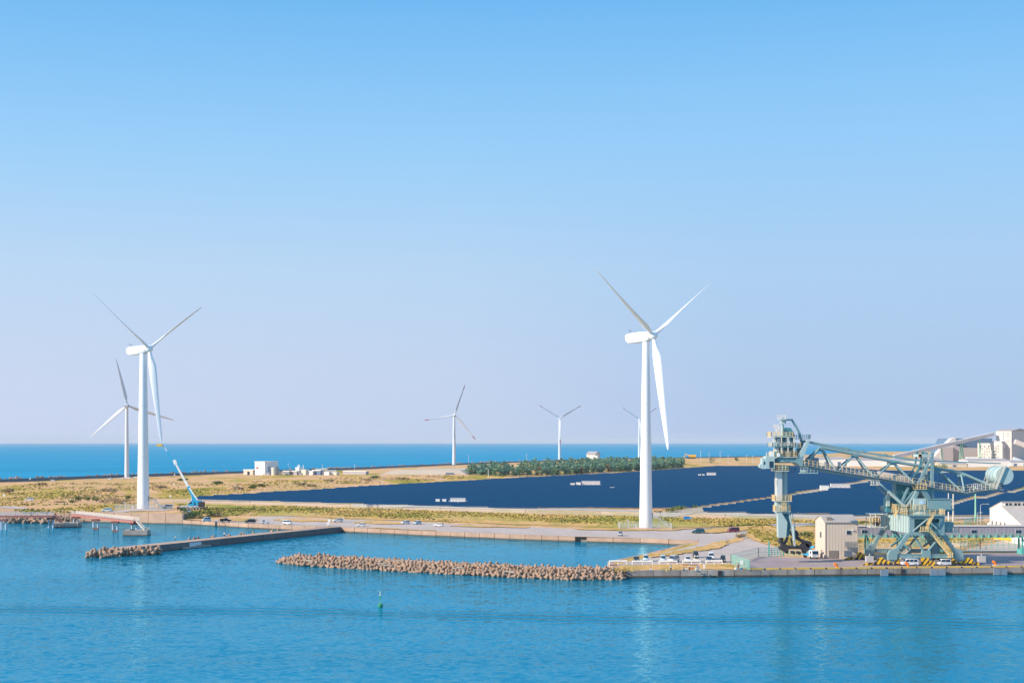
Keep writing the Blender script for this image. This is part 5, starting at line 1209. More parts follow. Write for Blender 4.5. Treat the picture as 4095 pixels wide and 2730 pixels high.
for i in range(4):
    yy = 500.5 - i * 4.2; g = MB(); g.bx(168.9, 169.05, yy - 1.1, yy + .6, 6.2, 8.4); g.build('window', M('door_brown'), ws)
g = MB(); g.bx(168.88, 169.02, 481, 502.6, 2.2, 4.9); g.build('orange_plinth', M('hazard_yellow'), ws)
g = MB(); g.prism([(503, 7.8), (506, 7.0), (506, 6.2), (503, 7.3)], 'x', 169.05, 214); g.build('lean_to', M('building_white'), ws)

# ------------------------------------------------------------ far industrial area (turned like the coast)
TH = rad(-26)
def farbox(name, label, cat, X, Y, D, w_, d_, h, mt, extra=None, group=None, rz=TH, z=None):
    """X,Y: left foot corner of the sunlit face; w_ along the face, d_ backwards"""
    p = P(X, Y, D); z = zg(p.x, p.y) if z is None else z
    r_ = thing(name, label, cat, (p.x, p.y, z), rz, group)
    m = MB(); m.bx(0, w_, 0, d_, -2, h); m.build('wall', mt, r_, world=False)
    if extra: extra(r_, w_, d_, h)
    return r_
def flatroof(r_, w_, d_, h, mt=None):
    m = MB(); m.bx(-.4, w_ + .4, -.4, d_ + .4, h, h + .7); m.build('roof', mt or M('white_paint'), r_, world=False)
# tower block: lit face looks left-front, shaded flank looks right-front
FA, FD = M('factory_wall'), M('factory_dark')
DT = 2300; kk = DT / F
tw_ = thing('silo_tower', 'tall pale grey stepped grain tower at the right edge of the horizon', 'tower', P(3909, 1850, DT)[:2] + (2.9,), rad(-40))
def ft(X0, X1, Ytop, dep, y_off, nm, roof=False, slope=0):
    w_ = (X1 - X0) * kk / .978 * 1.0; xo = (X0 - 3909) * kk / .978; h = H + (HY - Ytop) * kk - 2.9
    m = MB(); m.bx(xo, xo + w_, y_off, y_off + dep, -3, h)
    o = m.build(nm, FA, tw_, world=False)
    if roof: m = MB(); m.prism([(y_off - .5, h), (y_off + dep * .5, h + 4), (y_off + dep + .5, h)], 'x', xo - .5, xo + w_ + .5); m.build('roof', M('roof_grey'), o, world=False)
    return xo, w_, h
b1 = ft(3909, 4008, 1771, 60, 0, 'lower_block'); b2 = ft(3966, 4003, 1763, 30, 1.5, 'middle_block'); b3 = ft(3969, 4031, 1722, 75, 14, 'tower_block', True)
m = MB()
for i in range(7):
    for j in range(4):
        if (i + j) % 3: m.bx(b1[0] + b1[1] - .1, b1[0] + b1[1] + .25, 6 + i * 8, 7.3 + i * 8, b1[2] - 5 - j * 5, b1[2] - 3.6 - j * 5)
m.build('flank_windows', M('glass_dark'), tw_, world=False)
for cols, rows_, xs, zs_, yo in ((9, 5, b1[0], b1[2], 0), (3, 4, b3[0] + 6, b3[2], 14)):
    m = MB()
    for i in range(cols):
        for j in range(rows_):
            if (i * 7 + j * 3) % 4 == 1: continue
            x = xs + 4 + i * (b1[1] - 8) / 9 if yo == 0 else xs + 6 + i * 7; z = zs_ - 4 - j * (4.6 if yo == 0 else 4.2)
            m.bx(x, x + 1.3, yo - .25, yo + .1, z - 1.2, z + .2)
    m.build('windows', M('glass_dark'), tw_, world=False)
m = MB()
for i in range(5): m.bx(b1[0] + 3 + i * 6.2, b1[0] + 5.6 + i * 6.2, -1.4, 0, b1[2] - 6.5, b1[2] - 4.2)
for j in range(3): m.bx(b1[0] + 28, b1[0] + 30.4, -1.3, 0, b1[2] - 11.5 - j * 5.2, b1[2] - 9.6 - j * 5.2)
m.build('fan_boxes', M('white_paint'), tw_, world=False)
# A-frame store and low wings
st_ = thing('storage_hall', 'huge steep sided storage hall with dark end beside the grain tower', 'storage hall', P(3800, 1850, 2380)[:2] + (2.9,), 0)
k2 = 2380 / F
def fp(X, Y, D): return P(X, Y, D)
m = MB(); A = lambda X, Y, D=2380: (fp(X, Y, D).x, fp(X, Y, D).z)
m.prism([A(3720, 1842), A(3808, 1752), A(3822, 1748), A(3822, 1842)], 'y', 2380, 2400); m.build('sloping_end', FA, st_)
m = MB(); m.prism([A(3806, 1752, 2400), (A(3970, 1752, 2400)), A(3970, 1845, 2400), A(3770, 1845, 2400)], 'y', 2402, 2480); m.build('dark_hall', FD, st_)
m = MB(); m.prism([A(3762, 1790, 2370), A(3812, 1786, 2370), A(3812, 1845, 2370), A(3762, 1845, 2370)], 'y', 2370, 2379); m.prism([A(3812, 1776, 2376), A(3845, 1788, 2376), A(3908, 1790, 2376), A(3908, 1845, 2376), A(3812, 1845, 2376)], 'y', 2376, 2379.5); m.build('front_annex', M('roof_grey'), st_)
# inclined conveyor
cv = thing('inclined_conveyor', 'long inclined covered conveyor climbing to the grain tower', 'conveyor', P(3770, 1850, 2240)[:2] + (2.9,), 0)
p, q = P(3574, 1826, 2180), P(3972, 1735, 2290)
m = MB(); m.bar(p, q, 4.5, 5.6); m.build('gallery', mat('conveyor_pale', (.80, .70, .67), .6, (.45, .4, .4), .5, .05), cv)
m = MB(); m.bar(p + Vector((0, -2.4, 1.9)), q + Vector((0, -2.4, 1.9)), .5, 1.0); m.build('roof_edge', M('building_white'), cv)
for t in (.47, .66, .68, .86):
    c = p.lerp(q, t); m = MB(); m.bar((c.x, c.y, c.z - 2), (c.x - 1.6, c.y, 2), 1.1); m.bar((c.x, c.y, c.z - 2), (c.x + 2.4, c.y, 2), .9) ; m.build('trestle', M('pole_green'), cv)
p, q = P(4058, 1765, 2200), P(4150, 1800, 2200); m = MB(); m.bar(p, q, 5, 7); tag(m.build('conveyor', M('conveyor_pale')), 'pale conveyor bridge sloping down from the grain tower to the right edge', 'conveyor')
p, q = P(4052, 1832, 2000), P(4150, 1866, 2000); m = MB(); m.bar(p, q, 3, 4); tag(m.build('conveyor', M('building_white')), 'white low conveyor descending at the right edge above the sheds', 'conveyor')
# long white sheds
def shed(X0, X1, Y0, Yb, D, label, mt=None, doors=0, rz=0):
    a, b = P(X0, Yb, D), P(X1, Yb, D); z = 2.6; h = H - (Y0 - HY) * D / F - z
    r_ = thing('long_shed', label, 'industrial shed', (a.x, D, z), rz)
    w_ = b.x - a.x; m = MB(); m.bx(0, w_, 0, 40, -1, h); m.build('wall', mt or M('building_white'), r_, world=False)
    m = MB(); m.prism([(-.6, h), (20, h + 2.2), (40.6, h)], 'x', -.6, w_ + .6); m.build('roof', M('roof_grey'), r_, world=False)
    for i in range(doors):
        m = MB(); x = w_ * (i + .5) / doors; m.bx(x - 2.2, x + 2.2, -.25, .1, 0, h * .6); m.build('door', FD, r_, world=False)
shed(3225, 3382, 1834, 1866, 1960, 'pale sheds seen between the crane head and first boom diagonal', doors=3)
shed(3394, 3546, 1838, 1866, 1950, 'long plain white shed behind the middle of the crane boom', doors=0)
shed(3575, 3722, 1840, 1868, 1930, 'white shed right of a yellow door, behind the pylon', doors=0)
shed(3724, 3766, 1836, 1868, 1980, 'shed with a large red and dark doorway behind the crane', doors=1)
shed(3766, 3868, 1852, 1870, 1900, 'low cream shed behind the upper rear boom', M('cream'), doors=1)
shed(3871, 4036, 1840, 1872, 1900, 'big white shed behind the counterweight drum', doors=0)
shed(4040, 4200, 1846, 1868, 1960, 'white shed with a row of folded bays at the right edge', doors=4)
a = P(3730, 1868, 1960); m = MB(); m.bx(a.x, a.x + 9, 1975, 1979, 2, 9); tag(m.build('red_container_stack', M('red_tip')), 'red stack in the dark doorway of the far shed', 'containers')
for i in range(10):
    c = P(3862 + i * 5, 1834, 1985); m = MB(); m.tube((c.x, 1985, c.z - 3), (c.x + 1.5, 1985, c.z + 2.2), 1.4, n=8); tag(m.build('roof_cowl', M('white_paint')), 'white cowl in the row on the roof below the grain tower', 'roof cowl', 'cowls below the grain tower')
# small gabled house behind the pines
p = GG(2345, 1838); r_ = thing('gabled_house', 'small pale gabled building standing above the pine wood', 'house', tuple(p), rad(-26))
m = MB(); m.prism([(0, -1), (22, -1), (22, 10), (11, 14), (0, 10)], 'x', 0, 17, None); m.build('wall', M('cream'), r_, world=False)
m = MB(); m.prism([(-1, 9.6), (11, 14.3), (23, 9.6), (23, 10.3), (11, 15), (-1, 10.3)], 'x', -.6, 17.6); m.build('roof', M('roof_grey'), r_, world=False)
m = MB(); m.prism([(-8, -1), (-.1, -1), (-.1, 6), (-4, 7.6), (-8, 5)], 'x', 8, 24); m.build('annex', M('cream'), r_, world=False)
# plant on the left
Dp = GG(1060, 1898).y
farbox('plant_hall', 'tall white plant building with shaded flank near the coastal seawall', 'building', 1019, 1898, Dp, 11.5, 22, H - (1847 - HY) * Dp / F - 4.4, M('building_white'),
       lambda r_, w_, d_, h: (flatroof(r_, w_, d_, h), MB().bx(1.5, 4, -.5, 0, h - 6, h - 4.8).build('vent_hood', M('red_tip'), r_, world=False), MB().bx(w_, w_ + .5, 6, 7, 3, h - 4).build('flue', FD, r_, world=False)))
farbox('plant_store', 'low tan store with dark gateway left of the tall plant building', 'building', 974, 1898, Dp + 4, 11, 14, 4.6, M('metal_beige'), lambda r_, w_, d_, h: (flatroof(r_, w_, d_, h), MB().bx(4.6, 7, -.3, .1, 0, 3.4).build('gateway', M('glass_dark'), r_, world=False)))
def cyl(X, Y, D, r_, h, label, mt, cat='tank', nm='storage_tank', top=None):
    p = P(X, Y, D); z = zg(p.x, D); o = thing(nm, label, cat, (p.x, D, z)); m = MB(); m.lathe([(r_, -1), (r_, h), (r_ * .3, h + r_ * .25)], (0, 0, 0), 18); m.build('shell', mt, o, world=False, smooth=True)
    m = MB(); m.lathe([(r_ + .25, h - .5), (r_ + .25, h + .1), (r_, h + .1)], (0, 0, 0), 18); m.build('rim', mt, o, world=False)
cyl(1095, 1898, Dp - 8, 2.3, 6.9, 'slim cream silo tank in front of the white plant hall', M('cream'))
cyl(1106, 1897, Dp + 4, 2.4, 7.2, 'grey silo tank just behind the cream one', M('grey_paint'))
cyl(1118, 1897, Dp - 6, 1.8, 3.2, 'squat orange banded tank right of the silo tanks', M('metal_beige'))
cyl(1072, 1898, Dp - 6, 1.3, 1.6, 'small round white vessel by the plant hall door', M('white_paint'))
for i, (X0_, w_, h, mt, lb) in enumerate(((1132, 7.0, 3.2, M('paint_grey'), 'left one of two blue grey modules in the plant'), (1160, 7.6, 3.4, M('gallery_grey'), 'right one of two blue grey modules in the plant'), (1182, 4, 6.5, M('white_paint'), 'narrow white module with a raised head beside the stacks'),
     (1198, 7, 4.5, M('cream'), 'cream pipe rack module right of the plant stacks'), (1222, 8, 3.5, M('white_paint'), 'low white module in the centre of the plant'), (1250, 9, 4.2, M('factory_dark'), 'dark blue module near the pipe bridges'),
     (1276, 11, 2.4, M('building_white'), 'long low white module under the pipe bridge'), (1310, 10, 1.8, M('cream'), 'low cream module at the right of the plant'), (1372, 26, 2.6, M('gallery_grey'), 'long grey fence like module at the right end of the plant'))):
    farbox('plant_module', lb, 'plant module', X0_, 1898 - i * .6, Dp + (0 if i < 8 else 20), w_, 5, h, mt, flatroof)
for X, h, r_ in ((1190, 9.0, .35), (1194, 10.5, .3), (1198, 9.8, .3), (1213, 9.4, .4)):
    p = P(X, 1896, Dp + 5); m = MB(); m.tube((p.x, Dp + 5, 3), (p.x, Dp + 5, 4.5 + h), r_, n=8); tag(m.build('exhaust_stack', M('white_paint')), 'thin pale exhaust stack rising from the middle of the plant', 'stack', 'exhaust stacks of the plant')
for X0_, X1_, Y, lb in ((1262, 1286, 1876, 'upper pipe bridge nearest the plant stacks'), (1284, 1308, 1874, 'upper pipe bridge in the middle of the plant'), (1300, 1345, 1882, 'long lower pipe bridge at the right of the plant')):
    a, b = P(X0_, Y, Dp + 8), P(X1_, Y, Dp + 8); m = MB(); m.tube(a, b, .55, n=8); m.tube(a + Vector((0, 2, -.8)), b + Vector((0, 2, -.8)), .3, n=8); m.bar(a, (a.x, a.y, 4), .4); m.bar(b, (b.x, b.y, 4), .4); m.bar((a + b) / 2, ((a.x + b.x) / 2, a.y, 4), .3); tag(m.build('pipe_bridge', M('cream')), lb, 'pipe bridge')
# sand embankment
a = GG(1512, 1897); b = GG(1865, 1900); h = 4.2
m = MB(); s = [(a.x, a.y), (b.x, a.y), (b.x + 25, a.y + 130), (a.x + 60, a.y + 130)]; t = [(a.x + 14, a.y + 12), (b.x - 8, a.y + 12), (b.x + 22, a.y + 120), (a.x + 62, a.y + 120)]
zb = a.z - .5; m.add([(*p, zb) for p in s] + [(*p, zb + h + .5) for p in t], [(3, 2, 1, 0), (4, 5, 6, 7), (0, 1, 5, 4), (1, 2, 6, 5), (2, 3, 7, 6), (3, 0, 4, 7)])
mo = thing('sand_embankment', 'flat topped pale sand embankment left of the pine wood', 'embankment', (a.x, a.y, zb)); m.build('earthwork', M('sand'), mo)
c0_ = GG(1780, 1896); m = MB(); m.prism([(c0_.x, 3.0), (c0_.x + 13, 3.0), (c0_.x + 8, 6.2), (c0_.x + 1, 6.2)], 'y', a.y - .5, a.y + 11.5); m.build('open_bay', M('factory_dark'), mo)
for X0_, X1_, Y in ((1530, 1580, 1916), (1685, 1735, 1916), (1710, 1760, 1906), (1745, 1770, 1911)):
    a, b = GG(X0_, Y), GG(X1_, Y); m = MB(); m.bx(a.x, b.x, a.y, a.y + .6, a.z, a.z + .9); tag(m.build('low_block_wall', M('concrete_pale')), 'low pale block wall lying in the meadow before the embankment', 'wall', 'low walls in the meadow')
# yellow digger and orange shed far off
p = GG(2765, 1833); r_ = thing('excavator', 'tiny yellow excavator on the far shore right of the pines', 'excavator', tuple(p)); k_ = p.y / F
m = MB(); m.bx(p.x - 8, p.x + 8, p.y, p.y + 6, p.z, p.z + 3); m.build('tracks', M('machine_black'), r_)
m = MB(); m.bx(p.x - 4, p.x + 9, p.y, p.y + 6, p.z + 3, p.z + 7.5); m.bar((p.x - 3, p.y, p.z + 5), (p.x - 11, p.y, p.z + 9), 1.5); m.bar((p.x - 11, p.y, p.z + 9), (p.x - 14, p.y, p.z + 2), 1.2); m.build('body', M('hazard_yellow'), r_)
# ------------------------------------------------------------ cars
def car_proto(kind, paint, opts=''):
    """car in local space, front towards +x, wheels on z=0"""
    spec = {  # L, W, H, lower profile, greenhouse (x0,x1 at belt, x0,x1 at roof), belt z
        'hatch': (3.8, 1.65, 1.5, [(-1.88, .3), (1.85, .3), (1.9, .62), (1.75, .82), (.95, .98), (-1.8, 1.0), (-1.9, .6)], (-1.75, 1.05, -1.4, .25), .96),
        'wagon': (4.6, 1.72, 1.5, [(-2.25, .3), (2.25, .3), (2.3, .6), (2.1, .8), (1.1, .95), (-2.2, 1.0), (-2.3, .6)], (-2.15, 1.2, -1.85, .35), .95),
        'suv': (4.7, 1.85, 1.75, [(-2.3, .38), (2.3, .38), (2.35, .75), (2.2, 1.0), (1.2, 1.12), (-2.25, 1.15), (-2.35, .7)], (-2.2, 1.3, -1.9, .6), 1.1),
        'van': (3.5, 1.5, 1.9, [(-1.7, .3), (1.72, .3), (1.78, .7), (1.66, 1.0), (1.5, 1.1), (-1.72, 1.1), (-1.76, .6)], (-1.70, 1.48, -1.6, .95), 1.08),
        'minivan': (4.7, 1.75, 1.95, [(-2.3, .32), (2.3, .32), (2.38, .7), (2.2, 1.0), (1.75, 1.12), (-2.32, 1.12), (-2.36, .6)], (-2.28, 1.75, -2.15, .95), 1.1),
        'pickup': (4.8, 1.8, 1.75, [(-2.35, .45), (2.3, .45), (2.38, .8), (2.2, 1.05), (1.1, 1.15), (-2.35, 1.15), (-2.4, .7)], (-.5, 1.15, -.35, .55), 1.12),
        'keitruck': (3.4, 1.48, 1.75, [(-1.65, .45), (1.66, .45), (1.7, .7), (1.62, 1.0), (.4, 1.02), (.4, .75), (-1.68, .75), (-1.7, .5)], (.38, 1.6, .42, 1.15), 1.0),
    }[kind]
    L, Wd, Hh, prof, (g0, g1, r0, r1), belt = spec; hw = Wd / 2
    root = thing('parked_' + {'suv': 'car', 'hatch': 'car', 'wagon': 'car', 'van': 'van', 'minivan': 'minivan', 'pickup': 'pickup', 'keitruck': 'truck'}[kind], 'x', 'car')
    m = MB(); m.prism(prof, 'y', -hw, hw)
    o = .16
    m.add([(g0, -hw + .05, belt), (g1, -hw + .05, belt), (g1, hw - .05, belt), (g0, hw - .05, belt), (r0, -hw + o, Hh), (r1, -hw + o, Hh), (r1, hw - o, Hh), (r0, hw - o, Hh)],
          [(3, 2, 1, 0), (4, 5, 6, 7), (0, 1, 5, 4), (1, 2, 6, 5), (2, 3, 7, 6), (3, 0, 4, 7)])
    if kind in ('keitruck', 'pickup'):
        bx0, bx1 = (-1.65, .3) if kind == 'keitruck' else (-2.35, -.6); z = .8 if kind == 'keitruck' else 1.15
        for s in (-1, 1): m.bx(bx0, bx1, s * (hw - .04) - .03, s * (hw - .04) + .03, z, z + .32)
        m.bx(bx0 - .02, bx0 + .04, -hw, hw, z, z + .32)
    bm = bmesh.new(); me = bpy.data.meshes.new('t')
    body = m.build('body', paint, root, world=False, smooth=True)
    bm.from_mesh(body.data); bmesh.ops.bevel(bm, geom=bm.edges[:], offset=.06, segments=2, affect='EDGES', clamp_overlap=True); bm.to_mesh(body.data); bm.free()
    def at(tx, tz, side):   # point on the greenhouse, tx 0..1 rear to front
        z = belt + (Hh - belt) * tz; xa = g0 + (r0 - g0) * tz; xb = g1 + (r1 - g1) * tz; y = (hw - .05) + (.05 - o) * tz
        return Vector((xa + (xb - xa) * tx, side * (y + .02), z))
    nwin = 2 if (g1 - g0) > 2.2 else 1
    if (g1 - g0) > 3.2: nwin = 3
    for s in (-1, 1):
        for i in range(nwin):
            ta, tb = .05 + .92 * i / nwin + .02, .05 + .92 * (i + 1) / nwin - .02
            m = MB(); q = [at(ta, .08, s), at(tb, .08, s), at(tb, .82, s), at(ta, .82, s)]; m.add(q + [p - Vector((0, s * .05, 0)) for p in q], [(0, 1, 2, 3), (7, 6, 5, 4), (0, 4, 5, 1), (1, 5, 6, 2), (2, 6, 7, 3), (3, 7, 4, 0)]); m.build('side_window', M('glass_dark'), root, world=False)
    for nm, f, dx in (('windscreen', 1, .03), ('rear_window', 0, -.03)):
        m = MB(); q = []
        for tz, k in ((.08, .86), (.08, -.86), (.84, -.86), (.84, .86)):
            p = at(f, tz, 1); q.append(Vector((p.x + dx, p.y * k, p.z)))
        m.add(q + [p - Vector((dx * 2, 0, .02)) for p in q], [(0, 1, 2, 3), (7, 6, 5, 4), (0, 4, 5, 1), (1, 5, 6, 2), (2, 6, 7, 3), (3, 7, 4, 0)]); m.build(nm, M('glass_dark'), root, world=False)
    wb_ = L * .30; rw = .29 if kind in ('van', 'keitruck', 'hatch') else .34
    for x in (-wb_, wb_ * 1.03):
        for s in (-1, 1):
            m = MB(); m.tube((x, s * (hw - .2), rw), (x, s * (hw + .02), rw), rw, n=14); wh = m.build('wheel', M('tyre'), root, world=False)
            m = MB(); m.tube((x, s * (hw - .05), rw), (x, s * (hw + .035), rw), rw * .6, n=10); m.build('rim', M('hub_silver'), wh, world=False)
    zf = .72 if kind != 'suv' else .85
    for s in (-1, 1):
        m = MB(); m.box((max(p[0] for p in prof) - .08, s * (hw - .28), zf), (.2, .36, .16)); m.build('headlight', M('headlight'), root, world=False)
        m = MB(); m.box((min(p[0] for p in prof) + .06, s * (hw - .16), zf + .15), (.16, .2, .26)); m.build('tail_light', M('tail_red'), root, world=False)
    m = MB(); m.box((max(p[0] for p in prof) - .02, 0, .45), (.1, Wd * .6, .16)); m.build('grille', M('machine_black'), root, world=False)
    if 'open' in opts:
        m = MB(); m.bar((r0, 0, Hh), (r0 - .95, 0, Hh + .25), Wd * .9, .08); m.build('open_tailgate', paint, root, world=False)
    return root
protos = {}
def car(X, Y, kind, colr, hd, label, cat='car', group=None, opts='', z=None):
    key = (kind, colr, opts)
    p = GG(X, Y) if z is None else G(X, Y, z)
    if key not in protos: protos[key] = o = car_proto(kind, M('paint_' + colr), opts)
    else: o = copy_tree(protos[key])
    zz = zg(p.x, p.y) + (.06 if z is None else 0) if z is None else z
    o.location = (p.x, p.y, zz); o.rotation_euler = (0, 0, rad(hd)); tag(o, label, cat, group); return o
Gq = 'vehicles parked on the gravel quay'
car(826, 2085, 'van', 'white', 205, 'white boxy minivan parked at the end of the high seawall', 'van', Gq)
car(902, 2087, 'pickup', 'black', 20, 'dark pickup with people at its rear on the low quay', 'pickup', Gq)
car(1001, 2091, 'suv', 'black', 188, 'dark boxy four wheel drive parked alone near the edge of the low quay', 'car', Gq)
car(1062, 2094, 'keitruck', 'white', 195, 'small white pickup truck facing left on the low quay', 'truck', Gq)
car(1149, 2097, 'van', 'white', -10, 'small white van with its tailgate open, right end of the low quay', 'van', Gq, 'open')
car(1351, 2087, 'wagon', 'white', 200, 'white estate car with raised tailgate near the pier root', 'car', Gq, 'open')
car(1445, 2105, 'hatch', 'white', 188, 'white hatchback by the tan quay wall right of the pier root', 'car', Gq)
car(1621, 2095, 'hatch', 'white', 215, 'white hatchback, left one of the close pair behind the basin', 'car', Gq)
car(1668, 2096, 'hatch', 'skyblue', 235, 'pale blue and white hatchback, right one of the close pair behind the basin', 'car', Gq)
car(1754, 2105, 'hatch', 'white', 165, 'rounded white hatchback alone in the middle of the gravel lot', 'car', Gq)
car(2481, 2142, 'keitruck', 'silver', 262, 'small silver truck facing the water below the main turbine', 'truck', Gq)
car(2793, 2132, 'suv', 'teal', 180, 'dark teal estate car at the edge of the dry grass right of the turbine', 'car', Gq)
car(2750, 2078, 'hatch', 'blue', -15, 'bright blue hatchback standing in the green grass', 'car', Gq)
car(2932, 2128, 'minivan', 'maroon', 200, 'maroon van by the fork of the gravel track', 'van', Gq)
Gl = 'vehicles on the left meadow'
car(117, 2003, 'minivan', 'white', 185, 'white van alone in the meadow at the left edge', 'van', Gl)
car(427, 2046, 'suv', 'skyblue', 180, 'pale blue estate car on the track behind the jetty', 'car', Gl)
car(673, 2033, 'minivan', 'white', 190, 'white minibus with dark windows between the left turbine and the blue crane', 'van', Gl)
car(748, 2051, 'hatch', 'silver', 190, 'silver car half hidden by grass below the blue crane', 'car', Gl)
Gc = 'cars on the coastal road'
for X, Y, k_, lb in ((438, 1917, 'wagon', 'far white car left of the group on the coastal road'), (489, 1915, 'wagon', 'far white car just left of the far turbine foot'), (514, 1914, 'suv', 'far white car right at the far turbine foot'),
                     (543, 1912, 'suv', 'far white car nearest the big tower on the coastal road'), (212, 1925, 'keitruck', 'far white truck beside the dark parapet')):
    car(X, Y, k_, 'white', 175, lb, 'car', Gc)
car(1060, 1899, 'suv', 'white', 180, 'white car parked in front of the plant hall', 'car', 'cars at the plant'); car(1205, 1899, 'van', 'white', 250, 'white van parked in the middle of the plant', 'van', 'cars at the plant')
Gb = 'vehicles lined up behind the white barriers'
car(2545, 2246, 'hatch', 'black', 262, 'black hatchback first in the row behind the barriers', 'car', Gb)
car(2583, 2244, 'van', 'skyblue', 264, 'pale blue van with white cover, second in the row behind the barriers', 'van', Gb)
car(2651, 2246, 'van', 'skyblue', 266, 'pale blue van parked left of the silver minivan', 'van', Gb)
car(2694, 2247, 'minivan', 'silver', 240, 'silver minivan standing askew in the row', 'van', Gb)
car(2749, 2247, 'keitruck', 'white', 268, 'white truck in the row just left of the cream one', 'truck', Gb)
car(2782, 2229, 'van', 'black', 268, 'tall dark van standing behind the cream truck', 'van', Gb)
car(2784, 2246, 'keitruck', 'cream', 268, 'cream coloured truck in front of the tall dark van', 'truck', Gb)
car(2844, 2235, 'minivan', 'white', 262, 'white minivan behind the low dark car', 'van', Gb)
car(2836, 2246, 'hatch', 'navy', 266, 'low dark blue car in front of the white minivan', 'car', Gb)
car(2891, 2247, 'van', 'black', 262, 'black van last in the row beside the green fence', 'van', Gb)
car(3637, 2261, 'minivan', 'white', 183, 'white minivan parked under the portal of the big crane', 'van', 'cars under the crane', z=2.02)
car(3776, 2261, 'van', 'white', 188, 'white box van under the right leg of the big crane', 'van', 'cars under the crane', z=2.02)
# service truck
p = G(3246, 2231, 2.05); tr = thing('service_truck', 'white cab truck with blue aerial boom beside the beige building', 'truck', tuple(p), rad(-80))
m = MB(); m.prism([(.4, .5), (2.9, .5), (2.95, 1.4), (2.6, 2.5), (.4, 2.5)], 'y', -1.05, 1.05); c = m.build('cab', M('paint_white'), tr, world=False)
m = MB(); m.add([(2.98, -.9, 1.4), (2.98, .9, 1.4), (2.68, .9, 2.3), (2.68, -.9, 2.3)], [(0, 1, 2, 3)]); m.bx(1.2, 2.2, -1.08, 1.08, 1.5, 2.2); m.build('windscreen', M('glass_dark'), c, world=False)
m = MB(); m.bx(-4.5, .35, -1.1, 1.1, .75, 1.3); m.build('load_bed', M('crane_blue'), tr, world=False)
m = MB(); m.lathe([(.6, 1.3), (.6, 2.2)], (-.8, 0, 0), 12); m.bar((-.8, 0, 2.3), (-4.6, .2, 3.0), .7, .8); m.bar((-4.4, .2, 3.0), (.3, .7, 3.4), .45, .5); m.build('aerial_boom', M('crane_blue'), tr, world=False)
for x in (1.7, -2.2, -3.3):
    for s in (-1, 1): m = MB(); m.tube((x, s * .8, .45), (x, s * 1.12, .45), .45, n=14); m.build('wheel', M('tyre'), tr, world=False)
for s in (-.8, .8): m = MB(); m.box((2.95, s, .85), (.12, .35, .2)); m.build('headlight', M('headlight'), tr, world=False)

# ------------------------------------------------------------ parking barriers
for i, (X0_, X1_, Y) in enumerate(((2438, 2507, 2256), (2529, 2610, 2257), (2637, 2708, 2257), (2731, 2801, 2256), (2824, 2889, 2256))):
    a, b = G(X0_, Y, 1.95), G(X1_, Y, 1.95)
    r_ = thing('parking_barrier', ['white pipe barrier nearest the tetrapods, no car behind it', 'white pipe barrier in front of the black and pale blue cars', 'white pipe barrier in front of the silver minivan', 'white pipe barrier in front of the cream truck', 'white pipe barrier nearest the green fence'][i], 'barrier', tuple((a + b) / 2), 0, 'white parking barriers')
    m = MB(); z = Vector((0, 0, .95)); m.tube(a + z, b + z, .24, n=10); m.build('pipe', M('white_paint'), r_, smooth=True)
    n = 3
    for k in range(n):
        c = a.lerp(b, k / (n - 1)); m = MB(); m.tube(c + Vector((0, 0, -.1)), c + Vector((0, 0, 1.15)), .13, n=8); m.build('post', M('white_paint'), r_)
for X0_, X1_, Y, s in ((2438, 2470, 2261, 0), (2731, 2790, 2260, 0)):
    a, b = G(X0_, Y, 1.95), G(X1_, Y, 1.95); m = MB(); m.bar(a + Vector((0, 0, .15)), b + Vector((0, 0, .15)), .35, .3); tag(m.build('timber_beam', M('pile_rust')), 'rust brown timber beam lying before the white barriers', 'beam', 'beams before the barriers')

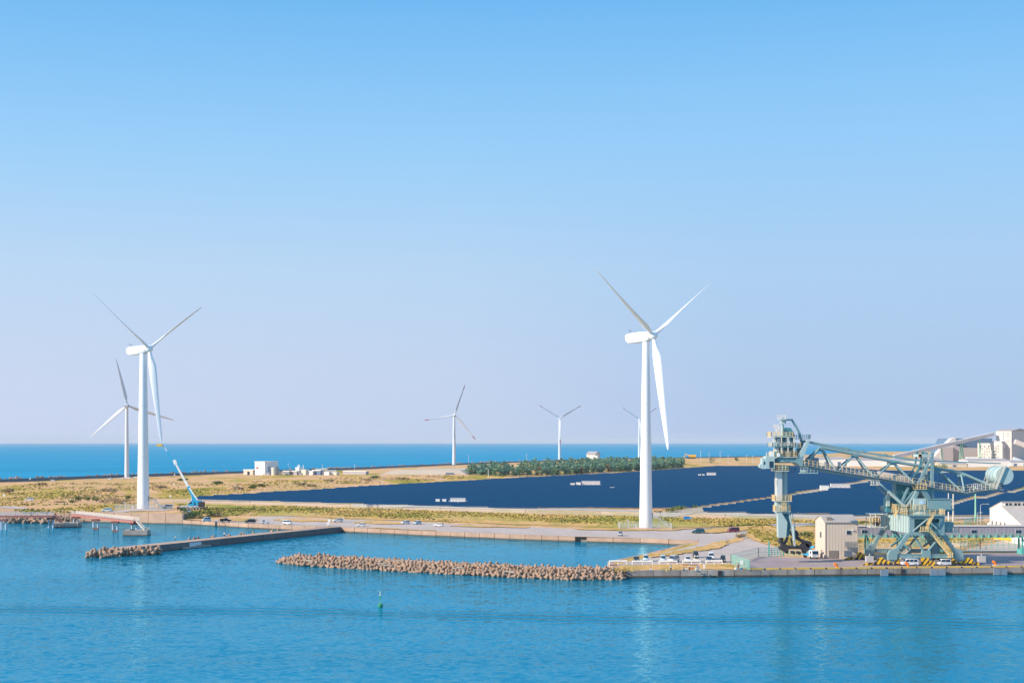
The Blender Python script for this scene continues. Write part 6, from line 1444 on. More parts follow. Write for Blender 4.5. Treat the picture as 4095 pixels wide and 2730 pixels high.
# ------------------------------------------------------------ people
def skin_body(joints, edges, name, mt, parent):
    me = bpy.data.meshes.new(name); me.from_pydata([j[0] for j in joints], edges, []); o = bpy.data.objects.new(name, me); col.objects.link(o); o.parent = parent
    sk_ = o.modifiers.new('skin', 'SKIN'); sk_.use_smooth_shade = True
    for v, j in zip(me.skin_vertices[0].data, joints): v.radius = j[1] if isinstance(j[1], tuple) else (j[1], j[1])
    me.skin_vertices[0].data[0].use_root = True
    su = o.modifiers.new('sub', 'SUBSURF'); su.levels = su.render_levels = 1
    me.materials.append(mt); return o
def person(X, Y, pose, topc, legc, label, hd=270, z=None, hat=None, p=None):
    p = p or (GG(X, Y) if z is None else G(X, Y, z)); zz = p.z + (.05 if z is None else 0)
    r_ = thing('person', label, 'person', (p.x, p.y, zz), rad(hd))
    if pose == 'stand': pel, kn, ank, sh = (0, 0, .92), [(.03, .11, .5), (.0, -.12, .5)], [(.0, .12, .07), (-.08, -.13, .07)], (.03, 0, 1.42); hands = [(.12, .30, .88), (.25, -.24, 1.05)]; el = [(0, .27, 1.15), (.02, -.27, 1.15)]; hd_ = (.05, 0, 1.62)
    elif pose == 'lean': pel, kn, ank, sh = (-.1, 0, .85), [(.0, .13, .48), (.02, -.13, .46)], [(-.05, .15, .07), (.05, -.16, .07)], (.22, 0, 1.25); hands = [(.5, .2, .75), (.45, -.2, .8)]; el = [(.38, .27, 1.0), (.34, -.27, 1.02)]; hd_ = (.38, 0, 1.42)
    else: pel, kn, ank, sh = (-.12, 0, .30), [(.3, .16, .5), (.3, -.16, .48)], [(.12, .16, .07), (.14, -.16, .07)], (.1, 0, .80); hands = [(.42, .14, .42), (.44, -.12, .45)]; el = [(.28, .27, .58), (.26, -.27, .58)]; hd_ = (.18, 0, 1.0)
    sx, sy, sz = sh
    J = [(pel, (.15, .11)), ((pel[0] * .5 + sx * .5, 0, pel[2] * .5 + sz * .5), (.14, .10)), ((sx, 0, sz), (.16, .10)), ((sx * .5 + hd_[0] * .5, 0, sz + .08), .055), ((hd_[0], 0, hd_[2]), (.095, .10)), ((hd_[0] + .01, 0, hd_[2] + .12), (.07, .08)),
         ((sx, .19, sz - .02), .06), (el[0], .048), (hands[0], .032), ((sx, -.19, sz - .02), .06), (el[1], .048), (hands[1], .032),
         ((pel[0], .1, pel[2] - .06), .085), (kn[0], .062), (ank[0], .045), ((pel[0], -.1, pel[2] - .06), .085), (kn[1], .062), (ank[1], .045), ((ank[0][0] + .17, ank[0][1], .04), .035), ((ank[1][0] + .17, ank[1][1], .04), .035)]
    Ed = [(0, 1), (1, 2), (2, 3), (3, 4), (4, 5), (2, 6), (6, 7), (7, 8), (2, 9), (9, 10), (10, 11), (0, 12), (12, 13), (13, 14), (0, 15), (15, 16), (16, 17), (14, 18), (17, 19)]
    skin_body(J, Ed, 'body', M('skin'), r_)
    grow = lambda t, k: tuple(x + k for x in t) if isinstance(t, tuple) else t + k
    T = [(J[i][0], grow(J[i][1], .022)) for i in (0, 1, 2, 6, 7, 9, 10)] ; T.append((tuple(J[8][0][k] * .8 + J[7][0][k] * .2 for k in range(3)), .05)); T.append((tuple(J[11][0][k] * .8 + J[10][0][k] * .2 for k in range(3)), .05))
    skin_body(T, [(0, 1), (1, 2), (2, 3), (3, 4), (4, 7), (2, 5), (5, 6), (6, 8)], 'jacket', M('cloth_' + topc), r_)
    T = [(J[i][0], grow(J[i][1], .02)) for i in (0, 12, 13, 14, 15, 16, 17)]; skin_body(T, [(0, 1), (1, 2), (2, 3), (0, 4), (4, 5), (5, 6)], 'trousers', M('cloth_' + legc), r_)
    m = MB(); m.lathe([(.10, .03), (.115, .08), (.10, .15), (.04, .19)], (hd_[0] - .015, 0, hd_[2]), 12)
    if hat: m.box((hd_[0] + .1, 0, hd_[2] + .08), (.16, .2, .02))
    m.build('hat' if hat else 'hair', M('cloth_' + hat) if hat else M('hair_black'), r_, world=False, smooth=True)
    for s in (0, 1):
        m = MB(); b_ = Vector(hands[s])
        for k in range(4): m.path([b_ + Vector((.0, (k - 1.5) * .018, -.03)), b_ + Vector((.03, (k - 1.5) * .02, -.085 + abs(k - 1.5) * .008)), b_ + Vector((.05, (k - 1.5) * .02, -.11 + abs(k - 1.5) * .01))], [.011, .010, .007], 6)
        m.path([b_ + Vector((.02, .03 * (1 - 2 * s), -.01)), b_ + Vector((.06, .045 * (1 - 2 * s), -.05))], [.012, .009], 6); m.build('fingers', M('skin'), r_, world=False)
    return r_
person(2604, 2285, 'crouch', 'white', 'grey', 'person crouching in white at the quay edge, alone left of the others', 250)
person(2683, 2284, 'stand', 'white', 'black', 'person standing at the quay edge in white top and black trousers', 280)
person(2734, 2283, 'crouch', 'grey', 'navy', 'person crouching in grey, left one of two squatting anglers', 300)
person(2745, 2284, 'crouch', 'white', 'grey', 'person crouching in white, right one of two squatting anglers', 250)
person(2757, 2282, 'stand', 'tan', 'black', 'person standing in a tan jacket beside the orange cooler', 30)
person(2793, 2282, 'lean', 'blue', 'grey', 'person bending forward in a blue jacket on the quay', 200)
person(2816, 2277, 'stand', 'white', 'white', 'person all in white standing on the quay grass', 250)
person(2953, 2277, 'stand', 'maroon', 'black', 'person in dark clothes standing beside the green gate panel', 260)
person(2431, 2287, 'stand', 'black', 'black', 'person in black with white hat standing among the tetrapods', 200, z=2.9, hat='white')
pz = 2.11
person(701, 2161, 'stand', 'white', 'black', 'person in white shirt standing alone on the pier', 200, z=pz)
person(897, 2145, 'stand', 'white', 'black', 'person in white shirt and black trousers near the seated one on the pier', 250, z=pz)
person(907, 2146, 'crouch', 'pink', 'grey', 'person in pink sitting on the pier edge', 330, z=pz)
person(872, 2088, 'crouch', 'white', 'grey', 'person in white squatting between the white van and the dark pickup', 300)
person(3330 - 1650, 2094, 'stand', 'pink', 'black', 'person standing behind the pale blue hatchback', 200)
# coolers and bags and bags
def small(X, Y, dims, mt, name, label, cat, z=None, handle=True):
    p = GG(X, Y) if z is None else G(X, Y, z); m = MB(); b_ = p + Vector((0, 0, .05)); a, d_, h = dims
    r_ = thing(name, label, cat, tuple(b_)); m.box(b_ + Vector((0, 0, h / 2)), dims, .3, .94); m.build('box', mt, r_)
    m = MB(); m.box(b_ + Vector((0, 0, h + .03)), (a * 1.04, d_ * 1.04, .06), .3); m.build('lid', M('white_paint'), r_)
    return r_
small(2765, 2275, (1.0, .7, .55), M('orange_paint'), 'cooler_box', 'orange cooler box behind the angler in tan', 'cooler')
small(2668, 2284, (.6, .4, .4), M('hazard_yellow'), 'tackle_box', 'pale yellow tackle box left of the angler in white and black', 'tackle box')
small(2784, 2280, (.35, .35, .5), M('white_paint'), 'bucket', 'white bucket left of the bending angler', 'bucket')
small(2802, 2281, (.5, .35, .3), M('white_paint'), 'cooler_box', 'small white cooler right of the bending angler', 'cooler')
small(2944, 2277, (.7, .5, .6), M('white_paint'), 'cooler_box', 'white box left of the angler by the gate', 'cooler')
small(2964, 2276, (.8, .5, .45), M('crane_blue'), 'cooler_box', 'blue and white box right of the angler by the gate', 'cooler')
small(1318, 2105, (2.0, 1.2, .4), M('hazard_yellow'), 'timber_stack', 'long low yellow timber stack by the pier root', 'timber')

# ------------------------------------------------------------ green fences and gate
def meshfence(name, label, pts, h, mt, link, post=2.0, tk=.09, n=2, cat='fence'):
    r_ = thing(name, label, cat, tuple(pts[0])); m = MB(); l = MB()
    for p, q in zip(pts, pts[1:]):
        m.rail([p, q], h, post, tk, n); l.add([p, q, q + Vector((0, 0, h)), p + Vector((0, 0, h))], [(0, 1, 2, 3)])
    m.build('posts', mt, r_); l.build('mesh', link, r_)
z = 2.02
meshfence('green_fence', 'pale green mesh fence running back from the quay edge', [G(2997, 2279, z), G(2923, 2252, z)], 2.6, M('fence_green'), M('chain_link_green'))
meshfence('green_fence', 'pale fence slanting from the parked row towards the gate', [G(2923, 2252, z), G(3033, 2224, z), G(3074, 2223, z)], 2.6, M('steel_galv'), M('chain_link_green'), 1.8)
r_ = thing('gate', 'teal green tube gate under the digging foot', 'gate', tuple(G(3100, 2223, z)))
m = MB(); a, b = G(3075, 2223, z), G(3132, 2222, z)
m.rail([a, b], 2.4, 1.0, .13, 4); m.bar(a, a + Vector((0, 0, 4.4)), .4); m.bar(b, b + Vector((0, 0, 3.2)), .3); m.build('gate_frame', M('gate_green'), r_)
meshfence('gate_fence', 'low pale green fence right of the gate below the buckets', [G(3134, 2222, z), G(3232, 2222, z)], 1.6, M('fence_green'), M('chain_link_green'), 1.4)
meshfence('yard_fence', 'thin pale fence on the gravel right of the crane portal', [G(3840, 2202, z), G(3920, 2196, z), G(4080, 2194, z)], 2.9, M('fence_green'), M('chain_link'), 2.0)
meshfence('yard_fence', 'green net fence climbing the grass behind the portal legs', [GG(3650, 2190), GG(3700, 2175), GG(3745, 2150)], 2.4, M('gate_green'), M('chain_link_green'))
meshfence('yard_fence', 'green net fence beside the left wall of the white warehouse', [GG(3855, 2098), GG(3890, 2090), GG(3930, 2085)], 2.2, M('gate_green'), M('chain_link_green'))
meshfence('yard_fence', 'faint pale fence between beige building and crane leg', [G(3432, 2200, z), G(3560, 2199, z)], 2.2, M('steel_galv'), M('chain_link'), 2.2)
a, b = G(3810, 2186, z), G(3868, 2186, z); m = MB(); m.bx(a.x, b.x, a.y, a.y + 1.2, 2, 3.2); m.rail([Vector((a.x, a.y, 3.2)), Vector((b.x, a.y, 3.2))], 1.1, 1.2, .08, 2); tag(m.build('white_ramp', M('cream')), 'cream concrete ramp with handrail right of the portal', 'ramp')
c = G(2966, 2272, z); m = MB(); m.bx(c.x - .35, c.x + .35, c.y - .1, c.y, z + 1.1, z + 2.2); tag(m.build('notice_sign', M('white_paint')), 'small white notice on the green fence', 'sign')
c = G(2978, 2270, z); m = MB(); m.bx(c.x - .3, c.x + .3, c.y - .1, c.y, z + .3, z + 1.0); tag(m.build('notice_sign', M('white_paint')), 'lower white notice near the corner of the green fence', 'sign')

# ------------------------------------------------------------ bollards and fenders
for X, Y, lb in ((3347, 2270, 'orange mooring bollard below the beige building'), (3632, 2266, 'orange mooring bollard beneath the crane portal'), (3981, 2260, 'orange mooring bollard right of the crane')):
    p = G(X, Y, 2.0); m = MB(); m.path([p, p + Vector((0, 0, .5)), p + Vector((-.1, 0, .75)), p + Vector((-.45, 0, 1.0)), p + Vector((-.85, 0, 1.05))], [.42, .36, .38, .44, .36], 14)
    r_ = thing('mooring_bollard', lb, 'bollard', tuple(p), 0, 'orange bollards on the quay'); m.build('post', M('orange_paint'), r_, smooth=True)
    m = MB(); m.box(p + Vector((0, 0, .06)), (1.5, 1.2, .12)); m.build('base', M('white_paint'), r_)
for X, lb in ((3540, 'grey square fender alone on the quay wall left of the others'), (3746, 'left one of the two fenders below the crane'), (3779, 'right one of the two fenders below the crane'), (4012, 'left one of the two fenders at the right edge'), (4038, 'right one of the two fenders at the right edge')):
    c = q0 + d * 0; c3 = G(X, 2303, 0); t = (c3.to_2d() - W0(2503, 2311)).dot((W0(4095, 2296) - W0(2503, 2311)).normalized()); dd = (W0(4095, 2296) - W0(2503, 2311)).normalized(); nn = Vector((dd.y, -dd.x)); c = W0(2503, 2311) + dd * t + nn * .55
    r_ = thing('quay_fender', lb, 'fender', (c.x, c.y, 1)); m = MB(); m.box((c.x, c.y, .85), (2.1, .35, 1.6), math.atan2(dd.y, dd.x)); m.build('face_pad', mat('fender_grey', (.22, .27, .33), .6, (.3, .3, .3), .5, 1), r_)
    m = MB(); c2 = c - nn * .36; m.box((c2.x, c2.y, .85), (1.2, .4, 1.0), math.atan2(dd.y, dd.x)); m.build('rubber_block', M('tyre'), r_)
for X in (2875, 3632):
    c3 = G(X, 2306, 0); dd = (W0(4095, 2296) - W0(2503, 2311)).normalized(); t = (c3.to_2d() - W0(2503, 2311)).dot(dd); nn = Vector((dd.y, -dd.x)); c = W0(2503, 2311) + dd * t + nn * .06
    m = MB(); m.box((c.x, c.y, .7), (1.1, .3, 2.2), math.atan2(dd.y, dd.x)); tag(m.build('ladder_recess', M('machine_black')), 'dark ladder recess in the quay wall ' + ('near the anglers' if X < 3000 else 'below the middle bollard'), 'ladder')

# ------------------------------------------------------------ buoy
p = G(1521, 2425, 0); by = thing('navigation_buoy', 'green lattice navigation buoy floating in the foreground', 'buoy', tuple(p)); BG = M('buoy_green')
m = MB(); m.lathe([(.75, -.4), (.92, -.15), (.92, .55), (.8, .68), (.3, .72)], tuple(p), 24); m.build('float', BG, by, smooth=True)
m = MB()
for a in range(4):
    t = a * math.pi / 2 + .6; m.bar(p + Vector((.5 * math.cos(t), .5 * math.sin(t), .65)), p + Vector((.14 * math.cos(t), .14 * math.sin(t), 2.9)), .07)
for zz in (1.2, 1.8, 2.3):
    rr = .5 - .36 * (zz - .65) / 2.25
    for a in range(4):
        t, t2 = a * math.pi / 2 + .6, (a + 1) * math.pi / 2 + .6; m.bar(p + Vector((rr * math.cos(t), rr * math.sin(t), zz)), p + Vector((rr * math.cos(t2), rr * math.sin(t2), zz)), .05)
m.build('lattice', mat('buoy_pale', (.12, .48, .34), .4), by)
m = MB(); m.box(p + Vector((0, -.05, 2.1)), (.42, .3, .85), 0, .7); m.build('radar_panel', BG, by)
m = MB(); m.lathe([(.45, 2.72), (.45, 2.8)], tuple(p), 14); m.lathe([(.13, 2.8), (.13, 3.2), (.16, 3.25), (.16, 3.6), (.05, 3.72)], tuple(p), 12); m.build('lantern', mat('lantern_pale', (.6, .7, .66), .3), by)
m = MB(); m.lathe([(.16, .7), (.16, 1.0), (.05, 1.05)], (p.x + .1, p.y - .2, 0), 10); m.build('hatch', BG, by)

by.scale = (.62, .62, .92)
# ------------------------------------------------------------ jetty with red decks
def deck(name, label, A_, B_, zt, piers, wd=2.6, rails=True, rmt=None, sag=0):
    r_ = thing(name, label, 'jetty', (A_.x, A_.y, 0)); d2 = (B_ - A_); L = d2.length; u = d2.normalized(); nn = Vector((-u.y, u.x, 0))
    m = MB()
    for s in (-1, 1): m.bar(A_ + nn * s * wd * .42 + Vector((0, 0, -.5)), B_ + nn * s * wd * .42 + Vector((0, 0, -.5)), .3, .6)
    m.bar(A_ + Vector((0, 0, -.06)), B_ + Vector((0, 0, -.06)), wd, .12); m.build('deck_girders', M('jetty_red'), r_)
    m = MB()
    for s in (-1, 1): m.rail([A_ + nn * s * wd / 2, B_ + nn * s * wd / 2], 1.25, 1.6, .12, 2)
    m.build('railing', rmt or M('jetty_rail'), r_)
    for q, caps in piers:
        m = MB(); zc = A_.z - .9; m.box((q.x, q.y, zc - .4), (3.0, 2.4, .8)); cp_ = m.build('pier_cap', M('pile_rust'), r_)
        for s in (-1, 1):
            m = MB(); m.tube((q.x + s * .9, q.y, -1), (q.x + s * .9, q.y, zc - 1.1), .40, n=12); m.build('pile', M('pile_blue'), r_)
        if caps: m = MB(); m.box((q.x, q.y, .5), (2.4, .8, .7)); m.build('pile_brace', M('pile_rust'), r_)
    return r_
def zat(X, Y, z): return G(X, Y, z)
A_, B_ = zat(296, 2054, 5.3), zat(545, 2082, 5.3)
deck('jetty_bridge', 'red girder footbridge sloping between the two concrete platforms', A_, B_, 5.3, [(G(304, 2106, 0), False), (G(383, 2117, 0), True), (G(461, 2127, 0), True), (G(540, 2119, 0) if 0 else zat(537, 2118, 1.5), False)], rmt=mat('rail_bleached', (.78, .68, .60), .6))
A_, B_ = zat(-40, 2061, 5.3), zat(212, 2060, 5.3)
deck('jetty_bridge', 'dark red footbridge leaving the left edge of the picture', A_, B_, 5.3, [(G(15, 2117, 0), False), (zat(204, 2110, 0), False)], rmt=M('steel_galv'))
def dolphin(X0_, X1_, Y, dep, zt, label):
    a, b = G(X0_, Y, 0), G(X1_, Y, 0); r_ = thing('jetty_platform', label, 'platform', tuple((a + b) / 2)); m = MB(); m.box(((a.x + b.x) / 2, a.y + dep / 2, (zt - 1) / 2), (b.x - a.x, dep, zt + 1), rad(4)); m.build('block', M('concrete'), r_)
    m = MB(); m.box(((a.x + b.x) / 2, a.y + dep / 2, -.3), (b.x - a.x + .2, dep + .2, 1.4), rad(4)); m.build('waterline_stain', M('wet_concrete'), r_); return a, b
a, b = dolphin(206, 308, 2108, 7, 1.9, 'concrete platform between the two red footbridges')
a2, b2 = dolphin(490, 585, 2142, 7, 2.1, 'concrete platform at the seaward end of the footbridge')
for p, q, nm in ((zat(216, 2060, 5.3), Vector((a.x + 3.2, a.y + 3, 1.9)), 'short red stair from the left bridge down to its platform'), (zat(545, 2082, 5.3), Vector((b2.x - 1.2, b2.y + 2.5, 2.1)), 'pale stair from the footbridge down to the end platform')):
    m = MB()
    for s in (-.6, .6): m.bar(p + Vector((0, s, 0)), q + Vector((0, s, 0)), .15, .35); m.bar(p + Vector((0, s, 1.1)), q + Vector((0, s, 1.1)), .08)
    for i in range(9):
        c = p.lerp(q, (i + .5) / 9); m.box(c, (.35, 1.2, .06))
        for s in (-.6, .6): m.bar(c + Vector((0, s, 0)), c + Vector((0, s, 1.1)), .07)
    tag(m.build('jetty_stair', M('jetty_red') if 'red stair' in nm else M('jetty_rail')), nm, 'stairs')
m = MB(); m.rail([(b2.x - 1.5, b2.y + .6, 2.1), (b2.x - .3, b2.y + .6, 2.1), (b2.x - .3, b2.y + 6, 2.1)], 1.1, 1.2, .07, 2); tag(m.build('platform_railing', M('jetty_rail')), 'pale railing round the corner of the end platform', 'railing')
m = MB(); m.bx(a2.x + 2.6, a2.x + 4.2, a2.y + 1, a2.y + 2, 2.1, 2.5); tag(m.build('tool_chest', M('machine_black')), 'black chest on the end platform', 'chest')

# ------------------------------------------------------------ boards, poles, lamps
for X, Y, w_, h0, h1, lb in ((1316, 2097, 1.0, 1.1, 2.3, 'upper white notice board at the pier root'), (1311, 2101, 1.3, .5, 1.4, 'lower white notice board at the pier root')):
    p = GG(X, Y); r_ = thing('notice_board', lb, 'notice board', tuple(p)); m = MB(); m.bx(p.x - w_ / 2, p.x + w_ / 2, p.y - .05, p.y + .05, p.z + h0, p.z + h1); m.build('board', M('white_paint'), r_)
    m = MB(); m.bar(p + Vector((-.4, .1, 0)), p + Vector((-.4, .1, h1)), .08); m.bar(p + Vector((.4, .1, 0)), p + Vector((.4, .1, h1)), .08); m.build('legs', M('steel_galv'), r_)
def lamp(X, Y, h, label, mt, arm=1.8, r_=.11, nm='street_lamp', cat='street lamp'):
    p = GG(X, Y); o = thing(nm, label, cat, tuple(p)); m = MB(); m.tube(p, p + Vector((0, 0, h * .5)), r_ * 1.3, r_, 8)
    if arm: m.path([p + Vector((0, 0, h * .5)), p + Vector((0, 0, h * .93)), p + Vector((arm * .25, 0, h * .99)), p + Vector((arm, 0, h))], [r_, r_ * .8, r_ * .7, r_ * .6], 8)
    else: m.tube(p + Vector((0, 0, h * .5)), p + Vector((0, 0, h)), r_, r_ * .8, 8)
    m.build('pole', mt, o, smooth=True)
    if arm: m = MB(); m.box(p + Vector((arm + .4, 0, h - .02)), (1.0, .35, .18)); m.build('lamp_head', M('white_paint'), o)
ST, PG = M('steel_galv'), M('pole_green')
lamp(1953, 1908, 8.2, 'white curved lamp post at the edge of the pine wood', M('white_paint'), -2.4, .2)
lamp(1530, 1937, 8.5, 'thin lamp post in the meadow below the sand embankment', ST, -1.8, .13)
lamp(1762, 1925, 8, 'thin lamp post between the meadow and the embankment bay', ST, -1.8, .13)
lamp(945, 1968, 8.0, 'thin lamp post standing at the stepped edge of the solar field', ST, -1.8, .12)
lamp(3901, 2086, 15.3, 'tall bright green pole between crane and white warehouse', PG, 0, .34, 'pole', 'pole')
lamp(3793, 2082, 13.6, 'slim white pole with small antennas, left of the thicker one', M('white_paint'), 0, .22, 'antenna_pole', 'pole')
p = GG(3793, 2082); m = MB(); m.box(p + Vector((1.0, 0, 9)), (1.2, .3, .35)); m.box(p + Vector((.9, 0, 7)), (.8, .3, .3)); m.bar(p + Vector((0, 0, 8.8)), p + Vector((1.6, 0, 9)), .08); tag(m.build('antenna', M('white_paint')), 'small white antennas on the slim pole', 'antenna')
lamp(3812, 2094, 14.5, 'thick pale utility pole right of the antenna pole', M('cream'), 0, .3, 'utility_pole', 'pole')
lamp(3921, 2092, 8.2, 'curved arm lamp post beside the white warehouse, taller one', ST, 2.6, .13)
lamp(3909, 2101, 5.4, 'short curved lamp post left of the taller warehouse lamp', ST, 1.0, .1)
for X, Y, h, lb in ((2106, 1846, 13, 'white mast above the pine wood left of the gabled house'), (1874, 1848, 12, 'thin mast right of the red tipped turbine'), (1290, 1893, 9, 'pole left of the plant pipe bridges'), (1418, 1890, 9, 'pole with lamp right of the plant pipe bridges'), (1153, 1896, 11, 'white lamp mast in the plant'),
                    (2802, 1846, 18, 'utility pole on the far shore, leftmost of the line'), (2836, 1848, 15, 'second utility pole of the far line'), (2880, 1848, 17, 'tallest utility pole of the far line'), (2912, 1850, 12, 'utility pole left of the crane head'), (2985, 1852, 13, 'utility pole nearer the crane head'), (3010, 1852, 12, 'utility pole just left of the operator cab')):
    p = GG(X, Y); k_ = p.y / F * 1.6; o = thing('mast', lb, 'pole', tuple(p), 0, None); m = MB(); m.tube(p, p + Vector((0, 0, h)), k_ * .55, k_ * .4, 6); m.build('pole', ST, o)
    m = MB(); m.box(p + Vector((0, 0, h * .92)), (k_ * 6, .3, k_ * .5)); m.build('crossarm', ST, o)
for X, Y in ((681, 1995), (694, 1944), (698, 1905), (16, 1992), (120, 1922)):
    p = GG(X, Y); m = MB(); m.bar(p, p + Vector((0, 0, 1.6)), .12); m.box(p + Vector((0, 0, 1.8)), (1.2, .1, 1.0)); tag(m.build('small_sign', M('white_paint')), 'small white sign post standing in the meadow', 'sign', 'small signs in the meadow')

# ------------------------------------------------------------ vegetation
def leafcloud(m, c, rx, ry, rz_, n, s, lobes=5):
    L = [(Vector((U(-.55, .55) * rx, U(-.55, .55) * ry, U(-.4, .55) * rz_)), U(.4, .75)) for _ in range(lobes)]
    for i in range(n):
        o, k = random.choice(L); v = Vector((random.gauss(0, 1), random.gauss(0, 1), random.gauss(0, 1))); v.normalize(); rr = U(.6, 1.05)
        p = Vector(c) + o + Vector((v.x * rx * k * rr, v.y * ry * k * rr, v.z * rz_ * k * rr)); a = Vector((U(-1, 1), U(-1, 1), U(-1, 1))).normalized(); b = a.orthogonal().normalized(); a2 = a.cross(b); q = s * U(.6, 1.4)
        m.add([p + b * q, p + a2 * q * .7, p - b * q * .9, p - a2 * q * .6], [(0, 1, 2, 3)])
def pine_proto(mt, h=11, w_=3.2, n=420, s=.55, columnar=False):
    r_ = thing('pine_tree', 'x', 'tree'); m = MB(); m.path([(0, 0, -.5), (.1, 0, h * .4), (.25, .1, h * .9)], [.28, .2, .06], 7)
    for i in range(5): a = U(0, 6.28); z = h * U(.35, .75); m.path([(.1, 0, z), (math.cos(a) * w_ * .6, math.sin(a) * w_ * .6, z + .8)], [.09, .04], 5)
    m.build('trunk', M('bark'), r_, world=False); m = MB()
    for z, k in ((.16, .9), (.42, 1.0), (.66, .85), (.88, .5)): leafcloud(m, (U(-.3, .3), U(-.3, .3), h * z), w_ * k, w_ * k, h * .16, int(n * k / 3.1), s, 4)
    m.build('crown', mt, r_, world=False, recalc=False); return r_
PP = [pine_proto(M('pine_dark')), pine_proto(M('pine_dark'), 12, 3.6), pine_proto(M('pine_mid'), 10.5, 3.0), pine_proto(M('pine_mid'), 12.5, 2.8), pine_proto(M('pine_red'), 10, 2.5, 300)]
wood = [tuple(GG(X, Y).to_2d()) for X, Y in ((1868, 1898), (2000, 1904), (2200, 1900), (2380, 1890), (2600, 1880), (2730, 1868), (2740, 1850), (2600, 1848), (2400, 1853), (2100, 1866), (1900, 1876), (1862, 1888))]
front = [GG(X, Y).to_2d() for X, Y in ((1868, 1898), (2000, 1903), (2200, 1898), (2380, 1889), (2600, 1879), (2730, 1868))]
cnt = 0; used = set(); pts = []
for i in range(len(front) - 1):
    a, b = front[i], front[i + 1]; n = int((b - a).length / 6.5)
    for k_ in range(n): q = a.lerp(b, k_ / n) + Vector((U(-2, 2), U(0, 5))); pts.append((q, 1))
xs = [p[0] for p in wood]; ys = [p[1] for p in wood]
while len(pts) < 285:
    q = Vector((U(min(xs), max(xs)), U(min(ys), max(ys))))
    if inpoly(q, wood): pts.append((q, 0))
labs = ['dark green pine tree in the wood behind the solar field', 'dark green pine tree in the wood behind the solar field', 'mid green pine tree in the wood behind the solar field', 'mid green pine tree in the wood behind the solar field', 'reddish brown dry pine in the wood behind the solar field']
grp = ['dark pines of the wood', 'dark pines of the wood', 'mid green pines of the wood', 'mid green pines of the wood', 'dry pines of the wood']
for q, fr_ in pts:
    k_ = random.choices(range(5), (3, 3, 2.5, 2.5, .45 if fr_ else .2))[0]
    o = PP[k_] if k_ not in used else copy_tree(PP[k_]); used.add(k_); s = U(.85, 1.15) * (1 + (q.y - 1400) / 4500)
    o.location = (q.x, q.y, zg(q.x, q.y)); o.scale = (s * 1.35, s * 1.35, s * .74); o.rotation_euler = (0, 0, U(0, 6.28)); tag(o, labs[k_], 'tree', grp[k_])
for k_ in range(5):
    if k_ not in used: copy = PP[k_]; [bpy.data.objects.remove(c) for c in list(copy.children)]; bpy.data.objects.remove(copy)
def shrub(X, Y, w_, h, mt, label, n=200, s=.28, group=None):
    p = GG(X, Y); r_ = thing('shrub', label, 'shrub', tuple(p), 0, group); m = MB()
    for i in range(5): a = U(0, 6.28); m.path([p, p + Vector((math.cos(a) * w_ * .4, math.sin(a) * w_ * .3, h * .7))], [.07, .03], 5)
    m.build('stems', M('bark'), r_); m = MB(); leafcloud(m, p + Vector((0, 0, h * .48)), w_ / 2, w_ / 2.4, h * .5, n, s, 6); m.build('foliage', mt, r_, recalc=False)
SG, SD = M('shrub_leaves'), M('shrub_dry')
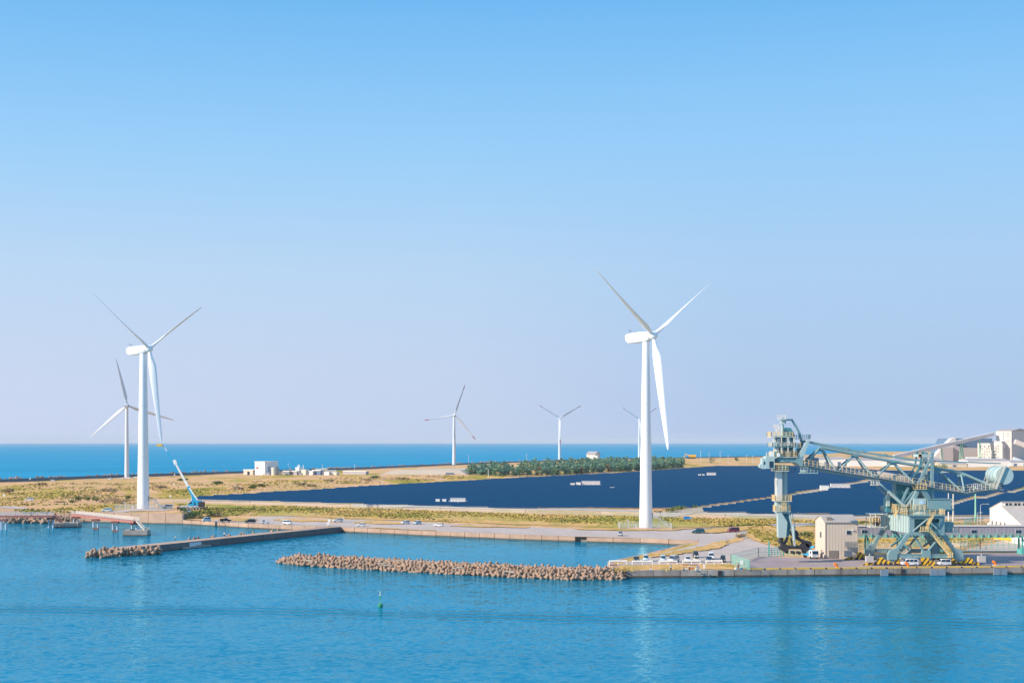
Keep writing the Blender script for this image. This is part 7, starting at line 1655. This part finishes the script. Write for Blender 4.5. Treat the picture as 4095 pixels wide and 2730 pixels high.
for X, Y, w_, h, mt, lb in ((310, 2008, 6.5, 4.2, SG, 'dark green bush, the largest in the left meadow'), (290, 2012, 4, 2.4, SG, 'low dark bush just left of the largest meadow bush'), (352, 2004, 3.8, 2.8, SG, 'green bush just right of the largest meadow bush'), (385, 2004, 5, 3.2, SG, 'green bush amid dry reeds left of the big tower'),
        (516, 2001, 4, 3.6, SG, 'green bush directly left of the turbine tower foot'), (420, 2014, 9, 3.6, SD, 'wide dry brown thicket between the green bushes'), (455, 2012, 8, 3.4, SD, 'dry brown thicket in the meadow left of the turbine'), (490, 2016, 8, 3.2, SD, 'dry thicket nearest the fenced turbine foot'), (240, 2016, 7, 2.2, SD, 'low dry thicket left of the dark bushes'),
        (770, 2073, 9, 3.4, SG, 'green shrub mass at the return of the high seawall'), (800, 2068, 9, 3.6, SG, 'tall green shrub left of the white boxy van'), (838, 2066, 8, 3.0, SG, 'green shrub behind the white boxy van'), (870, 2066, 6, 2.2, SD, 'dry shrub behind the dark pickup'),
        (735, 2072, 6, 3.0, SG, 'shrub standing right in the corner of the seawall'), (3228, 2156, 4.5, 3.2, SG, 'round green bush just left of the beige building'), (3190, 2148, 5, 1.8, SD, 'dry bush behind the digging foot'), (2962, 2150, 4, 1.8, SD, 'dry bush at the tip of the grass island'),
        (870, 1935, 8, 2.2, SG, 'dark bush in the far meadow near the lamp post'), (1010, 1954, 7, 2.4, SG, 'bush in the far meadow left of the solar edge'), (950, 1957, 9, 2, SD, 'flat dry bush in the far meadow'), (1045, 1946, 6, 2.6, SG, 'upright bush in the middle of the far meadow'), (1200, 1938, 10, 1.8, SD, 'grey scrub patch in the far meadow'), (1320, 1925, 12, 2, SD, 'grey scrub patch below the plant'),
        (1245, 1945, 8, 1.8, SD, 'scrub patch next to the stepped solar edge'), (1500, 1912, 9, 2.5, SG, 'green bush before the sand embankment'), (1600, 1916, 16, 2.5, SD, 'wide scrub patch before the sand embankment'), (1470, 1922, 12, 2, SD, 'low scrub left of the meadow lamp post'),
        (160, 1940, 10, 2.2, SD, 'dark scrub patch at the left of the far meadow'), (30, 1968, 10, 3, SD, 'scrub patch near the left edge'), (430, 1966, 14, 2, SD, 'long dark scrub patch left of the big tower'), (640, 1950, 10, 2, SD, 'scrub patch just right of the big tower'), (735, 1922, 9, 2, SG, 'bush above the crane boom knee'),
        (2845, 1852, 12, 10, SG, 'round tree on the far shore left of the crane head'), (2945, 1843, 9, 6, SG, 'small far bush on the dunes'), (3742, 1873, 14, 6, SG, 'bush before the low cream shed'), (3770, 1874, 16, 8, SG, 'wide bush before the big white shed'), (3700, 1873, 12, 5, SG, 'bush seen through the rear boom'),
        (2680, 2048, 9, 2.2, SG, 'green bush at the foot of the service track'), (2720, 2038, 9, 2.2, SG, 'green bush along the first service track'), (2765, 2030, 9, 2.0, SG, 'green bush higher up the first service track'), (2630, 2050, 6, 1.5, SD, 'dry bush right of the tower foot')):
    shrub(X, Y, w_, h, mt, lb, 260 if w_ > 6 else 180, .3 if Y > 1990 else .55)
# reeds and grass tufts in the meadows
tu = MB(); nt_ = 0
def tuft(p, h, w_, k):
    for j in range(k):
        a = U(0, 6.28); dx, dy = math.cos(a) * w_, math.sin(a) * w_; ox, oy = U(-w_, w_), U(-w_, w_); l = U(-.3, .3)
        tu.add([(p.x + ox - dx, p.y + oy - dy, p.z - .05), (p.x + ox + dx, p.y + oy + dy, p.z - .05), (p.x + ox + dx * .8 + l, p.y + oy + dy * .8, p.z + h * U(.7, 1.1)), (p.x + ox - dx * .7 + l, p.y + oy - dy * .7, p.z + h * U(.6, 1.2))], [(0, 1, 2, 3)])
zones = [([(0, 2028), (0, 1935), (700, 1925), (1000, 1935), (1400, 1945), (740, 1984), (600, 2000), (560, 2040), (300, 2050), (100, 2052)], 3600, .8), ([(700, 2012), (1400, 2031), (2100, 2056), (2600, 2068), (2600, 2084), (2440, 2096), (1900, 2090), (1400, 2066), (1000, 2060), (820, 2068), (740, 2050)], 6500, .8),
         ([(2640, 2068), (3100, 2078), (3250, 2082), (3250, 2090), (3080, 2095), (2990, 2104), (2850, 2103), (2700, 2108), (2640, 2108)], 1800, .9), ([(2985, 2124), (3000, 2105), (3060, 2096), (3100, 2104), (3250, 2108), (3258, 2182), (3120, 2185), (3060, 2172)], 1500, .8),
         ([(3430, 2085), (3955, 2096), (3955, 2110), (3430, 2110)], 700, .8), ([(3430, 2158), (3990, 2152), (3860, 2185), (3430, 2196)], 900, .8), ([(2440, 2284), (2445, 2268), (2640, 2262), (2925, 2260), (2980, 2275), (2700, 2278)], 700, .3), ([(2600, 2229), (2690, 2206), (2840, 2178), (2890, 2165), (2780, 2208)], 300, .35), ([(900, 1930), (1500, 1905), (1860, 1900), (1850, 1915), (1400, 1935), (1000, 1945)], 700, 1.2)]
for poly, n, h in zones:
    xs = [p[0] for p in poly]; ys = [p[1] for p in poly]; k_ = 0; tries = 0
    n = int(n * .75)
    while k_ < n and tries < n * 20:
        tries += 1; X, Y = U(min(xs), max(xs)), U(min(ys), max(ys))
        if not inpoly((X, Y), poly): continue
        p = GG(X, Y); c = math.sin(p.x * .09 + 1.3 * math.sin(p.y * .05)) + math.sin(p.y * .06 + p.x * .021)
        if c < U(-1.2, .6): continue
        tuft(p, h * U(.3, .8), .3 + p.y / 3000, 2); k_ += 1
tag(tu.build('grass_tufts', M('tuft_blades'), recalc=False), kind='stuff')
for o in list(bpy.data.objects):
    if o.get('label') == 'x': print('unplaced', o.name)
print('objects', len(bpy.data.objects))
